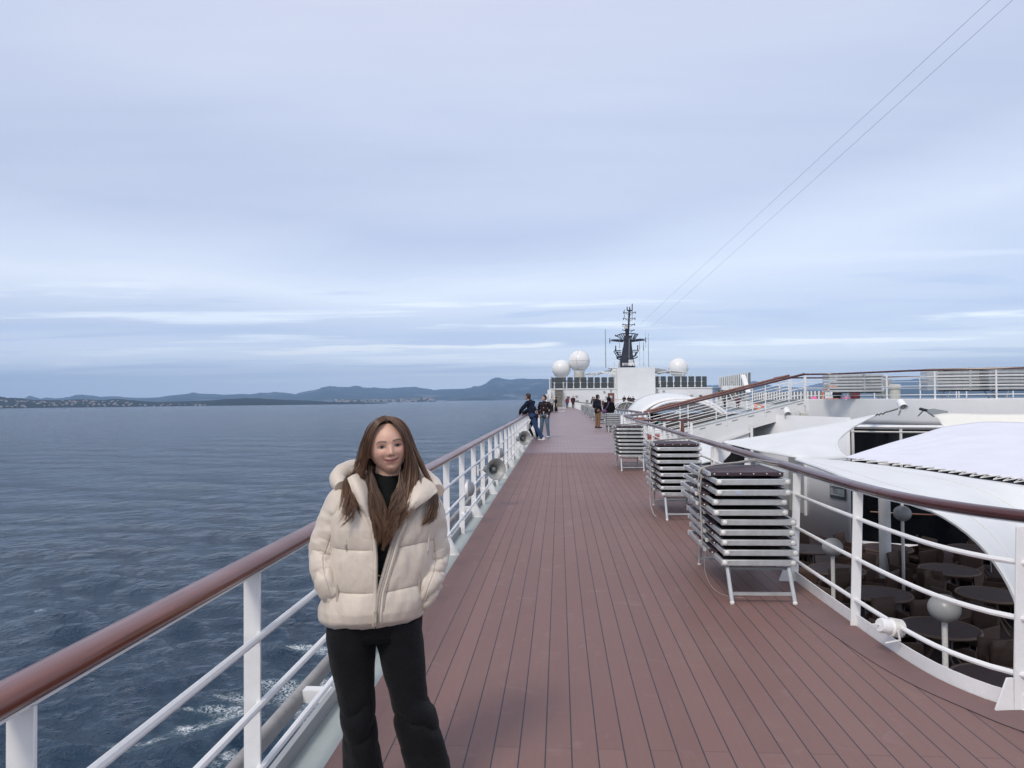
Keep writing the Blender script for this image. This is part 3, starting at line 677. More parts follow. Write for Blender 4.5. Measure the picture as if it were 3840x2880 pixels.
fd = np.r_[0, np.cumsum(np.linalg.norm(np.diff(FP, axis=0), axis=1))]
def fpt(s_): return np.array([np.interp(s_, fd, FP[:, 0]), np.interp(s_, fd, FP[:, 1])])
def s_at_y(y): return np.interp(-y, -FP[:, 1], fd)
FPs = sub(FP, 1.2, fd[-1], 160)
for z in (.765, .475, .185):
    T = np.gradient(FPs, axis=0); T /= np.linalg.norm(T, axis=1)[:, None]
    lean = .05*z
    obj('rail', MB().tube([(p_[0]-t_[1]*(-lean)-.0, p_[1]+t_[0]*(-lean)*-1, z) if False else (p_[0]+.0+lean*(-t_[1]), p_[1]+lean*t_[0], z) for p_, t_ in zip(FPs, T)], .0155, 8), M['white'], rr)
obj('toe_plate', path_solid(FPs+[.012, 0], [(-.004,0),(.004,0),(.004,.085),(-.004,.085)], 0), M['white'], rr)
def post_at(s_, wide=False, foot='gusset'):
    p_ = fpt(s_); q_ = fpt(min(fd[-1], s_+.05)); t_ = (q_-p_); t_ /= np.linalg.norm(t_)
    nrm = np.array([-t_[1], t_[0]])          # outboard side of the travel direction
    if nrm[0] < 0 and abs(t_[1]) > .5: nrm = -nrm
    mb = MB(); top = p_+np.array([.045, .02])
    if wide: nrm = np.array([1.0, .12]); t_ = np.array([.12, -1.0])
    # flat bar, wide across the rail
    w2 = .034; tt = Vector((t_[0], t_[1], 0)); nn = Vector((nrm[0], nrm[1], 0))
    c0 = Vector((p_[0], p_[1], 0)); c1 = Vector((top[0], top[1], .955))
    vs = [c0-nn*w2-tt*.006, c0+nn*w2-tt*.006, c0+nn*w2+tt*.006, c0-nn*w2+tt*.006, c1-nn*w2-tt*.006, c1+nn*w2-tt*.006, c1+nn*w2+tt*.006, c1-nn*w2+tt*.006]
    mb.add(vs, [(0,1,2,3),(4,7,6,5),(0,4,5,1),(1,5,6,2),(2,6,7,3),(3,7,4,0)])
    if foot == 'gusset':
        a0 = c0-nn*w2; mb.prism([a0+tt*.005, a0-nn*.10+tt*.005, a0-nn*.10+Vector((0,0,.01))+tt*.005, a0-nn*.035+Vector((0,0,.17))+tt*.005, a0+Vector((0,0,.17))+tt*.005], -tt*.010)
        mb.bar(c0-nn*.13, c0+nn*.03, .03, .008)
    obj('post', mb, M['white'], rr, bev=.002)
def s_of(y): return s_at_y(y)
for y in (20.4, 19.1, 17.8, 16.5, 15.2, 13.9, 12.6, 11.3, 9.95): post_at(s_of(y), foot='plain' if y > 12 else 'gusset')
for y in (8.3, 6.62): post_at(s_of(y), foot='gusset')
post_at(s_of(5.35), foot='plain'); post_at(s_of(3.99)+.03, wide=True)
post_at(s_of(3.62))
# wide web plate under the rail beyond the second stack
obj('web_plate', MB().prism([(2.10, 10.2, .95), (2.42, 10.2, .95), (2.36, 10.2, .84), (2.27, 10.2, .75), (2.27, 10.2, 0), (2.10, 10.2, 0)], (0, .012, 0)), M['white'], rr)
obj('web_plate', MB().prism([(2.12, 13.2, .95), (2.62, 13.2, .95), (2.52, 13.2, .82), (2.52, 13.2, 0), (2.12, 13.2, 0)], (0, .012, 0)), M['white'], rr)
# transverse piece to the right where the first rail ends
obj('end_rail', MB().box((3.0, 20.55, .985), (1.5, .10, .06)), M['raild'], rr, bev=.02)
for x in (2.2, 2.95, 3.7): obj('post', MB().box((x, 20.55, .47), (.07, .012, .95)), M['white'], rr)
for z in (.70, .42, .15): obj('rail', MB().tube([(2.2, 20.55, z), (3.7, 20.55, z)], .015, 6), M['white'], rr)

def simple_rail(name, pts, label, z0=0.0, H=.985, posts=(), rails=(.70,.42,.15), m='rail2', pw=.07, r=.015, hw=.05, group=None, zs=None, drop=0.0, plate=False, spacing=1.4):
    t = thing(name, label, 'railing', (pts[0][0], pts[0][1], z0), group)
    P = [(p_[0], p_[1], (p_[2] if len(p_) > 2 else z0)) for p_ in pts]
    hb = MB().tube([(a_, b_, c_+H) for a_, b_, c_ in P], hw, 8); 
    obj('handrail', hb, M[m], t)
    for z in rails: obj('rail', MB().tube([(a_, b_, c_+z) for a_, b_, c_ in P], r, 6), M['white'], t)
    A = np.array(P); d = np.r_[0, np.cumsum(np.linalg.norm(np.diff(A, axis=0), axis=1))]; n = max(1, round(d[-1]/spacing))
    for s_ in np.linspace(0.02, d[-1]-.02, n+1):
        q_ = [np.interp(s_, d, A[:, k]) for k in range(3)]
        k = min(len(A)-2, np.searchsorted(d, s_, side='right')-1); dr = A[k+1]-A[k]; an = math.atan2(dr[1], dr[0])
        obj('post', MB().box((q_[0], q_[1], q_[2]+(H-drop)/2-.02), (pw if abs(math.sin(an)) < .7 else pw, .02, H+drop-.04)), M['white'], t)
    if plate: obj('panel', MB().grid([[(a_, b_, c_+.05), (a_, b_, c_+H-.12)] for a_, b_, c_ in P]), M['white'], t, solid=.01)
    return t
simple_rail('deck_rail', [(2.28,21.7),(2.28,25.4),(3.45,28.6)], 'short white rail with weathered handrail just beyond the terrace opening', spacing=.8)
simple_rail('deck_rail', [(2.28,21.7),(2.56,21.7)], 'tiny brown topped end piece of the short rail beyond the opening', m='railo', spacing=.25)
simple_rail('deck_rail', [(3.40,30.3),(3.08,40),(3.05,70),(2.35,105),(2.25,112)], 'far white rail beside the receding row of lounger stacks', spacing=1.5)

# ------------------------------------------------------------------ bridge up to the raised deck
def zb(x, x0=3.55, x1=9.4): return 1.45*min(1, max(0, (x-x0)/(x1-x0)))
bt = thing('bridge', 'white sloping bridge leading up from the deck to the raised deck at right', 'bridge', (3.5, 29, 0))
def ramp_plate(y, name):
    p_ = [(3.3,y,0.0),(3.55,y,0.02),(9.4,y,1.5),(11.6,y,1.5),(11.6,y,.82),(9.0,y,.82),(7.35,y,.35),(7.3,y,-.25),(5.6,y,-.3),(4.6,y,-.9),(3.3,y,-1.6)]
    obj(name, MB().prism(p_, (0,.05,0)), M['white2'], bt, smooth=0)
ramp_plate(28.45, 'side_plate')
obj('walkway', MB().prism([(3.3,28.5,-.05),(3.55,28.5,-.05),(9.4,28.5,1.40),(9.4,28.5,1.30),(3.5,28.5,-.2)], (0,1.8,0)), M['grey'], bt, smooth=0)
for i in range(9):
    x = 4.2+i*.62; obj('drain_slot', MB().bar((x, 28.44, zb(x)-.10), (x+.22, 28.44, zb(x+.22)-.10), .006, .028), M['greyd'], bt)
for y, lab in ((28.42, 'near'), (30.3, 'far')):
    simple_rail('ramp_rail', [(3.5, y, 0), (9.45, y, 1.47)], '%s side rail of the sloping bridge, with a reddish wooden handrail' % lab, H=1.0, rails=(.72,.48,.24,.03), m='railo' if lab == 'far' else 'raild', pw=.035, hw=.045, drop=.22, spacing=1.45, group='bridge side rails')

# ------------------------------------------------------------------ raised deck
UR = [(9.45,28.4),(10.4,28.3),(10.9,27.6),(11.4,26.4),(12.0,25.2),(13.1,24.3),(14.7,23.5),(17.0,23.1),(22.0,23.0),(27,23.4)]
URs = smooth_curve(UR, 60)
ud = thing('raised_deck', 'white raised deck block on the right with curved bulwark band', 'deck block', (12, 28, 0))
slab = [(a_, b_, 1.25) for a_, b_ in URs] + [(27,36,1.25),(9.45,36,1.25),(9.45,30.3,1.25)]
obj('slab', MB().prism(slab, (0,0,.2)), M['greyd'], ud, smooth=0)
band = MB(); zs_ = [(0.0,1.50),(.0,1.47),(-.02,1.1),(.0,.78),(.0,.60)]
T = np.gradient(URs, axis=0); T /= np.linalg.norm(T, axis=1)[:, None]; Nn = np.stack([-T[:, 1], T[:, 0]], 1)
G = [[(p_[0]+n_[0]*o_, p_[1]+n_[1]*o_, z) for o_, z in zs_] for p_, n_ in zip(URs, Nn)]
obj('bulwark', band.grid(G), M['white2'], ud, solid=.06, smooth=50)
# wall and windows below
WP = smooth_curve([(7.6,30.2),(8.5,28.2),(9.0,26.6),(9.35,25.4),(9.6,24.55)], 24)
wl_ = MB().grid([[(a_, b_, -3.3), (a_, b_, .9)] for a_, b_ in WP]); obj('curved_wall', wl_, M['white2'], ud, solid=.08)
wn_ = thing('glass_facade', 'tall dark glass facade with white mullions behind the terrace', 'glass wall', (12, 24, -3.3))
GP = smooth_curve([(9.6,24.55),(10.6,24.05),(12.6,23.5),(15,23.2),(20,23.15),(27,23.4)], 40)
GPo = GP+[0, .0]
obj('pane', MB().grid([[(a_, b_, -3.2), (a_, b_, .56)] for a_, b_ in GP]), M['glassd'], wn_)
fr = MB()
for h_, t_ in ((.60,.10),(.42,.045),(-1.35,.03),(-3.22,.12)):
    col_ = 'frame' if h_ > -1.5 and h_ > -1.4 or h_ < -3 else 'frame'
obj('frame', MB().tube([(a_, b_-.03, .60) for a_, b_ in GP], .07, 4), M['white2'], wn_, smooth=0)
obj('frame', MB().tube([(a_, b_-.05, .44) for a_, b_ in GP], .03, 4), M['cap'], wn_, smooth=0)
obj('frame', MB().tube([(a_, b_-.03, -3.2) for a_, b_ in GP], .07, 4), M['white2'], wn_, smooth=0)
obj('grab_rail', MB().tube([(a_, b_-.12, -2.15) for a_, b_ in GP[4:]], .025, 6), M['door'], wn_)
for x in (9.66, 10.93, 12.85, 14.9, 16.7, 18.5):
    y_ = np.interp(x, GP[:, 0], GP[:, 1]); obj('mullion', MB().box((x, y_-.03, -1.35), (.07,.06,3.8)), M['white2'], wn_)
# recess under the bridge head
rc = thing('cabin_wall', 'dark recess with yellowish window below the head of the bridge', 'cabin wall', (9, 30, -3))
obj('wall', MB().box((7.6, 30.9, -1.2), (6.6, .1, 4.2)), mat('recess_wall', (.09,.08,.075), .7), rc, smooth=0)
obj('window', MB().box((8.35, 30.0, .15), (1.25, .06, 1.5)), mat('olive_glass', (.10,.10,.045), .25), rc, smooth=0)
obj('window_frame', MB().bar((5.4, 28.38, -.42), (7.35, 28.38, .28), .05, .09).box((7.4, 28.38, -.1), (.10,.05,1.3)).box((5.35, 28.38,-.7), (.14,.05,.7)), M['white'], rc)
simple_rail('deck_rail', [(a_, b_) for a_, b_ in URs[:56]], 'white rail with dark handrail round the raised deck edge', z0=1.47, H=.985, rails=(.76,.46,.16), m='raild', pw=.05, hw=.033, r=.014, drop=.20, spacing=1.62)
simple_rail('deck_rail', [(9.45,30.3),(9.8,33.5),(12,34.5),(27,34.5)], 'thin white rail with dark handrail along the far side of the raised deck', z0=1.47, H=.985, rails=(.76,.46,.16), m='raild', pw=.05, hw=.035, r=.014, spacing=2.1)

# ------------------------------------------------------------------ terrace furniture
FL = -3.3
def table_proto():
    t = thing('cafe_table', 'x', 'table', (0,0,0)); 
    obj('tabletop', MB().lathe([(.02,.71),(.60,.71),(.60,.745),(.02,.745)], n=40), M['floor2'], t)
    obj('rim', MB().tube([(.635*math.cos(a), .635*math.sin(a), .728) for a in np.linspace(0, 2*PI, 41)[:-1]], .028, 6, closed=True), M['wickerd'], t)
    for k_ in range(4):
        a = PI/4+k_*PI/2; obj('leg', MB().tube([(.12*math.cos(a), .12*math.sin(a), .70), (.16*math.cos(a), .16*math.sin(a), .35), (.45*math.cos(a), .45*math.sin(a), .01)], .022, 6), M['wickerd'], t)
    return t
def chair_proto():
    t = thing('wicker_chair', 'x', 'chair', (0,0,0))
    s_ = MB(); s_.box((0,0,.40), (.50,.50,.10)); obj('seat', s_, M['wicker'], t, bev=.02)
    nb = 9; G = [[(x*(.25+.02*k_/6), .25+.10*(k_/6)**1.5+.015*(1-(x)**2), .10+.86*k_/6) for x in np.linspace(-1, 1, nb)] for k_ in range(7)]
    obj('backrest', MB().grid(G), M['wicker'], t, solid=.035)
    for sx in (-1, 1):
        obj('armrest', MB().prism([(sx*.27,-.24,.66),(sx*.27,-.27,.60),(sx*.27,-.22,.12),(sx*.27,.26,.12),(sx*.27,.30,.70)], (sx*.035,0,0)), M['wicker'], t, bev=.01)
        for sy in (-1, 1): obj('leg', MB().tube([(sx*.25, sy*.22, .35), (sx*.26, sy*.24, .0)], .018, 6), M['alu'], t)
    return t
tpz, chp = table_proto(), chair_proto()
names = {}
tabs = [(3136,2136,'by the near globe lamp and the curved wall'),(3326,2055,'behind the round pillar'),(3296,2226,'directly in front of the round pillar'),(3559,2136,'in the middle of the terrace'),
        (3651,2058,'farthest, close to the dark glass'),(3716,2229,'right of the nearest globe lamp'),(3526,2354,'around the nearest globe lamp'),(3749,2549,'nearest, in the lower right corner'),(3032,2058,'farthest left, beside the curved wall')]
rc_ = random.Random(3)
for i, (u, v, lab) in enumerate(tabs):
    p_ = atz(u, v, FL+.74)
    copy_tree(tpz, loc=(p_[0], p_[1], FL), rz=rc_.random(), label='round wooden terrace table '+lab, group='round terrace tables')
    k_ = 4 if i not in (8, 1) else 3; a0 = rc_.uniform(0, 1.5)
    a0 = {0: .7, 2: .2, 3: .75, 5: .5, 6: .4, 7: 1.1}.get(i, a0)
    for j in range(k_):
        a = a0+j*2*PI/k_ + rc_.uniform(-.12, .12); rd = rc_.uniform(.92, 1.02)
        side = ['right', 'far', 'left', 'near'][(int((((a0+.01) % (2*PI))+PI/4)//(PI/2)) + j) % 4]
        copy_tree(chp, loc=(p_[0]+rd*math.cos(a), p_[1]+rd*math.sin(a), FL), rz=a-PI/2+rc_.uniform(-.15,.15),
                  label='wicker armchair %s side of the table %s' % (['first on the','second on the','third on the','fourth on the'][j] if 0 else side, lab.replace('farthest, ', '').replace('nearest, ', '')), group='wicker armchairs on the terrace')
for t_ in (tpz, chp):
    for c_ in list(t_.children): bpy.data.objects.remove(c_)
    bpy.data.objects.remove(t_)
for (u, v, y, r_, lab) in ((3384,1925,18.3,.205,'globe lamp on a tall pole in front of the dark glass'), (3122,2052,14.3,.19,'globe lamp rising behind the rail left of the white post'), (3541,2281,10.25,.205,'nearest and largest globe lamp, in the middle of the terrace')):
    p_ = aty(u, v, y); t = thing('globe_lamp', lab, 'lamp', (p_[0], p_[1], FL), 'globe lamps on the terrace')
    obj('globe', MB().ball(p_, r_, 24, (1,1,.92)), M['globe'], t)
    obj('pole', MB().tube([(p_[0], p_[1], FL), (p_[0], p_[1], p_[2]-r_*.85)], .037, 12), M['cap'], t)
    obj('foot', MB().lathe([(.17,0),(.17,.02),(.05,.05)], (p_[0], p_[1], FL), 16), M['cap'], t)
p_ = atz(3322, 2206, FL)
col_ = thing('pillar', 'round grey white pillar standing on the terrace', 'pillar', p_); obj('shaft', MB().lathe([(.14,0),(.14,3.5)], p_, 28), M['white2'], col_); obj('base_ring', MB().lathe([(.155,0),(.155,.03)], p_, 28), M['grey'], col_)
# menu plaque on the curved wall
def onwall(u, v):
    best = None
    for a_, b_ in zip(WP[:-1], WP[1:]):
        for k_ in np.linspace(0, 1, 5):
            q_ = a_*(1-k_)+b_*k_; d = ray(u, v); s_ = (q_[1])/d[1]; e_ = abs(d[0]*s_-q_[0])
            if best is None or e_ < best[0]: best = (e_, CAM+d*s_, (b_-a_)/np.linalg.norm(b_-a_))
    return best[1], best[2]
pc, td = onwall(3150, 1842)
mq = Matrix(((td[0], -td[1], 0), (td[1], td[0], 0), (0, 0, 1)))  # x along the wall
# board faces the camera side of the wall
nb_ = Vector((td[1], -td[0], 0)); nb_ = nb_ if nb_.y < 0 else -nb_
sg = thing('notice_board', 'dark plaque with small white lettering on the curved white wall', 'sign', pc)
base_m = Matrix.Translation(Vector(pc)+nb_*.09) @ nb_.to_track_quat('Z', 'Y').to_matrix().to_4x4()
def onb(name, mb, m_):
    mb.v = [tuple(base_m @ Vector(v_)) for v_ in mb.v]; return obj(name, mb, m_, sg, smooth=0)
onb('board', MB().box((0,0,0), (.78,.52,.03)), M['plaque']); onb('panel', MB().box((0,.03,.018), (.72,.36,.006)), mat('panel_grey', (.30,.33,.34), .5))
onb('heading_line', MB().box((.0,.135,.023), (.60,.022,.003)), M['black'])
for k_, (wl2, yl2) in enumerate(((.22,.085),(.14,.055),(.26,.022),(.16,-.010),(.24,-.042),(.46,-.076))): onb('text_line', MB().box((-.22+wl2/2,yl2,.023), (wl2,.011,.003)), M['black'])
onb('divider', MB().box((0,.106,.024), (.70,.010,.004)), M['black'])
wd_ = thing('wall_panel', 'tall grey locker door with a white frame on the curved wall', 'door', (9, 27, -3))
pa, ta = onwall(2995, 1880); nb2 = Vector((ta[1], -ta[0], 0)); nb2 = nb2 if nb2.y < 0 else -nb2
cw = Vector(pa)+nb2*.06; tv = Vector((ta[0], ta[1], 0))
mrot = Matrix((tv, nb2, Vector((0,0,1)))).transposed()
obj('panel', MB().box((cw.x, cw.y, -1.35), (.95,.05,2.6), m=mrot), M['greym'], wd_); 
obj('frame', MB().box((cw.x-tv.x*.52*-1 if tv.y > 0 else cw.x+tv.x*.52, cw.y+(tv.y*.52 if tv.y < 0 else -tv.y*.52), -1.3), (.07,.09,2.8), m=mrot), M['white'], wd_)

# floodlight standing on the toe plate
fp = atz(3335, 2415, .02); fl_ = thing('floodlight', 'small white finned floodlight clamped low outside the curved toe plate', 'floodlight', aty(3340, 2350, 4.75))
c_ = Vector(aty(3335, 2350, 4.75)); ax_ = Vector((.93, .25, -.22)).normalized(); mm = ax_.to_track_quat('Z', 'Y').to_matrix()
obj('body', MB().lathe([(.004,-.075),(.040,-.073),(.046,-.06),(.046,-.012),(.040,-.005),(.040,.0),(.052,.01),(.052,.078),(.03,.085)], c_, 24, mm), M['white'], fl_)
fb_ = MB()
for k_ in range(7): fb_.lathe([(.044,.008+k_*.011),(.058,.008+k_*.011),(.058,.012+k_*.011),(.044,.012+k_*.011)], c_, 20, mm)
obj('fins', fb_, M['cap'], fl_)
u_ = mm @ Vector((0,-1,0)); e0 = c_+ax_*.03
obj('bracket', MB().tube([e0+Vector((0,-.062,.0)), e0+Vector((.01,-.064,-.06)), e0+Vector((-.02,-.02,-.085)), e0+Vector((-.05,-.0,-.10))], .007, 6), M['white'], fl_)
obj('cable', MB().tube([c_-ax_*.075, c_-ax_*.10, c_-ax_*.12+Vector((-.005,0,-.004)), c_-ax_*.13+Vector((-.006,.02,-.03))], .005, 6), M['cap'], fl_)

# ------------------------------------------------------------------ fabric sails over the terrace
zA = lambda u, v, z: tuple(atz(u, v, z)); yA = lambda u, v, y: tuple(aty(u, v, y))
sw = thing('sail_canopy', 'large white fabric sail canopy stretched over the terrace', 'canopy', (6, 18, .4))
top = [yA(2715,1657,20.8), yA(2868,1634,21.6), yA(3090,1596,22.8), yA(3200,1573,23.5), yA(3286,1556,24.0)]
bot = [yA(2715,1660,20.6), yA(2776,1676,19.4), yA(2870,1698,17.6), yA(2985,1716,16.0), yA(3090,1722,16.3), yA(3180,1720,17.0)]
rgt = [yA(3180,1720,17.0), yA(3152,1700,17.4), yA(3139,1672,18.2), yA(3143,1652,19.0), yA(3165,1628,20.2), yA(3212,1594,22.2), yA(3286,1556,24.0)]
G = coons(bot, top, [bot[0], top[0]], rgt, 60, 24); obj('wing', MB().grid(G), M['sail'], sw, smooth=80, solid=.012)
def edge_cord(pts, r_=.03, m_='sail'): return obj('hem', MB().tube(resample(smooth_curve(pts, 60), 60), r_, 6), M[m_], sw)
edge_cord(rgt, .03)
edge_cord(top, .02); 
for u0_, v0_, u1_, v1_ in ((2908,1628,2909,1700), (3092,1598,3060,1716)):
    pass
lac = [yA(2985,1716,16.0), yA(3090,1722,15.9), yA(3180,1730,15.6), yA(3290,1743,15.0), yA(3408,1757,14.4), yA(3549,1777,13.7), yA(3652,1794,13.1), yA(3740,1806,12.7), yA(3840,1821,12.2), yA(3960,1836,11.8)]
fre = [yA(2985,1724,15.8), yA(3110,1768,12.6), yA(3237,1822,10.6), yA(3340,1858,9.8), yA(3430,1893,9.5), yA(3500,1915,9.35), yA(3600,1975,9.25), yA(3690,2055,9.2), yA(3760,2150,9.15), yA(3812,2255,9.1), yA(3850,2400,9.0), yA(3885,2600,8.9)]
G = coons(fre, lac, [fre[0], lac[0]], [fre[-1], yA(3925,2200,10.2), lac[-1]], 70, 26); obj('main_panel', MB().grid(G), M['sail'], sw, smooth=80, solid=.012)
edge_cord(fre, .03)
# second row of stitching inside the free edge and seams
def gpath(G, iv, du=0): return [G[i, iv] for i in range(G.shape[0])]
nudge = lambda P, dz: [(q_[0], q_[1]-.01, q_[2]+dz) for q_ in P]
obj('seam', MB().tube(nudge([G[i, 5] for i in range(8, 70)], .008), .006, 4), M['cap'], sw)
obj('seam', MB().tube(nudge([G[i, 18] for i in range(4, 70)], .008), .006, 4), M['cap'], sw)
tipA = thing('sail_tip', 'rounded white sail corner showing under the handrail beside the second lounger stack', 'canopy', (3, 14, 0))
tp_ = [zA(2570,1640,.1), zA(2660,1662,.1), zA(2690,1672,.08), zA(2706,1692,.05), zA(2700,1712,.02), zA(2680,1724,0), zA(2655,1730,0), zA(2570,1745,-.1)]
cs = resample(smooth_curve(tp_, 60), 40); obj('panel', MB().prism([tuple(q_) for q_ in cs], (0,0,-.03)), M['sail'], tipA, smooth=0)
# laced cover
cv = thing('laced_cover', 'smooth pale lavender fabric cover laced with rope to the white canopy', 'cover', (11, 15, .5))
cb = [yA(3172,1716,16.2), yA(3290,1731,15.3), yA(3408,1744,14.6), yA(3549,1764,13.9), yA(3652,1776,13.3), yA(3740,1787,12.9), yA(3840,1799,12.4), yA(3960,1812,12.0)]
ct = [yA(3172,1714,16.4), yA(3329,1664,18.2), yA(3440,1632,19.4), yA(3535,1603,20.4), yA(3620,1590,20.6), yA(3700,1582,20.4), yA(3840,1585,19.8), yA(3980,1592,19.0)]
Gc = coons(cb, ct, [cb[0], ct[0]], [cb[-1], ct[-1]], 80, 40)
a_, b_ = np.meshgrid(np.linspace(0, 1, 80), np.linspace(0, 1, 40), indexing='ij')
Gc[:, :, 2] += -.03*np.sin(PI*b_)*np.sin(PI*b_)*np.sin(PI*np.clip(a_*1.15, 0, 1)) + .016*np.sin(46*b_+ 3*a_+2.0*np.sin(4*a_))*np.clip(b_*1.6-.3, 0, 1)*np.sin(PI*b_)*np.clip(a_*3, 0, 1)
obj('fabric', MB().grid(Gc), M['cover'], cv, smooth=80, solid=.01)
Lb, Lt = resample(lac, 200), resample(cb, 200); dark = []
lc = MB(); n_ = 16; 
def at_s(P, s_): 
    P = np.asarray(P); d = np.r_[0, np.cumsum(np.linalg.norm(np.diff(P, axis=0), axis=1))]; return np.array([np.interp(s_*d[-1], d, P[:, k_]) for k_ in range(3)])
zg = []
for i in range(n_):
    s_ = .12+.86*(i/n_)**.85
    a_ = at_s(cb, s_)+[0,-.02,.03]; b_ = at_s(lac, min(1, s_+.115-.05*s_+.012))+[0,-.06,.02]
    lac_s = b_; zg.append(a_); zg.append(a_+[-.02,-.03,-.03]); 
    # loop through the lower hem just left of the eyelet above
    q_ = lac_s; zg.append(q_)
P_ = []
for i in range(n_):
    A_ = zg[i*3]; B_ = np.array(min([tuple(x) for x in Lb], key=lambda t_: (t_[0]-A_[0]+.10)**2+(t_[1]-A_[1]-.0)**2+0))+[0,-.05,.03]
    P_ += [A_, B_]
obj('lacing', MB().tube([tuple(x) for x in P_], .010, 6), M['cap'], cv)
ddk = MB().grid([[tuple(a_+[0,.05,-.12]), tuple(b_+[0,.05,-.06])] for a_, b_ in zip(Lb[::4], Lt[::4])]); obj('gap_shade', ddk, M['black'], cv)  # black sheet added to stand for the darkness inside the lacing gap
# cream sail behind, and its bracket
cr = thing('sail_canopy', 'cream coloured fabric sail behind the lavender cover at far right', 'canopy', (14, 21, .9))
t0 = [yA(3498,1556,22.3), yA(3560,1549,22.2), yA(3700,1552,21.8), yA(3840,1553,21.4), yA(3980,1556,21)]; b0 = [yA(3545,1615,21.0), yA(3640,1620,20.9), yA(3740,1625,20.8), yA(3840,1630,20.6), yA(3980,1640,20.2)]
G = coons(b0, t0, [b0[0], yA(3530,1590,21.4), yA(3518,1572,21.9), t0[0]], [b0[-1], t0[-1]], 30, 10); obj('fabric', MB().grid(G), mat('cream_sail', (.76,.75,.68), .75, var=.02), cr, solid=.012, smooth=80)
bk = thing('sail_bracket', 'dark grey steel corner bracket holding the cream sail to the bulwark', 'bracket', yA(3470,1540,22.6))
pl_ = [yA(3473,1536,22.8), yA(3500,1532,22.6), yA(3553,1541,22.4), yA(3556,1549,22.3), yA(3540,1552,22.3), yA(3500,1557,22.3), yA(3482,1545,22.5)]
obj('plate', MB().prism(pl_, (0,.02,-.05)), M['greyd'], bk); obj('shackle', MB().tube([yA(3450,1533,23.0), yA(3462,1536,22.9), yA(3478,1540,22.7)], .045, 8), M['black'], bk)
obj('strut', MB().tube([yA(3462,1540,22.9), yA(3443,1560,23.1)], .02, 6), M['greym'], bk)
tb = thing('turnbuckle', 'dark turnbuckle and cord pulling the sail tip to the bulwark', 'turnbuckle', yA(3330,1545,24.0))
obj('rod', MB().tube([yA(3325,1545,23.9), yA(3350,1538,24.1), yA(3366,1533,24.3)], .028, 6), M['greyd'], tb)
obj('cord', MB().tube([yA(3284,1557,23.8), yA(3292,1553,23.8), yA(3296,1557,23.8), yA(3304,1550,23.8), yA(3310,1554,23.8), yA(3318,1547,23.8), yA(3326,1545,23.9)], .022, 6), M['black'], tb)
def flood(u, v, y, r_, lab, d=(-.1,-.85,-.5)):
    c_ = Vector(aty(u, v, y)); ax_ = Vector(d).normalized(); mm = ax_.to_track_quat('Z', 'Y').to_matrix()
    t = thing('floodlight', lab, 'floodlight', c_, 'floodlights on the bulwark')
    obj('body', MB().lathe([(r_*.5,-r_*2.2),(r_*.9,-r_*1.9),(r_,-r_*.4),(r_,r_*.9),(r_*.86,r_*.9),(r_*.7,r_*.2),(.01,r_*.1)], c_, 20, mm), M['white'], t)
    obj('lens', MB().lathe([(.01,0),(r_*.6,0),(r_*.55,r_*.25),(.01,r_*.4)], c_+ax_*r_*.25, 16, mm), M['greym'], t)
    obj('bracket', MB().tube([c_-ax_*r_+Vector((0,0,-r_)), c_+Vector((0,.3,-r_*2.4))], .03, 6), M['cap'], t)
flood(2953,1549,27.9,.13,'white cylindrical floodlight on the bridge side near its head')
flood(3385,1522,23.9,.13,'white cylindrical floodlight on the curved bulwark above the sail tip')
t = thing('light_box', 'square beige light box with cable loop on the bridge side', 'floodlight', yA(3014,1556,28.0))
obj('body', MB().box(yA(3014,1556,28.05), (.28,.25,.20)), M['cream'], t, bev=.03); obj('cable', MB().tube([(yA(2990,1548,28.2)[0]+.07*math.cos(a), 28.2, yA(2990,1548,28.2)[2]+.07*math.sin(a)) for a in np.linspace(0, 2*PI, 13)[:-1]], .014, 5, closed=True), M['cap'], t)

# things standing on the raised deck
UZ = 1.47
def on_ud(u, y): d = ray(u, 1500); return (d[0]/d[1]*y, y)
x_, y_ = on_ud(3357, 31); t = thing('vent_pipe', 'short beige capped vent pipe on the raised deck', 'vent', (x_, y_, UZ)); obj('pipe', MB().lathe([(.20,0),(.20,.42),(.24,.42),(.24,.56),(.18,.6)], (x_, y_, UZ), 20), M['cream'], t)
x_, y_ = on_ud(3326, 33); t = thing('control_box', 'grey square control box on a stand on the raised deck', 'box', (x_, y_, UZ)); obj('box', MB().box((x_, y_, UZ+.70), (.36,.25,.30)), M['greym'], t, bev=.02); obj('stand', MB().box((x_-.16, y_, UZ+.3), (.06,.06,.6)), M['white'], t); obj('lower_box', MB().box((x_-.1, y_, UZ+.2), (.5,.3,.32)), M['greyd'], t)
for u, y, lab in ((3591,34.3,'hooded oval lamp on the far rail of the raised deck, right one'), (3100,33.6,'hooded oval lamp on the far rail of the raised deck, left one')):
    x_, y_ = on_ud(u, y); t = thing('deck_lamp', lab, 'lamp', (x_, y_, UZ), 'oval lamps on the raised deck'); obj('head', MB().ball((x_, y_, UZ+.62), .13, 14, (1,.7,1.4)), M['cap'], t); obj('glass', MB().ball((x_, y_-.05, UZ+.60), .10, 12, (1,.7,1.2)), M['globe'], t); obj('post', MB().box((x_-.05, y_, UZ+.25), (.04,.04,.5)).box((x_+.06, y_, UZ+.25), (.04,.04,.5)), M['white'], t)
for u, lab in ((3053,'left'), (3174,'right')):
    x_, y_ = on_ud(u, 31); t = tag(obj('ball', MB().ball((x_, y_, UZ-.02), .15, 16), M['pink']), 'pink plastic ball on the raised deck, the %s one' % lab, 'ball', 'pink balls')
x_, y_ = on_ud(3135, 30.2)
lb = [(x_-.1+.45*math.cos(a), y_, UZ+.12+.40*math.sin(a)) for a in np.linspace(R(35), R(190), 16)]
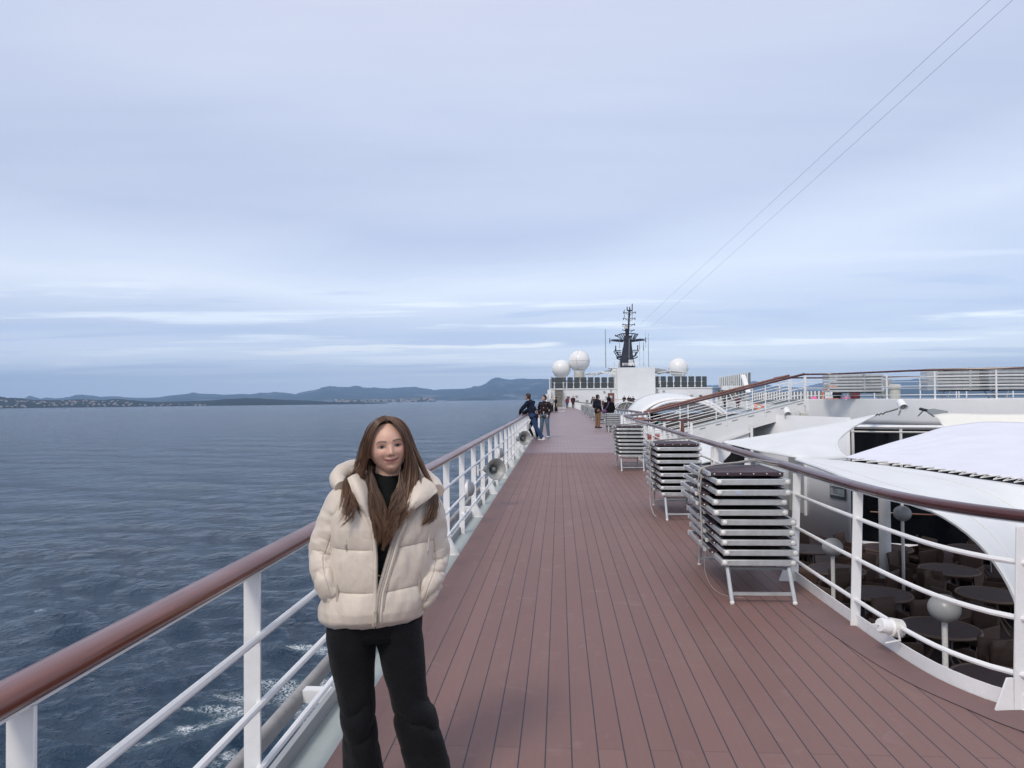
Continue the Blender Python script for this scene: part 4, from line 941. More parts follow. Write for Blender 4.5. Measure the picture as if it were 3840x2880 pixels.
t = thing('hoop_slide', 'orange curved tube beside the left loungers on the raised deck', 'play frame', (x_, y_, UZ)); obj('tube', MB().tube(lb, .035, 8), M['orange'], t); obj('base', MB().box((x_-.2, y_, UZ+.03), (.5,.3,.03)), M['orange'], t)
x_, y_ = on_ud(3206, 30.5); t = tag(obj('seat_pad', MB().box((x_, y_, UZ+.14), (.35,.3,.28)), mat('maroon', (.13,.02,.03), .6), bev=.06), 'dark red padded seat behind the left loungers on the raised deck', 'seat')

# ------------------------------------------------------------------ stacked folding sun loungers
def ordn(i): return ['topmost','second','third','fourth','fifth','sixth','seventh','eighth','ninth','tenth'][i]
def lounger_proto(detail=True, side=False):
    t = thing('sun_lounger', 'x', 'sun lounger', (0,0,0))
    W, L = .60, 1.38; x0, x1 = 0, W
    f = MB()
    # main section: box profile, front part of the stack (y from 0 towards the bow)
    f.box((W/2, .016, 0), (W, .032, .048)); f.box((.014, .40, 0), (.028, .74, .042)); f.box((W-.014, .40, 0), (.028, .74, .042)); f.box((W/2, .78, 0), (W-.05, .025, .03))
    obj('frame', f, M['alu'], t, bev=.005 if detail else 0)
    g = MB(); g.box((-.022, .66, .002), (.020, .32, .030)); g.box((W+.022, .66, .002), (.020, .32, .030)); g.box((-.010, 1.10, -.008), (.022, .56, .040)); g.box((W+.010, 1.10, -.008), (.022, .56, .040)); g.box((W/2, 1.37, -.008), (W+.02, .022, .040))
    if side: g = MB(); g.box((.0, .9, 0), (.03,1.8,.075)); g.box((W, .9, 0), (.03,1.8,.075)); g.box((W/2,1.8,0), (W,.03,.06)); g.box((.0,.62,.0), (.05,.05,.1)); g.box((W/2,0,0), (W,.03,.075))
    obj('rear_frame', g, M['aluw'] if side else M['alu'], t, bev=.004 if detail else 0)
    nx = 8; G = [[(W*.05+W*.90*i/nx, .04+1.28*j/10, (-.002 if detail else -.05)-.012*math.sin(PI*i/nx)) for i in range(nx+1)] for j in range(11)]
    obj('sling', MB().grid(G), M['textile'], t, solid=.006 if detail else .036)
    if detail:
        cp = MB(); 
        for x in (.028, W-.028): obj('end_cap', MB().ball((x, -.004, 0), .021, 10, (1,.55,1)), M['cap'], t)
        for pq, dq in (((-.034, .505, .004), (.022,.028,.030)), ((W+.034, .505, .004), (.022,.028,.030)), ((-.012, .82, .0), (.02,.03,.05)), ((-.014,1.385,-.01), (.02,.02,.045))): obj('hinge_cap', MB().box(pq, dq), M['cap'], t, bev=.004)
        fl2 = MB(); fl2.box((W/2+.0, .52, .030), (W*.99, .46, .004)); fl2.box((.0, .33, .024), (.05,.09,.022)); fl2.box((W, .33, .024), (.05,.09,.022))
        obj('flap', fl2, M['textile'], t)
        for x in (-.012, W+.012): obj('stud', MB().ball((x, .288, .024), .008, 6), M['cap'], t)
    return t
LP, LPf, LPs = lounger_proto(True), lounger_proto(False), lounger_proto(False, True)
def legs_on(t, W=.60, H=.285):
    for nm, ya, yb, zt in (('front_leg', -.12, .05, H), ('rear_leg', 1.22, 1.14, H)):
        lg = MB(); xs = (.055, W-.055)
        for x in xs: lg.tube([(x, yb, -.02), (x, ya, -zt+.014)], .0165, 10)
        lg.bar((xs[0], ya*.72+yb*.28, -zt*.76), (xs[1], ya*.72+yb*.28, -zt*.76), .022, .022)
        o_ = obj(nm, lg, M['alu'], None); o_.location = (0,0,0); o_.parent = t; t_ = MB()
        for x in xs: t_.ball((x, ya, -zt+.012), .0195, 8)
        o2 = obj('foot_cap', t_, M['cap'], None); o2.parent = o_
    o_ = obj('cross_bar', MB().bar((.06, .06, -.055), (W-.06, .06, -.055), .02, .02), M['greyd'], None); o_.parent = t
rs = random.Random(11)
def stack(n, x, y, where, detail, pitch=.0815, z0=.30, jit=.018, sc_=1.0, rz=0.0, base=0.0, grp=None, rope=True):
    for i in range(n):
        k_ = n-1-i      # k_=0 topmost
        zc_ = base+z0+i*pitch
        jx = rs.uniform(-jit, jit) if detail else 0; jy = rs.uniform(-jit, jit)*1.2
        which = ordn(k_) if i else 'bottom'
        lab = '%s folded lounger of the %s' % (which, where)
        c_ = copy_tree(LP if detail else (LPs if base else LPf), loc=(x+jx-(.05 if (detail and i > n*.55) else 0), y+jy, zc_), rz=rz, label=lab, group=grp or 'folded loungers of the '+where, scale=sc_ if sc_ != 1 else None)
        if i == 0:
            legs_on(c_, H=z0/sc_)
        if i == n-1 and detail:
            o_ = obj('head_flap', MB().grid([[(.0+.60*a, .20+.72*b, .052-.014*math.sin(PI*a)*math.sin(PI*b)) for a in np.linspace(0,1,9)] for b in np.linspace(0,1,7)]).box((.30,.20,.046), (.585,.014,.026)), M['textile'], None, solid=.004); o_.parent = c_
            o_ = obj('side_bar', MB().box((-.012,.62,.048), (.024,.86,.03)).box((.612,.62,.048), (.024,.86,.03)), M['alu'], None); o_.parent = c_
            s_ = MB(); [s_.ball((.03+.54*a, .190, .048), .0062, 6) for a in np.linspace(0,1,6)]; o_ = obj('stud', s_, M['cap'], None); o_.parent = c_
stack(9, 1.305, 5.98, 'nearest lounger stack on deck', True)
stack(8, 1.36, 9.86, 'second nearest lounger stack on deck', True, pitch=.087, z0=.335)
stack(8, 1.32, 16.3, 'third nearest lounger stack on deck', True, pitch=.085, z0=.33)
stack(7, 2.24, 34.2, 'fourth lounger stack, below the hooded woman', False, pitch=.085, z0=.33, sc_=1.08)
for k_, (y, lab) in enumerate(((44.4,'fifth'),(50.4,'sixth'),(57.5,'seventh'),(63,'eighth'),(70.5,'ninth'),(76,'tenth'))):
    stack(7, 2.20+.02*k_, y, lab+' lounger stack along the deck', False, pitch=.085, z0=.33, sc_=1.06)
# ropes on the two nearest stacks
def rope_on(x, y, ztop, lab, s_=1.0, yt=0):
    t = thing('rope', lab, 'rope', (x-.04, y+.55, ztop)); Z0 = ztop+.075
    obj('strand', MB().tube([(x-.03, y+.48, Z0), (x+.10, y+.62, Z0+.012), (x+.35, y+.80, Z0+.016), (x+.55, y+.98, Z0+.03), (x+.80, y+1.10, Z0-.02)], .0085, 6), M['rope'], t)
    obj('strand', MB().tube([(x-.03, y+.52, Z0), (x+.10, y+.66, Z0+.004), (x+.35, y+.84, Z0+.004), (x+.56, y+1.02, Z0+.01), (x+.80, y+1.14, Z0-.05)], .0085, 6), M['rope'], t)
    kn = MB()
    for a in range(3): kn.tube([(x-.035+.028*math.cos(b), y+.47+.02*a, Z0-.045+.040*math.sin(b)) for b in np.linspace(0, 2*PI, 13)[:-1]], .009, 6, closed=True)
    obj('knot', kn, M['rope'], t)
    obj('strand', MB().tube(smooth_curve([(x-.045, y+.47, Z0-.06), (x-.058, y+.46, Z0-.15), (x-.052, y+.50, Z0-.35), (x-.055, y+.44, Z0-.55), (x-.05, y+.46, Z0-.70)], 20), .008, 6), M['rope'], t)
    obj('strand', MB().tube(smooth_curve([(x-.04, y+.50, Z0-.05), (x-.066, y+.52, Z0-.12), (x-.060, y+.50, Z0-.26), (x-.045, y+.53, Z0-.30)], 14), .0065, 6), M['rope'], t)
    return t
rope_on(1.29, 5.98, .952, 'grey rope knotted round the top left of the nearest lounger stack')
obj_ = tag(obj('string', MB().tube(smooth_curve([(1.27,6.45,.30),(1.25,6.40,.15),(1.27,6.25,.05),(1.33,6.12,.012),(1.42,6.05,.006),(1.50,6.02,.006)], 24), .0016, 5), M['rope']), 'thin loose string trailing from the nearest stack onto the deck', 'string')
rope_on(1.335, 9.86, .944, 'grey rope tied round the top left of the second lounger stack')
rope_on(1.30, 16.3, .925, 'grey rope tied round the top left of the third lounger stack')
tag(obj('string', MB().tube(smooth_curve([(1.28,10.3,.5),(1.26,10.25,.2),(1.28,10.1,.05),(1.31,10.0,.01)], 14), .006, 5), M['rope']), 'rope end hanging from the second lounger stack to the deck', 'string')
# stacks seen side on, up on the raised deck
stack(6, *(lambda p_: (p_[0], p_[1]))(on_ud(3312, 27.2)), 'left stack on the raised deck', False, pitch=.112, z0=.33, sc_=1.06, rz=R(90), base=UZ)
stack(7, *(lambda p_: (p_[0], p_[1]))(on_ud(3725, 24.9)), 'right stack on the raised deck', False, pitch=.108, z0=.36, sc_=1.1, rz=R(82), base=UZ)
stack(7, *(lambda p_: (p_[0], p_[1]))(on_ud(3925, 24.8)), 'far right stack on the raised deck', False, pitch=.108, z0=.36, sc_=1.1, rz=R(98), base=UZ)
for t_ in (LP, LPf, LPs):
    for c_ in list(t_.children): bpy.data.objects.remove(c_)
    bpy.data.objects.remove(t_)
# small things on the stacks and rail
tag(obj('clamp', MB().box((2.10, 7.35, .90), (.03,.05,.10)).box((2.075, 7.35, .93), (.06,.02,.02)).tube([(2.1,7.35,.84),(2.1,7.35,.72)], .014, 6), M['cap'], bev=.004), 'small white clamp fixed under the handrail above the nearest stack', 'clamp')
tag(obj('tag_label', MB().box((1.44, 5.955, .872), (.032,.001,.022)), mat('sticker', (.45,.52,.68), .4)), 'small blue and white sticker on the nearest stack, second lounger', 'sticker')
# ------------------------------------------------------------------ forward superstructure
YW = 118.0
q = lambda u, v, y=YW: tuple(aty(u, v, y))
def zq(v, u=2300, y=YW): return aty(u, v, y)[2]
def quad(mb, u0, v0, u1, v1, y, dy=.1):
    a_ = aty(u0, v1, y); b_ = aty(u1, v0, y); mb.box(((a_[0]+b_[0])/2, y+dy/2, (a_[2]+b_[2])/2), (abs(b_[0]-a_[0]), dy, abs(b_[2]-a_[2]))); return mb
fs = thing('superstructure', 'white forward deckhouse with a tall blank block between two glass screened decks', 'deckhouse', (6, YW, 0))
x0, x1 = q(2064,1500)[0], q(2672,1500)[0]; zt = 2.98
bx0, bx1 = q(2313,1400)[0], q(2454,1400)[0]; bz = zq(1380)
obj('wall', MB().box(((x0+bx0)/2, YW+4, zt/2), (bx0-x0, 8, zt)), M['white2'], fs, smooth=0); obj('wall', MB().box(((x1+bx1)/2, YW+4, zt/2), (x1-bx1, 8, zt)), M['white2'], fs, smooth=0)
obj('central_block', MB().box(((bx0+bx1)/2, YW+3.5, bz/2), (bx1-bx0, 9, bz)), M['white2'], fs, smooth=0)
obj('side_recess', MB().box((bx0-.45, YW+.6, 3.6), (.9,.4,4.6)), M['white2'], fs, smooth=0)
dkp = MB().box(((x0+x1)/2+3, YW+10, zt-.06), (x1-x0+5.8, 19.8, .1)); obj('roof_deck', dkp, M['grey'], fs, smooth=0)
obj('coaming', MB().box(((x0+bx0)/2, YW-.06, zt+.0), (bx0-x0, .12, .16)).box(((x1+bx1)/2, YW-.06, zt), (x1-bx1, .12, .16)), M['white'], fs, smooth=0)
for ua, ub, lab in ((2279,2303.5,'left'), (2455.5,2474,'right')):
    a_, b_ = q(ua,1476), q(ub,1526); ww = b_[0]-a_[0]; cx = (a_[0]+b_[0])/2
    dr = thing('door', 'brown door with a round porthole, the %s one beside the blank white block' % lab, 'door', (cx, YW, 0), 'porthole doors')
    obj('leaf', MB().box((cx, YW-.05, 1.13), (ww, .08, 2.2)), M['door'], dr, bev=.02)
    mxx = Matrix.Rotation(R(90), 3, 'X')
    obj('porthole_ring', MB().lathe([(.14,0),(.25,0),(.25,.05),(.14,.05)], (cx, YW-.09, 1.62), 24, mxx), M['alu'], dr); obj('porthole_glass', MB().lathe([(.005,.02),(.16,.02),(.16,.03),(.005,.03)], (cx, YW-.09, 1.62), 20, mxx), M['glass'], dr)
    t = thing('vent_cowl', 'small round grey vent above the %s brown door' % lab, 'vent', (cx, YW-.05, 2.65), 'vents above the doors'); obj('ring', MB().lathe([(.08,0),(.17,0),(.17,.12),(.08,.12)], (cx, YW-.02, 2.66), 18, mxx), M['greym'], t); obj('sensor', MB().box((cx, YW-.05, 2.38), (.08,.08,.10)), M['greyd'], t)
def wallbox(u0, v0, u1, v1, name, lab, cat, m, m2=None):
    t = thing(name, lab, cat, q(u0, v1, YW-.1)); obj('body', quad(MB(), u0, v0, u1, v1, YW-.25, .22), M[m], t)
    if m2: obj('face', quad(MB(), u0+.8, v0+(v1-v0)*.45, u1-.8, v1-.6, YW-.27, .02), M[m2], t)
wallbox(2125,1485,2136,1493,'floodlight','dark lamp box on the white wall above the red jacketed walker','lamp','greym','black')
wallbox(2622.5,1480,2634,1487,'floodlight','dark lamp box on the right part of the white wall','lamp','greym','black')
wallbox(2157,1483,2166,1486,'name_plate','small grey lettered plate on the left white wall','sign','greym')
wallbox(2589,1480,2598,1483,'name_plate','small grey lettered plate on the right white wall','sign','greym')
wallbox(2263,1466,2270,1471,'camera_dome','small grey camera on the wall left of the left door','camera','greym','greyd')
wallbox(2486,1464,2493,1469,'camera_dome','small grey camera on the wall right of the right door','camera','greym','greyd')
wallbox(2271,1486,2276,1492,'call_box','little grey box on the wall left of the left door','box','greym','greyd')
wallbox(2479,1482,2484,1488,'call_box','little grey box on the wall right of the right door','box','greym','greyd')
# glass wind screens with white stanchions
def screens(us, vt, vb, side):
    t = thing('wind_screen', 'dark tinted glass wind screen with white stanchions on the deckhouse roof, %s part' % side, 'wind screen', q(us[0][0], vb, YW+.1), 'tinted wind screens')
    for ua, ub in us: obj('pane', quad(MB(), ua, vt, ub, vb, YW+.15, .03), M['tint'], t, smooth=0)
    a_, b_ = us[0][0], us[-1][1]
    obj('top_rail', quad(MB(), a_-1, vt-1.6, b_+1, vt, YW+.1, .12), M['white'], t); obj('hand_line', quad(MB(), a_, vt+(vb-vt)*.46, b_, vt+(vb-vt)*.46+1, YW+.05, .05), M['greyd'], t)
    for (a0, a1), (c0, c1) in zip(us[:-1], us[1:]):
        m_ = (a1+c0)/2; st = MB(); quad(st, m_-1.1, vt+(vb-vt)*.44, m_+1.1, vb, YW-.02, .08); quad(st, m_-3.2, vt+(vb-vt)*.44, m_+3.2, vt+(vb-vt)*.44+2, YW-.03, .06); quad(st, m_-3.2, vb-8, m_+3.2, vb-6, YW-.03, .06)
        obj('stanchion', st, M['white'], t, smooth=0)
M['tint'] = mat('tinted_glass', (.025,.035,.042), .08, var=.1, vs=.6)
screens([(2069,2078),(2079,2113),(2114,2122),(2128,2148),(2153.5,2173),(2179,2199),(2205,2225),(2230,2249.5),(2255.5,2276),(2282,2301)], 1414.5, 1458, 'left')
screens([(2455,2475),(2478,2497),(2504,2523),(2530,2551),(2556,2576),(2582,2603),(2609,2629),(2633,2650)], 1411, 1453, 'right')
# dark shapes behind the screens: row of upright loungers and benches on the roof deck
for i, u in enumerate(list(np.linspace(2135, 2295, 10))+list(np.linspace(2465, 2640, 11))):
    a_ = aty(u, 1450, YW+3); t = tag(obj('tall_seat', MB().prism([(a_[0]-.35, YW+3, zt), (a_[0]+.35, YW+3, zt), (a_[0]+.30, YW+3, zt+1.05), (a_[0]-.30, YW+3, zt+1.05)], (0,.12,0)).box((a_[0], YW+2.6, zt+.4), (.6,.7,.12)), M['blue'], bev=.02), 'dark folded seat standing behind the %s tinted glass, number %d from its left end' % ('left' if i < 10 else 'right', i+1 if i < 10 else i-9), 'seat', 'dark seats behind the tinted glass')
t = thing('round_tunnel', 'dark round opening behind the leftmost glass above the stair', 'opening', aty(2096,1455,YW+2)); obj('rim', MB().tube([(aty(2096,1455,YW+2)[0]+.75*math.cos(a), YW+2, zt+.05+1.15*max(0, math.sin(a))) for a in np.linspace(0, PI, 17)], .10, 6), M['black'], t)
obj('wall', MB().box((aty(2096,1455,YW+3)[0], YW+3, zt+.9), (2.2,.1,1.8)), M['greym'], t)
# stairs
def stairs(u0, u1, vb, vt, lab, lean=0):
    a_, b_ = q(u0, vb), q(u1, vb); W = b_[0]-a_[0]; t = thing('deck_stair', lab, 'stairs', (a_[0], YW-2.6, 0), 'outside stairs of the deckhouse'); n = 13
    for i in range(n):
        k_ = (i+.5)/n; obj('tread', MB().box((a_[0]+W/2-lean*(k_), YW-2.6+2.5*k_, .05+2.9*k_), (W, .26, .07)), M['step'], t, smooth=0)
    rsr = MB()
    rsr.prism([(a_[0]-0, YW-2.5, .0), (b_[0], YW-2.5, 0), (b_[0]-lean, YW-.0, 2.85), (a_[0]-lean, YW-.0, 2.85)], (0,.04,.0)); obj('riser_plate', rsr, M['cream'], t, smooth=0)
    for x in (a_[0]-.03, b_[0]+.03):
        obj('stringer', MB().bar((x, YW-2.6, .05), (x-lean, YW-.05, 2.95), .05, .22), M['white'], t); obj('hand_rail', MB().tube([(x, YW-2.7, .95), (x-lean, YW-.1, 3.9)], .035, 6), M['greyd'], t)
        obj('newel', MB().box((x-lean, YW-.1, 3.5), (.06,.06,1.1)).box((x, YW-2.7, .5), (.06,.06,1)), M['white'], t)
stairs(2083, 2110, 1524, 1462, 'steep outside stair at the left end of the deckhouse')
stairs(2746, 2766, 1524, 1455, 'steep outside stair at the right end of the deckhouse, leaning left', .9)
# port side end wall
ew = thing('side_bulwark', 'white bulwark plates at the left end of the deckhouse', 'bulwark', (-1.6, YW-6, 0))
obj('plate', MB().box((q(2061,1450)[0], YW+1, 3.1), (.16,.4,3.6)).box((q(2059,1500)[0]+.05, YW-.4, 1.35), (.6,.2,3.0)), M['white'], ew, smooth=0)
obj('low_plate', MB().box((aty(2048,1500,96)[0], 96, .95), (.25,.12,2.2)).box((aty(2055,1500,100)[0], 100.3, .95), (.10,8,2.2)), M['white'], ew, smooth=0)
obj('glass_panel', MB().box((q(2065,1430)[0]+.1, YW+2, 4.1), (.04,4,2.0)), M['greym'], ew, smooth=0)
tag(obj('fan_guard', MB().lathe([(.05,0),(.32,.0),(.34,.06),(.05,.12)], aty(2058,1522,80), 18, Matrix.Rotation(R(90), 3, 'X')), M['greym']), 'round grey fan guard on the side wall by the standing couple', 'fan')
lt = thing('sun_lounger', 'white folded lounger standing alone at the foot of the left stair', 'sun lounger', aty(2100,1546,80))
p_ = aty(2100,1546,80); lb_ = MB(); [lb_.box((p_[0]+.1, 80, .38+.06*k_), (1.1,.7,.03)) for k_ in range(3)]; obj('frame', lb_, M['white'], lt); lg_ = MB(); [lg_.tube([(p_[0]-.1+.16*k_, 80, .36), (p_[0]+.05+.16*k_, 79.6, 0)], .025, 5) for k_ in range(4)]; obj('leg', lg_, M['white'], lt)
# thin rail in front of the block, with noticeboards on the low platform
simple_rail('deck_rail', [(q(2232,1500,112)[0], 112), (q(2456,1500,112)[0], 112)], 'thin dark topped rail along the foot of the blank white block', H=1.15, rails=(.8,.5,.2), m='rail2', hw=.03, spacing=2.2)
for u0, v0, u1, v1, lab, m_ in ((2160,1501,2171,1509,'low dark board left of the row of lounger stacks','greyd'), (2197,1500,2206,1510,'upright dark board right of the low frame','greyd'), (2256,1503,2266,1520,'small red framed chair beside the leaning people','door'), (2429,1498,2446,1504,'grey square hatch cover on the rail right of the dark group','greym')):
    tag(obj('board' if m_ != 'door' else 'folding_chair', quad(MB(), u0, v0, u1, v1, 108, .1), M[m_]), lab, 'board' if m_ != 'door' else 'chair')
# canopies at the sides of the block
for pts, lab in (([(2196,1403),(2214,1398.5),(2240,1402),(2262,1393),(2290,1386),(2312,1383),(2312,1388),(2290,1391),(2262,1399),(2240,1406),(2214,1405)], 'left'), ([(2454,1380),(2480,1383),(2505,1388),(2540,1393),(2577,1398),(2577,1401),(2540,1401),(2505,1396),(2480,1402),(2455,1391)], 'right')):
    t = thing('awning', 'grey folded awning on thin white ribs at the %s side of the white block' % lab, 'awning', q(*pts[0]), 'awnings beside the white block')
    obj('cloth', MB().prism([q(u, v, YW+.6) for u, v in pts], (0, 3.5, .0)), M['greym'], t, smooth=0)
    ra = MB()
    if lab == 'left':
        for a_, b_ in (((2238,1392),(2304,1404)), ((2238,1392),(2296,1408)), ((2240,1393),(2312,1398)), ((2214,1402),(2240,1393)), ((2238.5,1392),(2238.5,1413)), ((2224,1402),(2224,1413)), ((2190,1407),(2240,1406))): ra.tube([q(*a_), q(*b_)], .055, 5)
    else:
        for a_, b_ in (((2455,1401),(2513,1389)), ((2513,1389),(2577,1396)), ((2472,1402),(2472,1440)), ((2513,1389),(2513,1411)), ((2561,1396),(2561,1408)), ((2513,1400),(2575,1403))): ra.tube([q(*a_), q(*b_)], .055, 5)
    obj('ribs', ra, M['white'], t)
t = thing('canopy_box', 'small white boxed roof corner left of the blank block', 'roof box', q(2290,1390,YW+1)); obj('box', quad(MB(), 2296,1381,2313,1392,YW+.3,2), M['white'], t); obj('slab', quad(MB(), 2284,1377,2313,1381,YW+.2,3), M['white2'], t)
# radomes
def radome(u, v, r_px, y, neck, lab, seams=False):
    c_ = aty(u, v, y); r_ = r_px/2700*y; t = thing('radome', lab, 'radome', (c_[0], y, zt), 'satellite radomes on the deckhouse')
    prof = [(max(.005, r_*math.cos(a)), r_*math.sin(a)) for a in np.linspace(R(90), R(-58 if neck else -78), 26)][::-1]
    obj('dome', MB().lathe(prof, c_, 40), M['radome'], t, smooth=60)
    if seams:
        sm = MB(); rr2 = r_+.005
        for k_ in range(4): 
            a0 = k_*PI/2+.42*PI; sm.tube([(c_[0]+rr2*math.cos(a)*math.cos(a0+.0), c_[1]+rr2*math.cos(a)*math.sin(a0), c_[2]+rr2*math.sin(a)) for a in np.linspace(R(-56), R(90), 20)], .022, 4)
        sm.tube([(c_[0]+rr2*math.cos(a), c_[1]+rr2*math.sin(a), c_[2]) for a in np.linspace(0, 2*PI, 41)[:-1]], .022, 4, closed=True)
        obj('seam', sm, M['greym'], t)
        nk = c_[2]-r_*.85
        obj('neck', MB().lathe([(r_*.55,nk-.05),(r_*.50,nk-.35),(r_*.47,nk-.5)], (c_[0], y, 0), 32), M['radome'], t)
        obj('collar', MB().lathe([(r_*.47,nk-1.15),(r_*.50,nk-1.1),(r_*.50,nk-.5),(r_*.47,nk-.45)], (c_[0], y, 0), 32), M['cream'], t)
        obj('pedestal', MB().lathe([(r_*.22,zt),(r_*.22,nk-1.7),(r_*.52,nk-1.2),(r_*.52,nk-1.12)], (c_[0], y, 0), 32), M['cream'], t)
    else: obj('pedestal', MB().lathe([(r_*.45,zt),(r_*.45,c_[2]-r_*.75),(r_*.6,c_[2]-r_*.72)], (c_[0], y, 0), 28), M['white2'], t)
radome(2105, 1384, 34.5, 124, False, 'smooth white radome at far left above the stair')
radome(2172, 1354, 39.5, 124, True, 'tall white radome with dark seams on a pedestal', True)
radome(2544, 1380, 36.5, 130, False, 'smooth white radome right of the blank block')
# mast
YM = 128.0; p1 = lambda a, b: tuple(aty(2180+a/5.925, 1120+b/5.925, YM))
ms_ = thing('radar_mast', 'tall dark navy radar mast with platforms, yards and aerials', 'mast', p1(1010,1525))
lv = [(1525,815,1190),(1380,862,1160),(1320,872,1148),(1265,890,1138),(960,950,1110),(900,948,1112),(825,962,1110)]
body = MB(); vs = []
for v, ua, ub in lv:
    a_, b_ = p1(ua if v < 1400 else 862 if v > 1400 else ua, v), p1(ub, v); w2 = (b_[0]-a_[0])
    for x, y in ((a_[0], YM-w2*.35), (b_[0], YM-w2*.35), (b_[0], YM+w2*.35), (a_[0], YM+w2*.35)): vs.append((x, y, a_[2]))
body.add(vs, [(i*4+j, i*4+(j+1) % 4, (i+1)*4+(j+1) % 4, (i+1)*4+j) for i in range(len(lv)-1) for j in range(4)]+[(0,3,2,1), tuple(len(vs)-4+j for j in range(4))])
obj('tower', body, M['navy'], ms_, smooth=0)
obj('side_plate', MB().prism([p1(845,1380), p1(870,1345), p1(870,1525), p1(815,1525)], (0,.4,0)).prism([p1(945,975), p1(952,975), p1(905,1265), p1(893,1265)], (0,.3,0)), M['aluw'], ms_, smooth=0)
up = MB(); up.prism([p1(1052,265), p1(1092,265), p1(1075,560), p1(1058,830), p1(1020,830), p1(1040,560)], (0,.7,0)); obj('topmast', up, M['navy'], ms_, smooth=0)
def T(m_, *pairs, r_=.07, name='spar'):
    mb = MB()
    for a_ in pairs: mb.tube([p1(*p_) for p_ in a_], r_, 5)
    obj(name, mb, M[m_], ms_)
T('navy', [(1010,252),(1055,268),(1075,245),(1100,268),(1135,252)], r_=.13, name='crosshead')
T('navy', [(1018,180),(1018,250)], [(1130,115),(1130,250)], r_=.09, name='aerial'); T('black', [(1075,180),(1075,245)], r_=.11, name='top_light')
T('greyd', [(960,250),(960,440)], r_=.05, name='aerial_wire'); T('greyd', [(1130,250),(1130,440)], r_=.05, name='aerial_wire')
for vy, ua, ub, k_ in ((310,940,1200,45), (447,935,1192,38), (577,925,1182,38), (705,922,1172,40)):
    T('greyd' if vy < 500 else 'navy', [(ua,vy-2),(ub,vy-6)], [(ua+30,vy),(1045,vy+k_)], [(ub-30,vy),(1085,vy+k_)], r_=.055, name='yard')
    T('navy', [(ua,vy-25),(ua,vy+22 if vy < 650 else vy+2)], [(ub,vy-25),(ub,vy+22 if vy < 650 else vy+2)], r_=.08, name='yard_light')
T('black', [(960,250),(950,248)], r_=.06, name='hook')
obj('radar', MB().prism([p1(962,602), p1(1030,612), p1(1030,668), p1(990,668), p1(962,650)], (0,.6,0)).tube([p1(895,628), p1(1030,600)], .06, 5), M['cream'], ms_)
T('navy', [(1000,670),(1010,750),(1015,830)], r_=.28, name='radar_post')
obj('lamp_housing', MB().prism([p1(962,770), p1(990,770), p1(990,825), p1(962,825)], (0,.5,0)), M['cream'], ms_)
# crow's nest baskets
T('navy', [(800,810),(890,778),(1000,772),(1150,775),(1250,790)], [(800,820),(880,910),(950,930)], [(1250,800),(1180,905),(1110,925)], [(880,785),(950,905)], [(930,778),(965,880)], [(1130,778),(1115,880)], [(1190,785),(1140,900)], [(840,800),(910,910)], [(1220,790),(1160,900)], r_=.085, name='basket')
T('navy', [(760,800),(760,825),(810,835)], [(1250,780),(1250,800)], r_=.13, name='basket_light')
wg = MB(); wg.prism([p1(640,928), p1(640,940), p1(930,965), p1(950,905), p1(880,912)], (0,.5,0)); wg.prism([p1(1430,910), p1(1430,925), p1(1110,965), p1(1110,900), p1(1200,912)], (0,.5,0)); obj('yardarm', wg, M['navy'], ms_, smooth=0)
T('navy', [(665,912),(850,912)], [(1200,905),(1400,898)], [(632,875),(632,992)], [(1430,860),(1430,970)], [(1305,880),(1305,915)], r_=.08, name='yard_guard')
T('navy', [(720,1165),(800,1290)], [(760,1155),(890,1152)], [(770,1190),(885,1190)], [(760,1160),(820,1265)], [(790,1180),(840,1260)], [(1275,1145),(1200,1270)], [(1130,1145),(1260,1145)], [(1135,1185),(1230,1185)], [(1225,1175),(1185,1265)], r_=.085, name='lower_basket')
lp_ = MB(); lp_.prism([p1(775,1290), p1(830,1268), p1(890,1262), p1(890,1320), p1(800,1320)], (0,.6,0)); lp_.prism([p1(1138,1262), p1(1225,1268), p1(1150,1308)], (0,.6,0)); lp_.prism([p1(735,1160), p1(762,1080), p1(768,1165)], (0,.3,0)); obj('lower_platform', lp_, M['navy'], ms_, smooth=0)
T('navy', [(763,1040),(763,1170)], [(1252,1035),(1252,1150)], r_=.10, name='mast_light'); T('navy', [(780,1325),(870,1360)], [(1155,1330),(1240,1305),(1240,1275)], [(860,1210),(860,1260)], r_=.10, name='bracket')
obj('locker', MB().prism([p1(1030,1365), p1(1135,1365), p1(1135,1490), p1(1030,1490)], (0,.3,0)), M['aluw'], ms_, smooth=0).location = (0, -1.6, 0)
obj('port_light', MB().ball(p1(1033,880), .12, 8).ball(p1(1100,975), .16, 8).ball(p1(890,1405), .16, 8), M['radome'], ms_)
obj('cable', MB().tube([p1(1100,885), p1(1050,905), p1(1045,1340)], .05, 4), M['greym'], ms_).location = (0,-1.2,0)
t = thing('roof_rail', 'low white rail round the foot of the radar mast', 'railing', p1(820,1525)); rm = MB(); 
for a_ in ([(845,1473),(1020,1473)], [(845,1505),(1020,1505)], [(1095,1473),(1200,1473)], [(1110,1505),(1190,1505)], [(858,1470),(858,1527)], [(985,1470),(985,1527)]): rm.tube([tuple(np.array(p1(*p_))-[0,6,0]) for p_ in a_], .045, 5)
obj('rail', rm, M['white'], t); obj('hatch_frame', MB().tube([tuple(np.array(p1(*p_))-[0,6,0]) for p_ in [(1028,1527),(1028,1468),(1090,1468),(1090,1527)]], .10, 6), M['white'], t)
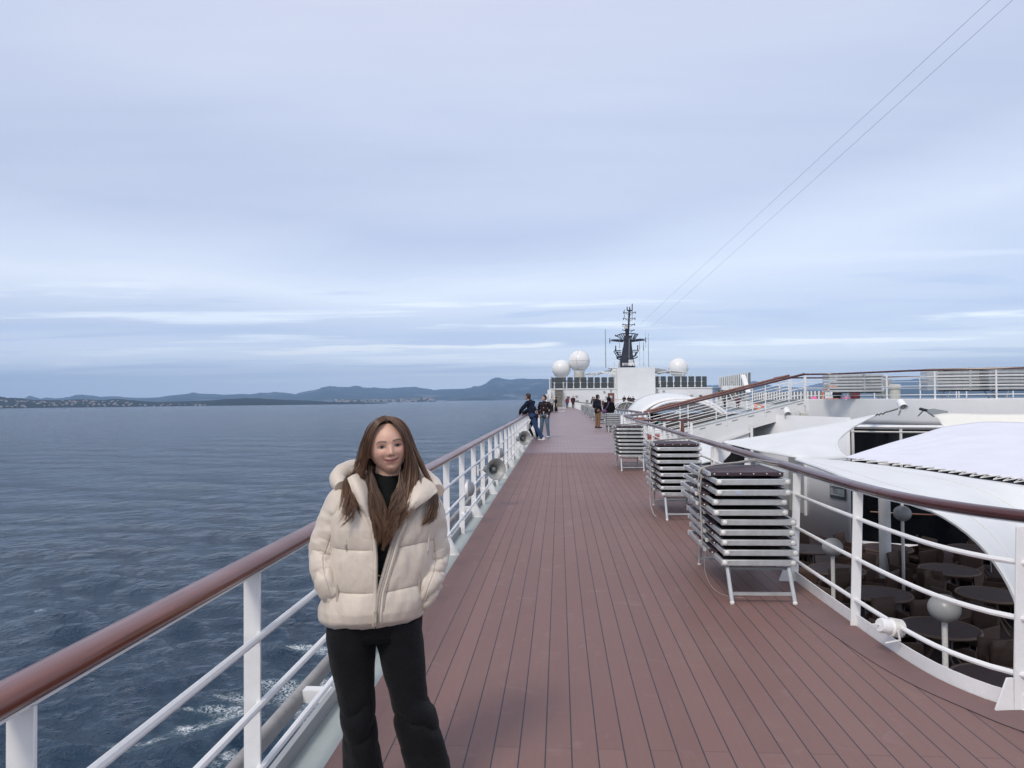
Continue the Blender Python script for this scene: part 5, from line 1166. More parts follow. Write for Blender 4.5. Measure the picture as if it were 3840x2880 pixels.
for ua, va, vb_, r_, lab in ((545,680,1540,.075,'left of the mast'), (1497,760,1520,.055,'right of the mast'), (1432,740,1090,.03,'hanging from the right yardarm'), (743,1400,1480,.03,'short, on the roof left of the mast'), (1394,1400,1480,.035,'short, on the roof right of the mast')):
    tag(obj('whip_aerial', MB().tube([tuple(aty(2180+(ua-12)/5.925, 1120+va/5.925, 122)), tuple(aty(2180+ua/5.925, 1120+vb_/5.925, 122))], [r_*.6, r_], 5), M['greyd']), 'thin whip aerial '+lab, 'aerial', 'whip aerials')
for u_, a_, b_, m_, lab in ((848,985,1105,'flag_y','faded yellow flag'), (1293,975,1135,'flag_r','dull red flag'), (1380,960,1170,'navy','dark signal flag')):
    if m_ == 'flag_y': M[m_] = mat(m_, (.5,.45,.15), .8)
    if m_ == 'flag_r': M[m_] = mat(m_, (.35,.10,.07), .8)
    t = thing('signal_flag', lab+' hanging limp on a halyard of the mast', 'flag', p1(u_, b_)); obj('cloth', MB().prism([p1(u_-4,a_), p1(u_+3,a_), p1(u_+11,b_-20), p1(u_-6,b_)], (0,.1,0)), M[m_], t, smooth=0); obj('halyard', MB().tube([p1(u_, 920), p1(u_+6, 1500)], .022, 4), M['greym'], t)
# stays running aft overhead
for (ua, va), (ub, vb_), lab in (((2398,1218),(3712,0),'upper'), ((2440,1228),(3798,0),'lower')):
    a_ = aty(ua, va, 126); b_ = aty(ub, vb_, 13.0); e_ = b_+(b_-a_)*.05; tag(obj('wire_stay', MB().tube([tuple(a_), tuple(e_)], [.008, .0028], 6), M['black']), 'long thin wire stay running overhead from the mast, the %s one' % lab, 'wire', 'overhead wire stays')

# ------------------------------------------------------------------ starboard wind screens
def ribs(x, ya, yb, z0, z1a, z1b, n, lab, dark='greyd'):
    t = thing('wind_screen', lab, 'wind screen', (x, ya, z0), 'ribbed white wind screens')
    obj('panel', MB().prism([(x+.3, ya, z0), (x+.3, yb, z0), (x+.3, yb, z1b), (x+.3, ya, z1a)], (.05,0,0)), M[dark], t, smooth=0)
    for i in range(n):
        k_ = (i+.5)/n; y = ya+(yb-ya)*k_; z1 = z1a+(z1b-z1a)*k_; obj('rib', MB().tube([(x, y, z0), (x, y, z1)], max(.05, .075*abs(yb-ya)/n), 8), M['white'], t)
ribs(30.2, 117.2, 139, 3.35, 5.35, 5.15, 15, 'tall ribbed white wind screen above the right stair')
ribs(30.6, 84, 117, .3, 2.12, 2.1, 26, 'long low ribbed white wind screen on the far side deck')
ribs(27.0, 118.3, 118.9, .2, 2.3, 2.3, 1, 'narrow ribbed panel at the foot of the right stair')
t = thing('screen_end', 'white slanting end post of the tall ribbed wind screen', 'post', (30, 117, 0)); obj('post', MB().bar(aty(2786,1407,116.5), aty(2806,1472,114), .7, .3), M['white'], t); obj('soffit', MB().box((28.3, 117.6, 2.9), (4.6, 1.0, .7)), M['white2'], t)
rbl = thing('wind_screen', 'flat ribbed white wall below the tall wind screen', 'wind screen', (28,119,0)); obj('panel', MB().box((28, 119.2, 1.3), (5.2,.1,2.6)), M['greym'], rbl, smooth=0)
for i in range(9): obj('rib', MB().box((25.6+.58*i, 119.05, 1.3), (.3,.2,2.5)), M['white2'], rbl, smooth=0)
t = thing('screen_end', 'white slanting end plate of the low ribbed wind screen', 'post', (30.6, 84, 0)); obj('plate', MB().prism([(30.4,83.5,2.0),(30.4,82.9,2.0),(30.4,80.5,.2),(30.4,83.5,.2)], (.4,0,0)), M['white'], t, smooth=0)
simple_rail('deck_rail', [(22.5,70),(25.0,100),(25.2,116)], 'white inner rail of the far side deck', H=1.0, rails=(.75,.5,.25), m='greyd', hw=.05, spacing=.8, pw=.12)
sd_ = MB().prism([(22.3,60,0),(31,60,0),(31,118,0),(25.3,118,0),(25.0,100,0)], (0,0,-.4)); tag(obj('side_deck', sd_, M['grey'], smooth=0), kind='structure')
pr = thing('pipe_roof', 'grey low roof with pipes beyond the bridge', 'roof', (22, 66, -.8)); obj('slab', MB().box((19.5, 70, -.62), (7, 22, .5)), M['greym'], pr, smooth=0)
for k_ in range(5): obj('duct', MB().tube([(17+1.2*k_, 60, -.25), (16.6+1.2*k_, 80, -.25)], .16, 6), M['aluw'], pr)
tag(obj('lifebuoy', MB().tube([(aty(2846,1526,60)[0]+.3*math.cos(a), 60+.0*a, aty(2846,1526,60)[2]+.22*math.sin(a)) for a in np.linspace(0,2*PI,17)[:-1]], .12, 6, closed=True), M['orange']), 'small orange lifebuoy beyond the bridge rail', 'lifebuoy')
for u, v, y, lab in ((2801,1491,70,'round grey searchlight beyond the upper part of the bridge'), (2544,1553,40,'round searchlight on a white post in front of the dark pool bar')):
    c_ = aty(u, v, y); s_ = y/2700; t = thing('searchlight', lab, 'searchlight', c_); obj('drum', MB().lathe([(.1*s_,0),(10*s_,0),(11*s_,4*s_),(9*s_,10*s_),(.1*s_,11*s_)], c_, 20, Matrix.Rotation(R(-90), 3, 'X')), M['greym'] if y > 60 else M['white'], t); obj('glass', MB().lathe([(.1*s_,-.5*s_),(8*s_,-.5*s_),(8*s_,.1*s_)], c_, 18, Matrix.Rotation(R(-90), 3, 'X')), M['horn'], t); obj('post', MB().box((c_[0], c_[1]+.1, c_[2]-25*s_), (5*s_,.1,36*s_)), M['white'], t)

# ------------------------------------------------------------------ pool area: arched shell, pavilion, slide
ar = thing('arched_canopy', 'big white arched shell roof over a dark glazed pool bar', 'canopy', (10, 60, -3.3))
YA = 60.0; A = lambda u, v, y=YA: tuple(aty(u, v, y))
oc = smooth_curve([A(2372,1600), A(2398,1563), A(2430,1530), A(2480,1506), A(2545,1497), A(2610,1500), A(2660,1513), A(2700,1536), A(2735,1566), A(2760,1595)], 50)
ic = smooth_curve([A(2392,1602), A(2418,1560), A(2450,1528), A(2495,1510), A(2550,1504), A(2610,1508), A(2655,1523), A(2690,1546), A(2722,1575), A(2745,1600)], 50)
obj('arch', MB().tube(oc, .19, 8), M['white'], ar); obj('arch', MB().tube(ic-[0,.9,0], .13, 8), M['white'], ar)
ra = MB(); [ra.tube([tuple(oc[i]), tuple(ic[i]-[0,.9,0])], .035, 4) for i in range(1, 50)]; obj('lattice', ra, M['greym'], ar)
bk_ = oc+[0, 9.0, .55]; obj('shell', MB().grid([[tuple(a_*(1-k_)+b_*k_) for k_ in np.linspace(0,1,6)] for a_, b_ in zip(oc, bk_)]), M['sail'], ar, solid=.06)
fc_ = [A(2392,1602,61), A(2445,1540,61), A(2500,1545,61), A(2560,1540,61), A(2640,1552,61), A(2690,1560,61), A(2745,1600,61)]
low = [tuple(x) for x in smooth_curve([A(2400,1560,60.6), A(2445,1545,60.6), A(2500,1538,60.6), A(2570,1535,60.6), A(2640,1545,60.6), A(2690,1563,60.6)], 30)]
hi = [tuple(x+[0,.3,0]) for x in resample(ic[6:44], 30)]
obj('front_skirt', MB().grid([[a_, b_] for a_, b_ in zip(low, hi)]), M['sail'], ar, solid=.03)
gl = thing('glass_facade', 'dark glazing of the pool bar under the white arch', 'glass wall', (10, 61.5, -3.3)); a_, b_ = A(2385,1600,61.5), A(2700,1600,61.5)
obj('pane', MB().box(((a_[0]+b_[0])/2, 61.6, -1.6), (b_[0]-a_[0], .1, 3.6)), M['glassd'], gl, smooth=0)
for k_ in range(7): obj('mullion', MB().box((a_[0]+(b_[0]-a_[0])*(k_+.5)/7, 61.5, -1.6), (.07,.08,3.6)), M['greym'], gl)
st_ = thing('deck_stair', 'dark slatted stair in front of the pool bar', 'stairs', A(2560,1590,58)); 
for k_ in range(7): obj('tread', MB().box((A(2567,1545+k_*8,58)[0], 58-.1*k_, A(2567,1545+k_*8,58)[2]), (.7,.3,.06)), M['aluw'], st_)
# low white structures around the pool
pw = thing('pool_block', 'long low white deckhouse wall beyond the terrace opening', 'deckhouse', (5, 48, -3.3))
obj('wall', MB().box((4.9, 70, -1.75), (2.6, 66, 3.1)), M['white2'], pw, smooth=0); obj('counter', MB().box((9.5, 34, -2.3), (9, .3, 2.0)), M['white2'], pw, smooth=0)
pvn = thing('pavilion', 'grey half round glass pavilion with white zigzag struts', 'pavilion', aty(2350,1535,86)); c_ = aty(2352,1541,86); r_ = 1.42
obj('glass', MB().prism([(c_[0]+r_*1.02*math.cos(a), 86.1, c_[2]+r_*.75*math.sin(a)) for a in np.linspace(0, PI, 24)], (0,2.5,0)), mat('pavilion_glass', (.20,.20,.18), .35), pvn, smooth=0)
zgz = MB(); xs = np.linspace(-1.35, 1.35, 7); zt2 = lambda x: .75*math.sqrt(max(0, r_*r_-x*x)); pts = [(c_[0]+x, 86.0, c_[2]+(zt2(x) if i % 2 else 0)) for i, x in enumerate(xs)]
zgz.tube(pts, .05, 5); zgz.tube([(c_[0]+r_*1.02*math.cos(a), 86.0, c_[2]+r_*.75*math.sin(a)) for a in np.linspace(0, PI, 24)], .06, 5); obj('strut', zgz, M['white'], pvn)
dm = thing('white_dome', 'smooth low white dome roof right of the half round pavilion', 'dome', aty(2405,1540,92)); c_ = aty(2408,1541,92); obj('shell', MB().ball(c_, 1.5, 20, (1.35,1.6,.82)), M['sail'], dm)
t = thing('platform', 'low white platform under the thin rail in front of the block', 'platform', (8, 112, 0)); obj('slab', MB().box(((bx0+bx1)/2+1.5, 113.5, -.1), (14, 6, .35)), M['white2'], t, smooth=0)
# stanchions of two light poles
for u, lab in ((2375.5,'left'), (2412,'right')):
    t = thing('light_pole', 'thin white pole with flat lamp head above the domes, %s one' % lab, 'lamp', aty(u,1540,80), 'thin poles above the domes'); obj('pole', MB().tube([aty(u,1540,80), aty(u,1507,80)], .03, 5), M['white'], t); obj('lamp_head', MB().box(aty(u,1506,80), (.42,.2,.04)), M['greyd'], t)
sl_ = thing('water_slide', 'green and white inflatable tubes of the pool slide', 'slide', aty(2520,1600,36)); 
Qs = lambda u, v, y=36: tuple(aty(u, v, y))
obj('tube', MB().tube(smooth_curve([Qs(2475,1586), Qs(2492,1590,35.5), Qs(2500,1575), Qs(2510,1563), Qs(2516,1580,35.6), Qs(2508,1598,35.4), Qs(2530,1600,35.2), Qs(2545,1610,35.2)], 40), .10, 8), M['green'], sl_)
obj('tube', MB().tube(smooth_curve([Qs(2492,1595,35.3), Qs(2515,1603,35.2), Qs(2540,1604,35.1), Qs(2550,1590,35)], 24), .10, 8), M['green'], sl_)
obj('float', MB().tube(smooth_curve([Qs(2515,1576,35.8), Qs(2528,1570,35.7), Qs(2542,1574,35.7)], 14), .16, 8).ball(Qs(2492,1587,35), .13, 10), mat('pale_blue', (.45,.55,.75), .4), sl_)
t = thing('paddle', 'dark brown furled parasol standing in the terrace opening', 'parasol', aty(2562,1680,24)); obj('cloth', MB().lathe([(.02,0),(.06,.25),(.05,.5),(.02,.72)], aty(2560,1672,20), 10), M['door'], t); obj('pole', MB().tube([aty(2560,1672,20), tuple(np.array(aty(2560,1672,20))+[0,0,-2.4])], .025, 6), M['alu'], t)
t = thing('sunbed', 'red and white striped cushion pile near the foot of the bridge', 'cushion', aty(2455,1640,26)); obj('cushion', MB().box(aty(2455,1640,26), (.5,.5,.2)).box(aty(2440,1655,26), (.5,.5,.15)), mat('dull_red', (.3,.08,.07), .7), t, bev=.04)
# ------------------------------------------------------------------ people on deck
def clothm(name, c, rough=.8): return mat(name, c, rough, var=.18, vs=9, bump=.4, bs=18, spec=.2)
SK = mat('skin', (.50,.30,.22), .5, var=.06, vs=12); SKP = mat('skin_pale', (.56,.36,.29), .5, var=.06, vs=12)
HB = mat('hair_dark', (.012,.009,.008), .5, var=.3, vs=60); HBR = mat('hair_brown', (.035,.020,.012), .5, var=.3, vs=60); HG = mat('hair_grey', (.22,.21,.20), .6, var=.2, vs=60)
def person(label, loc, face, h=1.75, top=(.02,.02,.03), legs=(.03,.04,.08), shoes=(.3,.3,.3), hair=HB, skin=SK, arms='down', leg='stand', lean=0.0, headturn=0.0, hood=False, skirt=False, bulk=1.0, long_hair=False, near=False, hat=None, group=None, hunch=0.0, hide_legs=False):
    s = h/1.75; J = {}
    L = lambda x, y, z: Vector((x*s, y*s, z*s))
    ly = lambda z: math.tan(lean)*max(0, z-.93)         # forward lean of the trunk
    hipx = .095
    J['hipL'], J['hipR'] = L(-hipx,0,.92), L(hipx,0,.92)
    if leg == 'stand': J['kL'], J['aL'], J['kR'], J['aR'] = L(-.11,.02,.49), L(-.13,-.02,.085), L(.11,.02,.49), L(.13,-.02,.085)
    elif leg == 'apart': J['kL'], J['aL'], J['kR'], J['aR'] = L(-.13,.03,.49), L(-.17,.0,.085), L(.13,.03,.49), L(.19,-.02,.085)
    elif leg == 'walk': J['kL'], J['aL'], J['kR'], J['aR'] = L(-.09,.16,.50), L(-.08,.22,.09), L(.09,.05,.48), L(.08,-.22,.14)
    elif leg == 'crossed': J['kL'], J['aL'], J['kR'], J['aR'] = L(-.07,-.12,.49), L(.02,-.34,.085), L(.13,-.02,.50), L(.16,-.30,.085)
    elif leg == 'bent': J['kL'], J['aL'], J['kR'], J['aR'] = L(-.12,.22,.52), L(-.13,.02,.16), L(.11,-.02,.49), L(.14,-.10,.085)
    sh = 1.43; yl = ly(sh)
    J['shL'], J['shR'] = L(-.185*bulk**.5, yl-.0, sh-.02), L(.185*bulk**.5, yl, sh-.02)
    A = arms
    if A == 'down': e_ = [(-.25,-.02,1.14),(.25,-.02,1.14)]; w_ = [(-.25,.06,.89),(.25,.06,.89)]
    elif A == 'pockets': e_ = [(-.29,-.06,1.15),(.29,-.06,1.15)]; w_ = [(-.20,.10,.95),(.20,.10,.95)]
    elif A == 'rail': e_ = [(-.26,.22,1.16),(.26,.20,1.16)]; w_ = [(-.06,.42,1.03),(.10,.40,1.03)]
    elif A == 'folded': e_ = [(-.27,.06,1.15),(.27,.06,1.15)]; w_ = [(.08,.20,1.18),(-.08,.22,1.14)]
    elif A == 'phone': e_ = [(-.24,.10,1.16),(.24,.10,1.16)]; w_ = [(-.06,.34,1.26),(.06,.34,1.26)]
    e_ = [L(a[0]*bulk**.5, a[1]+yl, a[2]) for a in e_]; w_ = [L(a[0], a[1]+yl, a[2]) for a in w_]
    t = thing('person', label, 'person', loc, group)
    off = Vector([float(a) for a in loc]); rot = Matrix.Rotation(face, 4, 'Z')
    def fin(mb, vox, name, m_, sm=3, parent=None):
        me = voxel(mb, vox, sm); o = mobj(name, me, m_, None, off=(0,0,0)); o.parent = parent or t; return o
    t.rotation_euler = (0, 0, face)
    v0 = .011 if near else .02
    # body: one continuous surface with head, hands and feet
    b = MB()
    hy = yl+ly(.2)*.0+hunch; hc = Vector((0, (yl+ .02+hunch+math.tan(lean)*.2)*s, 1.635*s))
    ht = Matrix.Rotation(headturn, 3, 'Z')
    def H(x, y, z): return hc + ht @ Vector((x*s, y*s, z*s))
    capsule(b, J['hipL'], J['hipR'], .12*s, .12*s); capsule(b, L(0,0,.95), L(0,ly(1.2),1.2), .125*s, .12*s); capsule(b, L(-.07,ly(1.2),1.2), L(-.09,yl,1.36), .10*s, .09*s); capsule(b, L(.07,ly(1.2),1.2), L(.09,yl,1.36), .10*s, .09*s)
    capsule(b, J['shL'], J['shR'], .06*s, .06*s); capsule(b, L(0,yl,1.42), hc+Vector((0,-.01*s,-.05*s)), .055*s, .05*s)
    b.ball(H(0,-.005,.02), .092*s, 14, (.86,1.05,1.12)); b.ball(H(0,.03,-.045), .06*s, 12, (.9,.9,1.0)); b.ball(H(0,.055,-.085), .028*s, 8)
    b.ball(H(0,.102,-.02), .015*s, 8, (.8,1,1.5)); 
    for sx in (-1, 1): b.ball(H(sx*.080,0,-.005), .022*s, 8, (.5,.8,1.3))
    for k_, (hp, kn, an) in enumerate((('hipL','kL','aL'), ('hipR','kR','aR'))):
        capsule(b, J[hp], J[kn], .085*s, .055*s); capsule(b, J[kn], J[an], .054*s, .036*s); capsule(b, J[an]+Vector((0,-.03*s,-.045*s)), J[an]+Vector((0,.14*s,-.05*s)), .035*s, .028*s)
    for k_ in (0, 1):
        sx = -1 if k_ == 0 else 1; S_ = J['shL'] if k_ == 0 else J['shR']
        capsule(b, S_, e_[k_], .055*s, .042*s); capsule(b, e_[k_], w_[k_], .04*s, .028*s)
        d = (w_[k_]-e_[k_]).normalized(); sd_ = d.cross(Vector((0,0,1))); sd_ = sd_.normalized() if sd_.length > .1 else Vector((0,1,0)); up_ = sd_.cross(d)
        pm = w_[k_]+d*.05*s; capsule(b, w_[k_], pm+d*.02*s, .026*s, .034*s, 8)
        if near:
            for f_, (o_, l_) in enumerate(((-.027,.062),(-.009,.074),(.009,.070),(.026,.054))):
                a0 = pm+sd_*o_*s+d*.02*s; a1 = a0+d*l_*.55*s-up_*.012*s; a2 = a1+d*l_*.35*s-up_*.026*s; capsule(b, a0, a1, .010*s, .0095*s, 6); capsule(b, a1, a2, .0095*s, .0085*s, 6)
            capsule(b, pm-sd_*.026*s, pm-sd_*.05*s+d*.045*s, .012*s, .010*s, 6)
    fin(b, v0*.8, 'body', skin, 2)
    # top garment
    c = MB(); g = .030*bulk; R_ = lambda r_: (r_+g)*s*bulk**.3
    capsule(c, L(-.075,0,.90), L(.075,0,.90), R_(.105), R_(.105)); capsule(c, L(-.05,ly(1.15),1.15), L(.05,ly(1.15),1.15), R_(.11), R_(.11)); capsule(c, L(-.05,0,.92), L(-.06,yl,1.34), R_(.10), R_(.085)); capsule(c, L(.05,0,.92), L(.06,yl,1.34), R_(.10), R_(.085))
    capsule(c, J['shL'], J['shR'], R_(.045), R_(.045)); capsule(c, L(0,yl-.02,1.42), L(0,yl,1.475), R_(.055), .075*s)
    for k_ in (0, 1):
        S_ = J['shL'] if k_ == 0 else J['shR']; capsule(c, S_, e_[k_], R_(.05), R_(.038)); capsule(c, e_[k_], w_[k_]-(w_[k_]-e_[k_])*.06, R_(.038), R_(.018))
    if hood: capsule(c, L(0,yl-.10,1.46), L(0,yl-.09,1.50), .10*s, .085*s)
    jk = fin(c, v0*1.05, 'jacket', top if not isinstance(top, tuple) else clothm('cloth_top', top), 4)
    ripple(jk.data, lambda x, y, z: (np.sin(z*58+x*14)*.0035+np.sin(z*31-y*22)*.004)*s)      # cloth folds
    # trousers or skirt
    if skirt:
        fin(MB().lathe([(.14*s,1.0*s),(.16*s,.9*s),(.17*s,.5*s),(.20*s,.12*s),(.15*s,.10*s),(.02*s,.2*s)], (0,0,0), 20), v0, 'skirt', clothm('cloth_skirt', legs), 3)
    else:
        tr = MB(); g2 = .020; capsule(tr, J['hipL'], J['hipR'], (.115+g2)*s, (.115+g2)*s)
        for hp, kn, an in (('hipL','kL','aL'), ('hipR','kR','aR')): capsule(tr, J[hp], J[kn], (.09+g2)*s, (.056+g2)*s); capsule(tr, J[kn], J[an]+(J[kn]-J[an])*.06, (.055+g2)*s, (.040+g2)*s)
        to = fin(tr, v0, 'trousers', clothm('cloth_legs', legs), 3)
        ripple(to.data, lambda x, y, z: np.sin(z*70+x*30)*.003*s)
    for an, nm in (('aL','shoe'), ('aR','shoe')):
        sh_ = MB(); capsule(sh_, J[an]+Vector((0,-.045*s,-.043*s)), J[an]+Vector((0,.15*s,-.048*s)), .044*s, .036*s, 10); capsule(sh_, J[an]+Vector((0,-.02*s,-.035*s)), J[an]+Vector((0,-.01*s,.02*s)), .046*s, .045*s, 10); fin(sh_, v0*.8, 'shoe', mat('shoe', shoes, .6), 2)
    # hair
    hm_ = MB()
    if hood:
        hm_.ball(H(0,-.02,.02), .125*s, 14, (.95,1.0,1.1)); hm_.ball(H(0,-.04,-.10), .11*s, 12, (1.1,.9,1)); fin(hm_, v0, 'hood', clothm('cloth_hood', top), 3)
    else:
        hm_.ball(H(0,-.022,.045), .096*s, 14, (.93,1.08,1.02)); hm_.ball(H(0,-.045,-.01), .082*s, 12, (1,.9,1.05)); 
        if long_hair: capsule(hm_, H(0,-.06,.0), H(0,-.08,-.26), .085*s, .06*s); capsule(hm_, H(-.07,0,-.02), H(-.09,.04,-.28), .04*s, .03*s); capsule(hm_, H(.07,0,-.02), H(.09,.04,-.28), .04*s, .03*s)
        ho_ = fin(hm_, v0*.8, 'hair', hair, 2)
        ripple(ho_.data, lambda x, y, z: np.sin(z*190+x*90)*np.sin(y*160)*.003)
    if hat: fin(MB().ball(H(0,-.01,.06), .10*s, 12, (1,1.1,.85)), v0, 'beanie', clothm('cloth_hat', hat), 2)
    if near:
        for sx in (-1, 1): o_ = obj('eye', MB().ball(H(sx*.031,.078,.012), .0095*s, 8), M['black'], None); o_.parent = t
        o_ = obj('mouth', MB().ball(H(0,.088,-.062), .018*s, 8, (1,.35,.22)), mat('lips', (.35,.12,.10), .5), None); o_.parent = t
    return t
def at_feet(u, y, z=0): d = ray(u, 1500); return (d[0]/d[1]*y, y, z)
VIEW = lambda x, y: math.atan2(-y, -x)-PI/2      # facing the camera
# men at the port rail
person('man in a navy quilted hooded jacket and blue jeans leaning on the sea side rail', at_feet(2001, 27.6), R(62), 1.80, top=(.008,.012,.028), legs=(.025,.055,.13), shoes=(.6,.58,.55), hair=HBR, arms='rail', leg='crossed', lean=R(16), near=True, bulk=1.15, hunch=.03)
person('man in an open dark jacket and light blue jeans standing by the leaning man', at_feet(2042, 29.6), R(160), 1.74, top=(.022,.014,.018), legs=(.11,.17,.23), shoes=(.62,.65,.7), hair=HBR, skin=SKP, arms='pockets', leg='apart', lean=R(3), headturn=R(-42), near=True, bulk=.95)
person('person in black trousers and grey shoes mostly hidden behind the leaning man', at_feet(2003, 28.6), R(70), 1.48, top=(.008,.010,.02), legs=(.006,.006,.008), shoes=(.40,.36,.33), hair=HB, arms='rail', leg='bent', lean=R(20))
person('man in a black jacket and tan trousers standing beside the lounger stacks', at_feet(2241, 38.4), R(-62), 1.76, top=(.006,.007,.013), legs=(.22,.13,.075), shoes=(.05,.03,.03), hair=HB, arms='pockets', leg='stand', headturn=R(-12), near=True, bulk=1.12)
pw_ = person('person in a black hooded coat with a purple bag strap behind the fourth lounger stack', at_feet(2283, 36.9), R(20), 1.62, top=(.004,.004,.006), legs=(.01,.01,.012), hood=True, arms='down', bulk=1.35)
bp = at_feet(2268, 36.7); t = thing('shoulder_bag', 'purple pink shoulder bag hanging by the person in the black hooded coat', 'bag', (bp[0]-.02, bp[1]-.25, .95)); obj('pouch', MB().ball((bp[0]-.06, bp[1]-.25, .93), .11, 12, (1.2,.6,.9)), mat('purple', (.13,.05,.15), .6), t); obj('strap', MB().tube([(bp[0]+.0, bp[1]-.28, 1.02), (bp[0]+.13, bp[1]-.27, 1.2), (bp[0]+.20, bp[1]-.18, 1.40)], .022, 5), mat('purple_strap', (.11,.04,.13), .6), t)
person('balding man in a light grey sweater and black trousers by the side wall', at_feet(2069, 78), R(30), 1.76, top=(.42,.42,.42), legs=(.01,.012,.01), shoes=(.02,.02,.02), hair=mat('balding', (.40,.24,.17), .6), arms='folded', leg='stand')
person('woman in black with a long black skirt facing the balding man', at_feet(2085, 78.4), R(120), 1.66, top=(.012,.012,.014), legs=(.008,.008,.010), skirt=True, arms='folded', hat=(.01,.01,.012), shoes=(.5,.4,.35))
person('woman in a red jacket and blue jeans walking towards the camera', at_feet(2127, 106), R(180), 1.64, top=(.17,.03,.035), legs=(.04,.07,.14), shoes=(.03,.03,.04), hair=HB, long_hair=True, arms='down', leg='walk')
person('man in a maroon puffer jacket and dark trousers walking towards the camera', at_feet(2149, 106), R(182), 1.82, top=(.06,.02,.026), legs=(.02,.015,.02), shoes=(.03,.03,.03), hair=mat('grey_cap', (.12,.11,.11), .7), arms='down', leg='walk', bulk=1.15)
person('person in a grey coat bending over a phone by the white wall', at_feet(2218, 104), R(-70), 1.66, top=(.06,.06,.06), legs=(.03,.03,.03), arms='phone', lean=R(16), hair=HB)
person('person in a dark patterned jacket beside the bending person', at_feet(2228, 104.5), R(150), 1.64, top=(.03,.028,.035), legs=(.02,.02,.02), arms='phone', hair=HB)
person('dark haired person half hidden behind the man in tan trousers', at_feet(2236, 105), R(170), 1.64, top=(.02,.02,.02), legs=(.02,.02,.02), hair=HB)
for u, lab, c_, hh in ((2341,'leftmost of the dark dressed group at the rail below the blank block', (.010,.010,.014), 1.72), (2357.5,'second from the left in the dark dressed group below the blank block', (.008,.008,.008), 1.66), (2365,'third and shortest in the dark dressed group below the blank block', (.012,.010,.012), 1.52), (2374,'rightmost of the dark dressed group at the rail below the blank block', (.015,.018,.035), 1.60)):
    person('person '+lab, at_feet(u, 113.5, .07), R(180), hh, top=c_, legs=(.01,.01,.01), arms='folded' if u < 2350 else 'rail', hair=HB, group='dark dressed people below the blank block')
person('person in dark clothes at the far side rail beyond the bridge', at_feet(2718, 96, 0), R(120), 1.72, top=(.03,.03,.05), legs=(.015,.015,.02), hair=HB)
person('person in a dull red top at the far side rail beyond the bridge', at_feet(2766, 92, 0), R(180), 1.70, top=(.14,.05,.06), legs=(.10,.04,.06), hair=HB)
person('man in a dark jacket sitting low on the raised deck beside the left loungers', at_feet(3141, 31.5, 1.47-.62), R(160), 1.62, top=(.02,.022,.03), legs=(.02,.02,.03), arms='folded', hair=HG, skin=SKP)
# ------------------------------------------------------------------ the woman in the cream jacket
# local frame: origin at her feet, +x to the viewer's right, +y towards the viewer, z up
WD = 2.86
wc = aty(1432, 1700, WD); WX, WY = float(wc[0]), float(wc[1])
vw = Vector((-WX, -WY, 0)).normalized()        # towards the camera
wrz = math.atan2(vw.y, vw.x)-PI/2
RW = Matrix.Rotation(wrz, 3, 'Z'); RWi = RW.inverted(); WO = Vector((WX, WY, 0))
# +x local = viewer's right means mirrored: facing +y, viewer's right is local -x
def loc(u, v, f=0.0):
    """photo pixel -> her local frame (X to the viewer's right) at forward offset f"""
    n = np.array([vw.x, vw.y, 0.0]); o = np.array([WX, WY, 0.0])+n*f; d = ray(u, v)
    t_ = ((o-CAM)@n)/(d@n); p = CAM+d*t_; l = RWi @ (Vector(p)-WO); return Vector((-l.x, l.y, l.z))
def W3(P):      # (X right, Y forward, Z) -> object space of the thing (which carries the rotation)
    return [(-a, b, c) for a, b, c in P]
lady = thing('person', 'young woman with long brown hair in a cream puffer jacket and black flared jeans', 'person', (WX, WY, 0))
lady.rotation_euler = (0, 0, wrz)
def wobj(name, mb, m, parent=None, **k):
    mb.v = W3(mb.v); o = obj(name, mb, m, None, **k); o.parent = parent or lady; return o
def Lp(u, v, f=0): return tuple(loc(u, v, f))
SC = lambda f=0: (WD-f)/2700.0      # metres per photo pixel

# ---- head
HC = loc(1453, 1670, .0); HR = R(7.0)          # head tilt seen from the front
hw, hd, hh = .0830, .094, .116
def head_pt(x, y, z):       # head frame -> local (tilt about y, slight turn)
    m_ = Matrix.Rotation(-HR, 3, 'Y') @ Matrix.Rotation(R(-6), 3, 'Z') @ Matrix.Rotation(R(3), 3, 'X')
    return m_ @ Vector((x, y, z)) + HC
nu_, nv_ = 150, 120
G = np.zeros((nv_, nu_, 3))
th = np.linspace(0, PI, nv_); ph = np.linspace(-PI, PI, nu_)
T_, P_ = np.meshgrid(th, ph, indexing='ij')
X = np.sin(T_)*np.sin(P_); Y = np.sin(T_)*np.cos(P_); Z = np.cos(T_)
x = X*hw; y = Y*hd; z = Z*hh
zl = np.clip(-z/hh, 0, 1)
x *= 1-.36*zl**1.5 + .05*np.clip(z/hh, 0, 1)
y = np.where(y > 0, y*(1-.10*zl), y*(1-.25*zl))
front = np.clip(Y, 0, 1)
x *= 1+.0*front
g = lambda cx, cz, sx, sz: np.exp(-((x-cx)/sx)**2-((z-cz)/sz)**2)*(Y > 0)
sg_ = lambda cx, cz, sx, sz: g(cx, cz, sx, sz)+g(-cx, cz, sx, sz)
y2 = y.copy()
y2 += .010*g(0, .040, .05, .035)                         # forehead
y2 += .0045*sg_(.030, .013, .019, .008)                  # brow
y2 -= .0125*sg_(.0325, -.003, .0160, .0105)               # sockets
y2 += .0038*sg_(.0325, -.0035, .0125, .0062)              # lids over the eyeballs
zr = np.clip((z+.038)/.040, 0, 1)
y2 += .021*np.exp(-(x/.0085)**2)*(1-zr)**.8*(z > -.042)*(z < .004)*(Y > 0)*1.0    # nose wedge
y2 += .008*g(0, -.030, .0115, .009)+.0045*sg_(.0110, -.034, .0058, .0060)
y2 -= .004*g(0, -.043, .012, .005)
y2 += .0085*sg_(.042, -.032, .020, .017)                 # cheeks of a smile
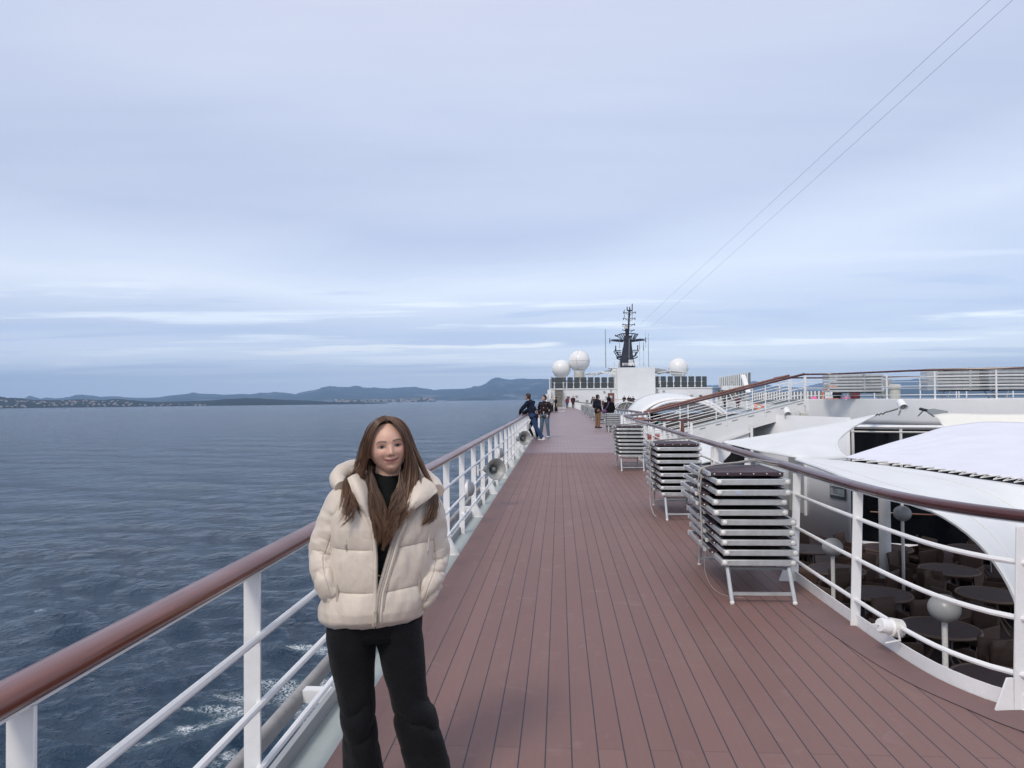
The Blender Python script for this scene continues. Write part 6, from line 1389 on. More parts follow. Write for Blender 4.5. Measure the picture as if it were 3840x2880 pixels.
y2 += .0060*g(0, -.0545, .022, .007)+.0060*g(0, -.066, .018, .0065)-.0045*np.exp(-((z+.0600+ -9*x*x)/.0020)**2)*(np.abs(x) < .028)*(Y > 0)
y2 -= .0035*g(0, -.077, .016, .006)
y2 += .010*g(0, -.092, .022, .016)                       # chin
y2 -= .0028*sg_(.0295, -.048, .0045, .014)               # smile folds
G = np.stack([x, y2, z], -1)
hm = MB(); 
hm.grid([[tuple(head_pt(*G[i, j])) for j in range(nu_)] for i in range(nv_)])
# ears
for sx in (-1, 1): hm.ball(head_pt(sx*.0755, -.002, -.014), .026, 12, (.30,.62,1.1))
# neck and the rest of the body (mostly under the clothes)
sho = [loc(1290, 1870, -.03), loc(1606, 1878, -.03)]; el = [loc(1190, 2050, -.07), loc(1652, 2080, -.07)]; wr = [loc(1268, 2200, .0), loc(1535, 2190, .0)]
nk0 = loc(1452, 1850, -.045); capsule(hm, nk0, head_pt(0, -.022, -.055), .053, .050, 20)
capsule(hm, nk0, loc(1440, 1960, -.05), .075, .11, 20); capsule(hm, loc(1440, 1960, -.05), loc(1430, 2150, -.03), .11, .10); capsule(hm, sho[0], sho[1], .045, .045)
hips = [loc(1335, 2290, -.03), loc(1488, 2300, -.03)]; capsule(hm, hips[0], hips[1], .085, .085); capsule(hm, loc(1430, 2150, -.03), loc(1418, 2290, -.03), .10, .10)
kn = [loc(1330, 2600, .0), loc(1535, 2610, .0)]; an = [Vector((loc(1362, 2880, -.03).x, -.03, .085)), Vector((loc(1605, 2880, -.03).x+.01, -.03, .085))]
for k_ in (0, 1):
    capsule(hm, hips[k_], kn[k_], .082, .055, 16); capsule(hm, kn[k_], an[k_], .052, .036, 16); capsule(hm, an[k_]+Vector((0,-.02,-.05)), an[k_]+Vector((0,.13,-.055)), .032, .026)
    capsule(hm, sho[k_], el[k_], .046, .036, 14); capsule(hm, el[k_], wr[k_], .034, .024, 14)
    d = (wr[k_]-el[k_]).normalized(); sd_ = d.cross(Vector((0,1,0))).normalized(); pm = wr[k_]+d*.045; capsule(hm, wr[k_], pm, .022, .030, 10)
    for o_, l_ in ((-.024,.055),(-.008,.066),(.008,.062),(.023,.048)):
        a0 = pm+sd_*o_+d*.018; a1 = a0+d*l_*.5+Vector((0,.012,0)); a2 = a1+d*l_*.4+Vector((0,.018,-.004)); capsule(hm, a0, a1, .0088, .0082, 8); capsule(hm, a1, a2, .0082, .0072, 8)
    capsule(hm, pm+Vector((0,.022,0)), pm+Vector((0,.045,0))+d*.035, .011, .009, 8)
me = voxel(hm, .0032, 2, .4)
co = np.zeros(len(me.vertices)*3); me.vertices.foreach_get('co', co); co = co.reshape(-1, 3)
mi = (Matrix.Rotation(-HR, 3, 'Y') @ Matrix.Rotation(R(-6), 3, 'Z') @ Matrix.Rotation(R(3), 3, 'X')).inverted()
hl = (np.array(mi) @ (co-np.array(HC)).T).T; hx, hy, hz = hl.T
skin = np.array([.66,.405,.30]); col = np.tile(skin, (len(co), 1))
def blend(mask, c, a): 
    global col
    m_ = np.clip(mask, 0, 1)[:, None]*a; col = col*(1-m_)+np.array(c)*m_
fr_ = (hy > .02)
gg = lambda cx, cz, sx, sz: np.exp(-((np.abs(hx)-cx)/sx)**2-((hz-cz)/sz)**2)*fr_
blend(gg(.040, -.024, .018, .014), (.64,.30,.23), .5); blend(gg(0, -.030, .012, .010), (.58,.30,.23), .5)
blend(gg(.0325, -.007, .018, .008), (.36,.19,.145), .55)  # eye socket shade put into the skin colour
lipw = .0325; lm = (np.abs(hx) < lipw)*fr_; cz_ = -.0605+9.5*hx**2
lt = np.sqrt(np.clip(1-(hx/lipw)**2, 0.02, 1)); up = np.exp(-(((hz-cz_-.0022*lt)/(.0034*lt))**4)); lo = np.exp(-(((hz-cz_+.0038*lt)/(.0046*lt))**4)); edge_ = np.clip((lipw-np.abs(hx))/.008, 0, 1)
blend(np.maximum(up, lo)*edge_*lm, (.44,.15,.14), .9); blend(np.exp(-((hz-cz_)/.0017)**2)*edge_*lm, (.10,.025,.025), .95)
bz_ = .0150+.0030*np.sin(np.clip((np.abs(hx)-.014)/.040, 0, 1)*PI)-.003*np.clip((np.abs(hx)-.040)/.012, 0, 1)
blend(np.exp(-(((hz-bz_)/(.0036))**2))*np.clip((np.abs(hx)-.009)/.006, 0, 1)*np.clip((.054-np.abs(hx))/.012, 0, 1)*fr_, (.040,.022,.016), .97)
# eyes: lash line, white and iris laid into the narrow smiling opening
ex = np.abs(hx)-.0325; op = .0046*(1-(ex/.0155)**2); zc2 = hz+.0045
inside = (np.abs(ex) < .0155)*(np.abs(zc2) < np.maximum(op, 0))*fr_
col[inside.astype(bool)] = (.33,.28,.26)
iris = inside*((ex+.001)**2+(zc2*1.0)**2 < .0068**2); col[iris.astype(bool)] = (.022,.011,.008)
lash = np.exp(-((zc2-np.maximum(op, 0)-.0006)/.0015)**2)*(np.abs(ex) < .0180)*fr_; blend(lash, (.018,.010,.009), 1.0)
lash2 = np.exp(-((zc2+np.maximum(op, 0)+.0004)/.0011)**2)*(np.abs(ex) < .0150)*fr_; blend(lash2, (.16,.08,.065), .7)
nos = gg(.0068, -.0410, .0030, .0022); blend(nos, (.10,.04,.035), .9)  # nostril shade painted as dark spots
blend(np.exp(-((np.abs(hx)-.0300+ (hz+.048)*.35)/.0028)**2-((hz+.046)/.014)**2)*fr_, (.42,.22,.17), .5)  # shading of the smile folds painted into the skin tone
me.vertices.foreach_set('co', np.stack([-co[:, 0], co[:, 1], co[:, 2]], 1).ravel()); me.flip_normals() if hasattr(me, 'flip_normals') else None
ca = me.color_attributes.new('tone', 'FLOAT_COLOR', 'POINT'); ca.data.foreach_set('color', np.c_[col, np.ones(len(col))].ravel())
ms2 = bpy.data.materials.new('face_skin'); ms2.use_nodes = True; t = NT(ms2.node_tree); p = t.n['Principled BSDF']
at_ = t.new('ShaderNodeVertexColor', layer_name='tone'); t.l.new(at_.outputs['Color'], p.inputs['Base Color']); p.inputs['Roughness'].default_value = .48
p.inputs['Subsurface Weight'].default_value = .12; p.inputs['Subsurface Scale'].default_value = .006; p.inputs['Subsurface Radius'].default_value = (1,.4,.25)
bo = mobj('body', me, ms2, None, off=(0,0,0)); bo.parent = lady

# ---- dark sweater
M['sweater'] = mat('sweater', (.008,.010,.009), .9, var=.3, vs=40, bump=.4, bs=120, spec=.2)
sw_ = MB(); rings = []
for v, hwid, fd, cx in ((1772,.052,.050,1453),(1790,.058,.058,1453),(1825,.062,.062,1452),(1850,.085,.075,1450),(1900,.14,.10,1447),(1980,.165,.115,1442),(2120,.155,.115,1430),(2300,.165,.12,1422),(2380,.17,.12,1418)):
    c_ = loc(cx, v, -.035); rings.append([(c_.x+hwid*math.cos(a), c_.y+fd*math.sin(a), c_.z) for a in np.linspace(0, 2*PI, 41)])
sw_.grid(rings); wobj('sweater', sw_, M['sweater'], smooth=80, solid=.004)
# ---- belt buckle
M['brass'] = mat('brass', (.55,.40,.16), .3, metal=.9)
c_ = loc(1419, 2180, .092); wobj('belt_buckle', MB().tube([(c_.x+.017*math.cos(a), c_.y, c_.z+.022*math.sin(a)) for a in np.linspace(R(-120), R(120), 18)], .0026, 6), M['brass'])

# ---- jacket
def fabric():
    m = bpy.data.materials.new('cream_fabric'); m.use_nodes = True; t = NT(m.node_tree); p = t.n['Principled BSDF']
    co = t.new('ShaderNodeTexCoord').outputs['Object']; x_, y_, z_ = t.sep(co)
    n = t.noise(co, 9, 5, .6, .6); n2 = t.noise(t.comb(t.math('MULTIPLY', x_, 3.0), y_, t.math('MULTIPLY', z_, .8)), 13, 4, .6, 1.2); f = t.noise(co, 900, 2, .5)
    t.put(p.inputs['Base Color'], t.mix(t.mapr(n, .3, .7), (.57,.495,.410,1), (.64,.560,.470,1))); t.put(p.inputs['Roughness'], t.mapr(n, .3, .7, .36, .52))
    p.inputs['Sheen Weight'].default_value = .3; p.inputs['Sheen Roughness'].default_value = .4
    b = t.new('ShaderNodeBump'); b.inputs['Strength'].default_value = .8; b.inputs['Distance'].default_value = .012; t.put(b.inputs['Height'], t.math('ADD', t.math('MULTIPLY', n, .6), t.math('ADD', t.math('MULTIPLY', n2, .25), t.math('MULTIPLY', f, .03)))); t.l.new(b.outputs[0], p.inputs['Normal'])
    return m
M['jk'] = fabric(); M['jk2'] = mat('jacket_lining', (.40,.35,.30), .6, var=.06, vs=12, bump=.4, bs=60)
jk = bpy.data.objects.new('jacket', None)
jacket = None
# silhouette rows: v, left x, right x (torso only), depth
rows = [(1802,1372,1528,.070),(1820,1325,1575,.085),(1842,1284,1612,.100),(1872,1262,1634,.115),(1920,1250,1640,.130),(1985,1246,1634,.140),(2061,1244,1624,.142),(2140,1238,1612,.146),(2218,1228,1602,.150),(2262,1208,1592,.156),(2300,1200,1586,.160),(2330,1212,1578,.156),(2347,1232,1562,.145),(2356,1250,1540,.128)]
rv = np.array([r_[0] for r_ in rows], float)
# opening edges: pixel x by row
oL = np.array([(1795,1330),(1830,1322),(1860,1330),(1880,1340),(1915,1366),(1945,1386),(1988,1403),(2096,1410),(2232,1409),(2303,1405),(2360,1403)], float)
oR = np.array([(1795,1570),(1830,1585),(1860,1580),(1880,1570),(1912,1545),(1961,1502),(2020,1475),(2113,1448),(2227,1416),(2303,1408),(2360,1406)], float)
NV, NA = 190, 150
vs_ = np.linspace(1802, 2356, NV)
xl = np.interp(vs_, rv, [r_[1] for r_ in rows]); xr = np.interp(vs_, rv, [r_[2] for r_ in rows]); dp = np.interp(vs_, rv, [r_[3] for r_ in rows])
G = np.zeros((NV, NA, 3)); FRONT = np.zeros((NV, NA)); VV = np.zeros((NV, NA)); UU = np.zeros((NV, NA))
for i, v in enumerate(vs_):
    D = dp[i]; fr = -.035+D*.92; vside = max(1802, v-(v-1494)*(fr+.035)/2.86)      # the silhouette lies further back than the front
    xl[i] = np.interp(vside, rv, [r_[1] for r_ in rows]); xr[i] = np.interp(vside, rv, [r_[2] for r_ in rows])
    cu = (xl[i]+xr[i])/2; c_ = Vector((loc(cu, vside, -.035).x, -.035, loc(cu, v, fr).z)); hwid = (xr[i]-xl[i])/2*SC(); D = dp[i]
    # superellipse parameter where the front opening starts and ends
    a_l = (loc(np.interp(v, oL[:, 0], oL[:, 1]), v, fr).x-c_.x)/hwid; a_r = (loc(np.interp(v, oR[:, 0], oR[:, 1]), v, fr).x-c_.x)/hwid
    tl, tr_ = math.acos(np.clip(a_l, -1, 1)), math.acos(np.clip(a_r, -1, 1))      # angle from +x, front is +y
    ang = np.linspace(tl, tr_+2*PI, NA)
    ca_, sa_ = np.cos(ang), np.sin(ang)
    px_ = hwid*np.sign(ca_)*np.abs(ca_)**.92; py_ = D*np.sign(sa_)*np.abs(sa_)**.80
    G[i, :, 0] = c_.x+px_; G[i, :, 1] = c_.y+py_; G[i, :, 2] = c_.z
    VV[i] = v; UU[i] = cu+px_/SC(); FRONT[i] = sa_
# quilting: puffed bands between stitched rows
seams = [1800, 1902, 2061, 2222, 2362]
def puff(v, lift=0):
    out = np.zeros_like(v)
    for a_, b_ in zip(seams[:-1], seams[1:]):
        k_ = np.clip((v-a_)/(b_-a_), 0, 1); out = np.where((v >= a_) & (v < b_), np.abs(np.sin(PI*k_))**.42, out)
    return out
Nrm = np.stack([np.cos(np.arctan2(G[:, :, 1]-loc(1425, 2060, -.035).y, G[:, :, 0]-loc(1420, 2060).x)), np.sin(np.arctan2(G[:, :, 1]-loc(1425, 2060, -.035).y, G[:, :, 0]-loc(1420, 2060).x)), np.zeros((NV, NA))], -1)
vsk = VV + 14*np.clip((UU-1420)/160, 0, 1)          # rows sag a little on the viewer's right
F3 = np.stack([UU/26, VV/60, FRONT*3], -1).reshape(-1, 3)
wr_ = (vnoise(F3*[1,1,1], 1, 3)*.5+vnoise(F3*[2.1,1.6,1], 1, 9)*.3).reshape(NV, NA)
vert = np.sin((UU-1400)/11.0+2.2*wr_+VV/90.0)*np.exp(-((vsk-2061)/60)**2) + np.sin((UU-1400)/9.0+VV/70.0)*np.exp(-((vsk-2215)/40)**2)*.7 + np.sin((UU-1300)/8.5+1.5*wr_)*np.clip((vsk-2300)/50, 0, 1)*1.0
disp = .017*(puff(vsk)-.6) + .0080*wr_ + .0016*vert
edge_f = np.clip(np.minimum(np.arange(NA), NA-1-np.arange(NA))/5.0, 0, 1)[None, :]
disp = disp*(.35+.65*edge_f)
hemk = np.clip((VV-2335)/21, 0, 1); disp -= .010*hemk
G = G+Nrm*disp[..., None]
tm = MB().grid(G); torso = wobj('jacket', tm, M['jk'], smooth=80, solid=.010)
# sleeves
def sleeve(pts, name, seed, cuff):
    P = np.array([[*loc(u, v, f), r_] for u, v, f, r_ in pts]); S_ = smooth_curve(P, 120); n = 56
    ctr, rad = S_[:, :3], S_[:, 3]; T = np.gradient(ctr, axis=0); T /= np.linalg.norm(T, axis=1)[:, None]
    rows_ = []; L_ = np.r_[0, np.cumsum(np.linalg.norm(np.diff(ctr, axis=0), axis=1))]; L_ /= L_[-1]
    for i in range(len(ctr)):
        t_ = Vector(T[i]); a_ = Vector((0,1,0)); a_ = (a_-t_*a_.dot(t_)).normalized(); b_ = t_.cross(a_); row = []
        for j in range(n+1):
            an_ = 2*PI*(j % n)/n; dirv = a_*math.cos(an_)+b_*math.sin(an_); q_ = np.array([[math.cos(an_)*1.5+seed, math.sin(an_)*1.5, L_[i]*8.0]])
            s_ = L_[i]
            w_ = .5*vnoise(q_*[1,1,1.6], 1, seed)[0]+.3*vnoise(q_*[1.5,1.5,3.4], 1, seed+4)[0]
            ring = 0
            for c0, wd2, am in ((.40,.012,-.009),(.56,.014,-.005),(.66,.014,-.005),(.78,.014,-.005)): ring += am*math.exp(-((s_+.05*math.sin(an_+seed)+.02*w_*2-c0)/wd2)**2)*(1.0 if c0 < .3 else .5+.5*math.cos(an_-seed*.9))
            fold = .013*(abs(math.sin(s_*21+2.2*math.sin(an_+seed)+1.9*w_))**.55-.68)*np.clip((s_-.36)/.15, 0, 1)
            r_ = rad[i]*(1+.13*w_)+ring+fold
            row.append(tuple(Vector(ctr[i])+dirv*r_*(1.0 if abs(math.cos(an_)) > 2 else 1)))
        rows_.append(row)
    mb = MB().grid(rows_); o = wobj(name, mb, M['jk'], torso, smooth=80, solid=.006)
    # cuff
    c0 = Vector(ctr[-1]); t_ = Vector(T[-1]); q_ = t_.to_track_quat('Z', 'Y').to_matrix(); rr_ = rad[-1]
    wobj('cuff', MB().lathe([(rr_*.80,-.01),(rr_*.98,-.006),(rr_*1.0,.012),(rr_*.86,.020),(rr_*.70,.014)], c0, 28, q_), M['jk'], torso, smooth=80)
    return o
sleeve([(1312,1862,-.045,.062),(1284,1893,-.045,.068),(1259,1960,-.05,.069),(1236,2030,-.055,.070),(1222,2090,-.04,.062),(1224,2140,-.005,.056),(1234,2185,.025,.050),(1250,2232,.022,.042),(1285,2275,-.03,.026)], 'sleeve', 2.1, 0)
sleeve([(1580,1872,-.045,.060),(1598,1905,-.045,.066),(1613,1975,-.05,.064),(1624,2045,-.055,.063),(1626,2100,-.04,.058),(1616,2150,-.005,.053),(1602,2192,.025,.050),(1584,2240,.022,.042),(1550,2280,-.03,.026)], 'sleeve', 5.3, 0)
# front edges: zip tape and placket strips, thickness of the padded edge
def strip(oE, off_px, r_, m_, f, name, v0=1850, v1=2345, sx=1.0, wob=0):
    pts = []
    for v in np.linspace(v0, v1, 60):
        u = np.interp(v, oE[:, 0], oE[:, 1])+off_px; i = int(np.clip((v-1802)/(2356-1802)*(NV-1), 0, NV-1)); cu = (xl[i]+xr[i])/2; hwid = (xr[i]-xl[i])/2*SC(); k_ = np.clip((u-cu)*SC()/hwid, -1, 1)
        D = dp[i]*(1-abs(k_)**2.2)**.40 if abs(k_) < .999 else 0; pts.append(tuple(loc(u, v, -.035+D+f)))
    return wobj(name, MB().tube(pts, r_, 8, sx=sx), m_, torso)
M['zip'] = mat('zip_tape', (.34,.31,.27), .6, var=.2, vs=200, bump=.8, bs=700)
strip(oL, -2, .0075, M['jk'], .004, 'front_edge'); strip(oL, 5, .0028, M['zip'], .006, 'zipper')
strip(oR, 2, .0085, M['jk2'], .004, 'front_edge'); strip(oR, 12, .0045, M['jk2'], .009, 'placket', v1=2335); strip(oR, 20, .006, M['jk'], .008, 'placket', v1=2330); strip(oR, -4, .0026, M['zip'], .007, 'zipper')
# right facing turned out between opening and placket
fac = []
for v in np.linspace(1880, 2335, 50):
    u0 = np.interp(v, oR[:, 0], oR[:, 1]); wdt = 30*np.clip((2345-v)/60, .2, 1); i = int(np.clip((v-1802)/(2356-1802)*(NV-1), 0, NV-1)); a_ = loc(u0-1, v, -.035+dp[i]*.97); b_ = loc(u0+wdt, v, -.035+dp[i]*.99+.012); fac.append([tuple(a_*(1-k_)+b_*k_+Vector((0,.004*math.sin(PI*k_*2),0))) for k_ in np.linspace(0, 1, 6)])
wobj('facing', MB().grid(fac), M['jk2'], torso, smooth=80, solid=.004)
zp = loc(1406, 2318, .145); wobj('zip_pull', MB().box(zp, (.012,.004,.035)).box((zp.x, zp.y+.002, zp.z+.024), (.009,.006,.014)), mat('zip_metal', (.62,.56,.44), .35, metal=.5), torso, bev=.0015)
def surf(u, v):
    i = int(np.clip((v-1802)/(2356-1802)*(NV-1), 0, NV-1)); cu = (xl[i]+xr[i])/2; hwid = (xr[i]-xl[i])/2*SC(); k_ = np.clip((u-cu)*SC()/hwid, -.98, .98); return -.035+dp[i]*(1-abs(k_)**2.17)**.40
def Ls(u, v, up=.006): return tuple(loc(u, v, surf(u, v)+up))
# collar and hood: turned down stand-up collar
def patch(c0, c1, d0, d1, name, m_, nu=40, nv=20, bul=0.0, solid=.012, parent=None, wr=.003, seed=1):
    Gp = coons([Lp(*a) for a in c0], [Lp(*a) for a in c1], [Lp(*a) for a in d0], [Lp(*a) for a in d1], nu, nv)
    a_, b_ = np.meshgrid(np.linspace(0, 1, nu), np.linspace(0, 1, nv), indexing='ij'); Gp[:, :, 1] += bul*np.sin(PI*a_)*np.sin(PI*b_)
    nz = vnoise(Gp.reshape(-1, 3)*[1,1,1], 26, seed).reshape(nu, nv)+.5*vnoise(Gp.reshape(-1, 3), 60, seed+2).reshape(nu, nv); Gp[:, :, 1] += wr*nz
    return wobj(name, MB().grid(Gp), m_, parent or torso, smooth=80, solid=solid)
# left lapel (viewer's left)
patch([(1392,1958,.085),(1366,1920,.088),(1338,1880,.085),(1318,1830,.07),(1303,1796,.05)], [(1400,1990,.085),(1385,1910,.075),(1378,1850,.06),(1365,1800,.03),(1352,1778,.01)],
      [(1392,1958,.085),(1400,1990,.085)], [(1303,1796,.05),(1325,1783,.045),(1352,1778,.01)], 'collar', M['jk'], bul=.02)
# right lapel flap
patch([(1500,1965,.10),(1545,1915,.115),(1600,1876,.10),(1641,1846,.06)], [(1490,1930,.07),(1515,1870,.07),(1550,1820,.055),(1590,1792,.02)],
      [(1500,1965,.10),(1490,1930,.07)], [(1641,1846,.06),(1626,1818,.04),(1590,1792,.02)], 'collar', M['jk'], bul=.025, seed=5)
# hood lying behind the neck
hd_ = MB(); pts = [loc(1640,1842,-.02), loc(1618,1812,-.10), loc(1560,1778,-.16), loc(1450,1760,-.19), loc(1345,1758,-.15), loc(1290,1772,-.10), loc(1268,1798,-.05), loc(1282,1826,-.01)]
S_ = smooth_curve([tuple(a) for a in pts], 70); hd_.tube(S_, [.030+.012*math.sin(PI*i/69)+.0008*math.sin(i*.9) for i in range(70)], 18)
wobj('hood', hd_, M['jk'], torso, smooth=80)
patch([(1268,1800,-.04),(1300,1830,.0),(1345,1850,.03)], [(1312,1757,-.09),(1345,1760,-.07),(1385,1770,-.04)], [(1268,1800,-.04),(1281,1775,-.07),(1312,1757,-.09)], [(1345,1850,.03),(1365,1810,.0),(1385,1770,-.04)], 'hood_edge', M['jk2'], bul=-.02, seed=8)
# drawstrings and dark pocket slit lines lie on the padded front
for pts in ([(1309,1925),(1303,1985),(1294,2061)], [(1618,1940),(1612,1990),(1602,2076)]): wobj('drawstring', MB().tube(smooth_curve([Ls(*a, .012) for a in pts], 16), .0034, 6), M['jk'], torso)
for u, v in ((1294,2056), (1602,2078)): wobj('string_end', MB().tube([Ls(u+2,v-14,.014), Ls(u,v+3,.014)], .0046, 6), M['jk2'], torso)
for pts in ([(1282,2112),(1272,2160),(1266,2210),(1266,2256)], [(1572,2140),(1572,2200),(1568,2256)]): wobj('pocket_edge', MB().tube(smooth_curve([Ls(*a, .012) for a in pts], 16), .0050, 8), M['jk2'], torso)  # pocket edges as darker tubes, standing in for the shade of the slits

# ---- jeans
M['jeans'] = mat('black_denim', (.0045,.005,.0065), .85, var=.3, vs=7, bump=.5, bs=90, spec=.2, sheen=.05)
def leg(rows_, seed):
    NV2, NA2 = 130, 48; R_ = np.array(rows_, float); vs2 = np.linspace(R_[0, 0], R_[-1, 0], NV2); G = np.zeros((NV2, NA2+1, 3))
    for i, v in enumerate(vs2):
        a_, b_, D = [np.interp(v, R_[:, 0], R_[:, k_]) for k_ in (1, 2, 3)]; f = np.interp(v, R_[:, 0], R_[:, 4]); c_ = loc((a_+b_)/2, v, f); hwid = (b_-a_)/2*SC()
        for j in range(NA2+1):
            an_ = 2*PI*(j % NA2)/NA2; q_ = np.array([[math.cos(an_)*1.4+seed, math.sin(an_)*1.4, v/70.0]]); w_ = vnoise(q_, 1, int(seed))[0]*.5+vnoise(q_*[1.8,1.8,2.2], 1, 4)[0]*.3
            fold = .012*(abs(math.sin((v-2600)/36.0+1.4*math.cos(an_+seed)+1.3*w_))**.6-.65)*math.exp(-((v-2700)/85)**2) + .004*math.sin(an_*3+seed+v/60)*np.clip((v-2600)/200, 0, 1)
            k_ = 1+.06*w_; G[i, j] = (c_.x+(hwid*k_+fold)*math.cos(an_), c_.y+(D*k_+fold*2)*math.sin(an_), c_.z)
    G[-14:, :, :] += 0
    return G
zhem = 3050
gl_ = leg([(2310,1232,1420,.130,-.035),(2398,1225,1412,.115,-.03),(2485,1240,1403,.100,-.02),(2592,1266,1402,.085,-.005),(2687,1280,1404,.088,-.005),(2782,1288,1416,.10,-.015),(2880,1293,1437,.115,-.03),(3080,1297,1478,.15,-.04)], 1.0)
gr_ = leg([(2310,1400,1574,.130,-.035),(2398,1408,1586,.115,-.03),(2440,1421,1590,.110,-.025),(2523,1438,1596,.098,-.01),(2615,1468,1602,.085,.0),(2660,1476,1628,.090,.0),(2744,1492,1655,.10,-.01),(2880,1518,1684,.115,-.03),(3080,1545,1738,.15,-.04)], 4.0)
def clampz(G): G[:, :, 2] = np.maximum(G[:, :, 2], .022); return G
jm = MB().grid(clampz(gl_)); jm.grid(clampz(gr_))
wq = MB(); ws = [loc(1418, v, -.035) for v in (2150, 2230, 2310, 2370)]
jm.grid([[(c_.x+hw2*math.cos(a), c_.y+d2*math.sin(a), c_.z) for a in np.linspace(0, 2*PI, 49)] for c_, hw2, d2 in zip(ws, (.150,.168,.178,.174), (.110,.125,.130,.118))])
wobj('jeans', jm, M['jeans'], smooth=80, solid=.004)
for k_ in (0, 1):
    a_ = an[k_]; s_ = MB(); capsule(s_, a_+Vector((0,-.03,-.045)), a_+Vector((0,.155,-.05)), .042, .036, 12); me3 = voxel(s_, .006, 2); me3.transform(Matrix.Scale(-1, 4, Vector((1,0,0)))); me3.flip_normals(); o_ = mobj('shoe', me3, mat('boot', (.012,.012,.013), .5), None, off=(0,0,0)); o_.parent = lady

# ---- hair
def hair_mat():
    m = bpy.data.materials.new('brown_hair'); m.use_nodes = True; t = NT(m.node_tree); p = t.n['Principled BSDF']
    at_ = t.new('ShaderNodeAttribute', attribute_name='shade').outputs['Fac']; at2 = t.new('ShaderNodeAttribute', attribute_name='tip').outputs['Fac']
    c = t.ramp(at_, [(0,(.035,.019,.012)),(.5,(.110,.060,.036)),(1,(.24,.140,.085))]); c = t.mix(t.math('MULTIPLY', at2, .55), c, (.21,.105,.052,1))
    t.put(p.inputs['Base Color'], c); p.inputs['Roughness'].default_value = .42; p.inputs['Specular IOR Level'].default_value = .45; p.inputs['Anisotropic'].default_value = .5
    return m
# scalp cap under the strands
capm = MB(); rows_ = []
for i in range(40):
    th_ = PI*.70*i/39; row = []
    for j in range(61):
        ph_ = 2*PI*(j % 60)/60; X = math.sin(th_)*math.sin(ph_); Y = math.sin(th_)*math.cos(ph_); Z = math.cos(th_)
        lim = 1.0
        zz2 = Z
        if Y > .05:   # stop at the hairline
            zz2 = max(Z, .53-.25*abs(X)) if Y > .35 else max(Z, -.1)
        k_ = math.sqrt(max(1e-6, 1-zz2*zz2))/max(1e-6, math.sqrt(X*X+Y*Y)) if zz2 != Z else 1
        row.append(tuple(head_pt(X*k_*(hw+.006), Y*k_*(hd+.004)-.004, zz2*(hh+.005))))
    rows_.append(row)
capm.grid(rows_)
hv, hf, shd, tipv = [], [], [], []
def strand(P, w0, w1, sh_, seedv):
    """flat tapered ribbon with three sides along P"""
    P = [Vector(a) for a in P]; n = len(P); o = len(hv)
    for i in range(n):
        t_ = (P[min(i+1, n-1)]-P[max(i-1, 0)]).normalized(); a_ = Vector((0,1,0)); a_ = a_-t_*a_.dot(t_)
        a_ = a_.normalized() if a_.length > .05 else Vector((1,0,0)); b_ = t_.cross(a_); k_ = i/(n-1); r_ = w0*(1-k_)**.6+w1*k_; r_ *= min(1, .35+k_*6)
        for an_ in (0, 2*PI/3, 4*PI/3): hv.append(P[i]+(b_*math.cos(an_)*1.0+a_*math.sin(an_)*.7)*r_); shd.append(sh_); tipv.append(k_**2)
    for i in range(n-1):
        for j in range(3): hf.append((o+i*3+j, o+i*3+(j+1) % 3, o+(i+1)*3+(j+1) % 3, o+(i+1)*3+j))
rg = random.Random(21)
def lock(guide_a, guide_b, n, w0=.0030, w1=.0006, jit=.004, sh=(.1,.8), wav=.004, fj=.006, end=(.82,1.0)):
    """n strands spread between two guides (lists of (u,v,f) photo columns/rows with forward offset)"""
    A = smooth_curve([Lp(*a) for a in guide_a], 22); B = smooth_curve([Lp(*a) for a in guide_b], 22)
    ncl = max(3, n//9)
    for c_ in range(ncl):
        k0 = (c_+rg.random())/ncl; ph1, ph2 = rg.uniform(0, 6.28), rg.uniform(0, 6.28); fr1 = rg.uniform(1.0, 2.2); am0 = wav*rg.uniform(.5, 1.7); sh0 = rg.uniform(*sh); e0 = rg.uniform(*end); jc = np.array([0, rg.gauss(0, fj), 0])
        for _ in range(18):
            k_ = min(1, max(0, k0+rg.gauss(0, .6/ncl))); base = A*(1-k_)+B*k_; L_ = int(22*min(1, e0*rg.uniform(.90, 1.05))); base = resample(base[:max(8, L_)], 20)
            ctr = A*(1-k0)+B*k0; ctr = resample(ctr[:max(8, L_)], 20)
            tt = np.linspace(0, 1, 20)[:, None]; base = base*(1-.5*tt**1.5)+ctr*(.5*tt**1.5); am = am0*tt
            j0 = np.array([rg.gauss(0, jit*.8), rg.gauss(0, .003), rg.gauss(0, jit*.6)])
            P = base+j0*np.minimum(1, tt*2.2+.15)+jc*tt+np.c_[am*np.sin(tt*fr1*6.28+ph1), am*.9*np.sin(tt*fr1*5+ph2), 0*am]
            strand(P, w0*.52*rg.uniform(.5, 1.4), w1*.4, min(1, max(0, sh0+rg.gauss(0, .13))), 0)
def Hq(x, y, z):        # a point on the skull as (u,v,f)-free local point
    return head_pt(x, y, z)
_Lp = Lp
def Lp(*a): return tuple(a[0]) if len(a) == 1 else _Lp(*a)
def GP(x, y, z): return (head_pt(x, y, z),)
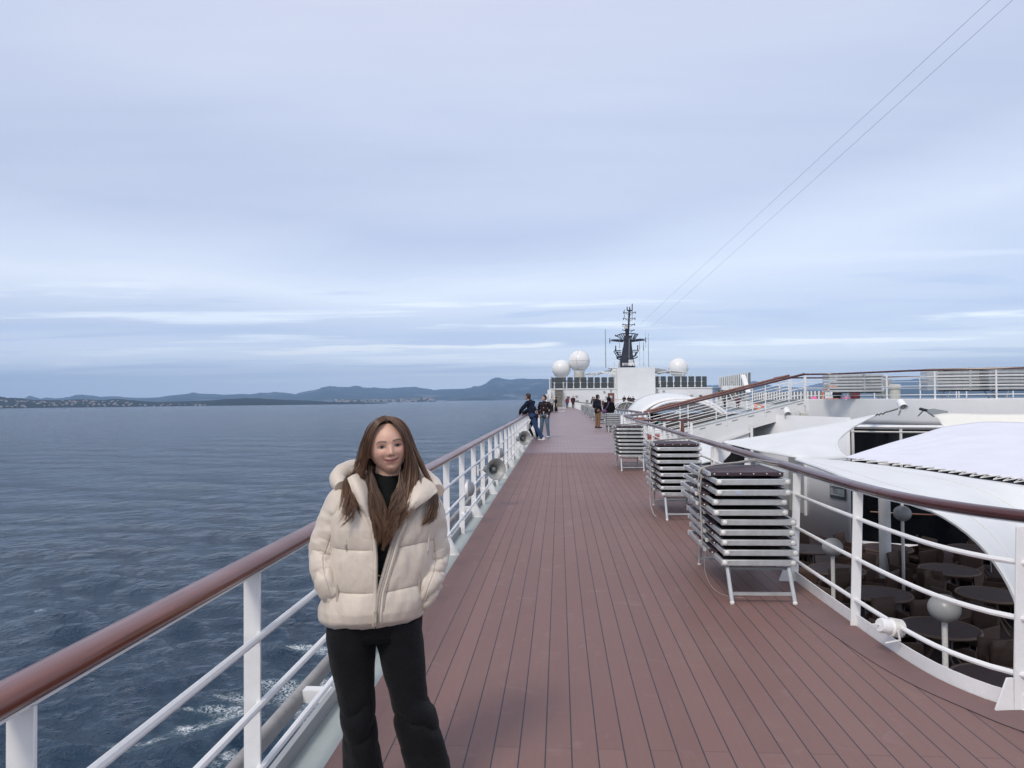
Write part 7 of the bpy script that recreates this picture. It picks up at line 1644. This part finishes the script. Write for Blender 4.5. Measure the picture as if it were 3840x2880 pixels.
# crown to side falls, viewer's left
top_ = (.004, .045, .112)
lock([GP(.002,.068,.098), (1426,1584,.088), (1398,1624,.090), (1381,1680,.080), (1372,1740,.055), (1366,1800,.04), (1372,1860,.055), (1392,1930,.085)], [GP(.0,.02,.119), (1414,1574,.04), (1380,1618,.03), (1366,1690,.02), (1352,1750,.0), (1318,1810,.02), (1322,1870,.07), (1350,1940,.11)], 300, sh=(.05,.8), jit=.003)
lock([GP(.002,.0,.119), (1408,1575,.0), (1378,1612,-.01), (1362,1690,-.02), (1342,1750,-.02), (1300,1800,.02), (1290,1860,.09), (1272,1920,.125), (1248,1958,.13)], [GP(-.0,-.03,.112), (1402,1579,-.03), (1374,1620,-.03), (1352,1700,-.04), (1332,1770,-.02), (1325,1830,.06), (1325,1890,.105), (1315,1950,.125), (1322,1985,.13)], 240, sh=(.15,.9), wav=.009, end=(.72,1.0))
# viewer's right
lock([GP(.006,.068,.098), (1468,1578,.090), (1496,1610,.090), (1515,1650,.075), (1524,1710,.06), (1520,1770,.05), (1512,1830,.065), (1504,1900,.095), (1490,1985,.12)], [GP(.006,.02,.119), (1484,1570,.04), (1516,1602,.03), (1538,1670,.02), (1565,1740,.015), (1575,1800,.03), (1566,1860,.09), (1545,1915,.13), (1520,1960,.14)], 320, sh=(.2,1.0), jit=.003)
lock([GP(.006,.0,.119), (1488,1569,.0), (1522,1600,-.01), (1545,1670,-.02), (1582,1750,-.02), (1606,1800,-.01), (1618,1840,.05), (1622,1885,.09)], [GP(.0,-.04,.110), (1492,1573,-.04), (1530,1615,-.04), (1554,1690,-.05), (1588,1760,-.05), (1612,1815,-.04), (1632,1850,.0), (1640,1900,.04)], 220, sh=(.2,1.0), end=(.8,1))
# tress over the viewer's right shoulder under the collar flap
lock([(1640,1852,.045), (1642,1900,.06), (1632,1940,.075), (1612,1972,.085)], [(1612,1872,.085), (1606,1912,.09), (1592,1945,.10), (1570,1985,.105)], 110, w0=.0024, sh=(.2,.8), wav=.004, end=(.6,1.0))
# chest: long centre mass
lock([(1386,1740,.03), (1392,1800,.03), (1398,1850,.06), (1404,1920,.095), (1416,1990,.115), (1432,2060,.13)], [(1372,1780,.03), (1366,1850,.06), (1392,1920,.10), (1412,1980,.12), (1420,2040,.13)], 200, w0=.0028, sh=(0,.55), wav=.010, end=(.75,1))
lock([(1500,1760,.05), (1494,1830,.08), (1480,1900,.105), (1462,1975,.12), (1442,2070,.13)], [(1530,1800,.05), (1524,1860,.09), (1505,1920,.12), (1480,1985,.13), (1455,2045,.135)], 230, w0=.0028, sh=(.1,.8), wav=.010, end=(.7,1))
lock([(1376,1742,.0), (1384,1800,.03), (1396,1862,.07), (1420,1930,.10), (1438,2000,.115), (1444,2055,.12)], [(1384,1742,.02), (1402,1800,.05), (1420,1855,.08), (1440,1912,.10), (1450,1980,.115), (1450,2045,.12)], 140, w0=.0030, sh=(0,.6), wav=.010, end=(.7,1))
lock([(1532,1755,.02), (1524,1810,.05), (1504,1860,.08), (1482,1920,.105), (1464,1990,.118), (1450,2050,.12)], [(1518,1750,.03), (1502,1800,.06), (1482,1855,.085), (1464,1915,.105), (1456,1985,.118), (1448,2045,.12)], 140, w0=.0030, sh=(.1,.8), wav=.010, end=(.7,1))
# stray ends over the collar
lock([(1330,1850,.08), (1312,1900,.115), (1288,1935,.13), (1258,1955,.135)], [(1345,1870,.09), (1330,1920,.12), (1310,1965,.13), (1280,1990,.13)], 60, w0=.0016, sh=(.3,1), wav=.008, end=(.5,1))
# fill behind the neck
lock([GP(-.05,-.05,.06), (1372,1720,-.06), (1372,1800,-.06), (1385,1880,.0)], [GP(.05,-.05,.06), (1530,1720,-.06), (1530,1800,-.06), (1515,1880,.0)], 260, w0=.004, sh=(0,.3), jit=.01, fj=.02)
me = bpy.data.meshes.new('hair'); nb = len(hv); vv = W3([tuple(a) for a in hv])
cv_ = W3(capm.v); me.from_pydata(vv+cv_, [], hf+[tuple(i+nb for i in f) for f in capm.f])
a1 = me.attributes.new('shade', 'FLOAT', 'POINT'); a1.data.foreach_set('value', np.r_[np.clip(shd, 0, 1), np.full(len(cv_), .35)])
a2 = me.attributes.new('tip', 'FLOAT', 'POINT'); a2.data.foreach_set('value', np.r_[np.array(tipv), np.zeros(len(cv_))])
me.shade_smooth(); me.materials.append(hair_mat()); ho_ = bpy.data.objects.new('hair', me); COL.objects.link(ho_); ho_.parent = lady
# ------------------------------------------------------------------ air between the ship and the far shore
hz = MB().box((0, 8100, 311), (36000, 18400, 676)); ho = obj('haze', hz, M['white'], smooth=0); ho.data.materials.clear()
hm = bpy.data.materials.new('haze_air'); hm.use_nodes = True; t = NT(hm.node_tree); t.n.remove(t.n['Principled BSDF'])
pv_ = t.new('ShaderNodeVolumePrincipled'); pv_.inputs['Color'].default_value = (.44,.67,1.0,1); pv_.inputs['Density'].default_value = 8.5e-5; pv_.inputs['Anisotropy'].default_value = 0
t.l.new(pv_.outputs[0], t.n['Material Output'].inputs['Volume']); ho.data.materials.append(hm); tag(ho, kind='stuff')
ho.display_type = 'WIRE'
bpy.data.scenes.remove(WS)
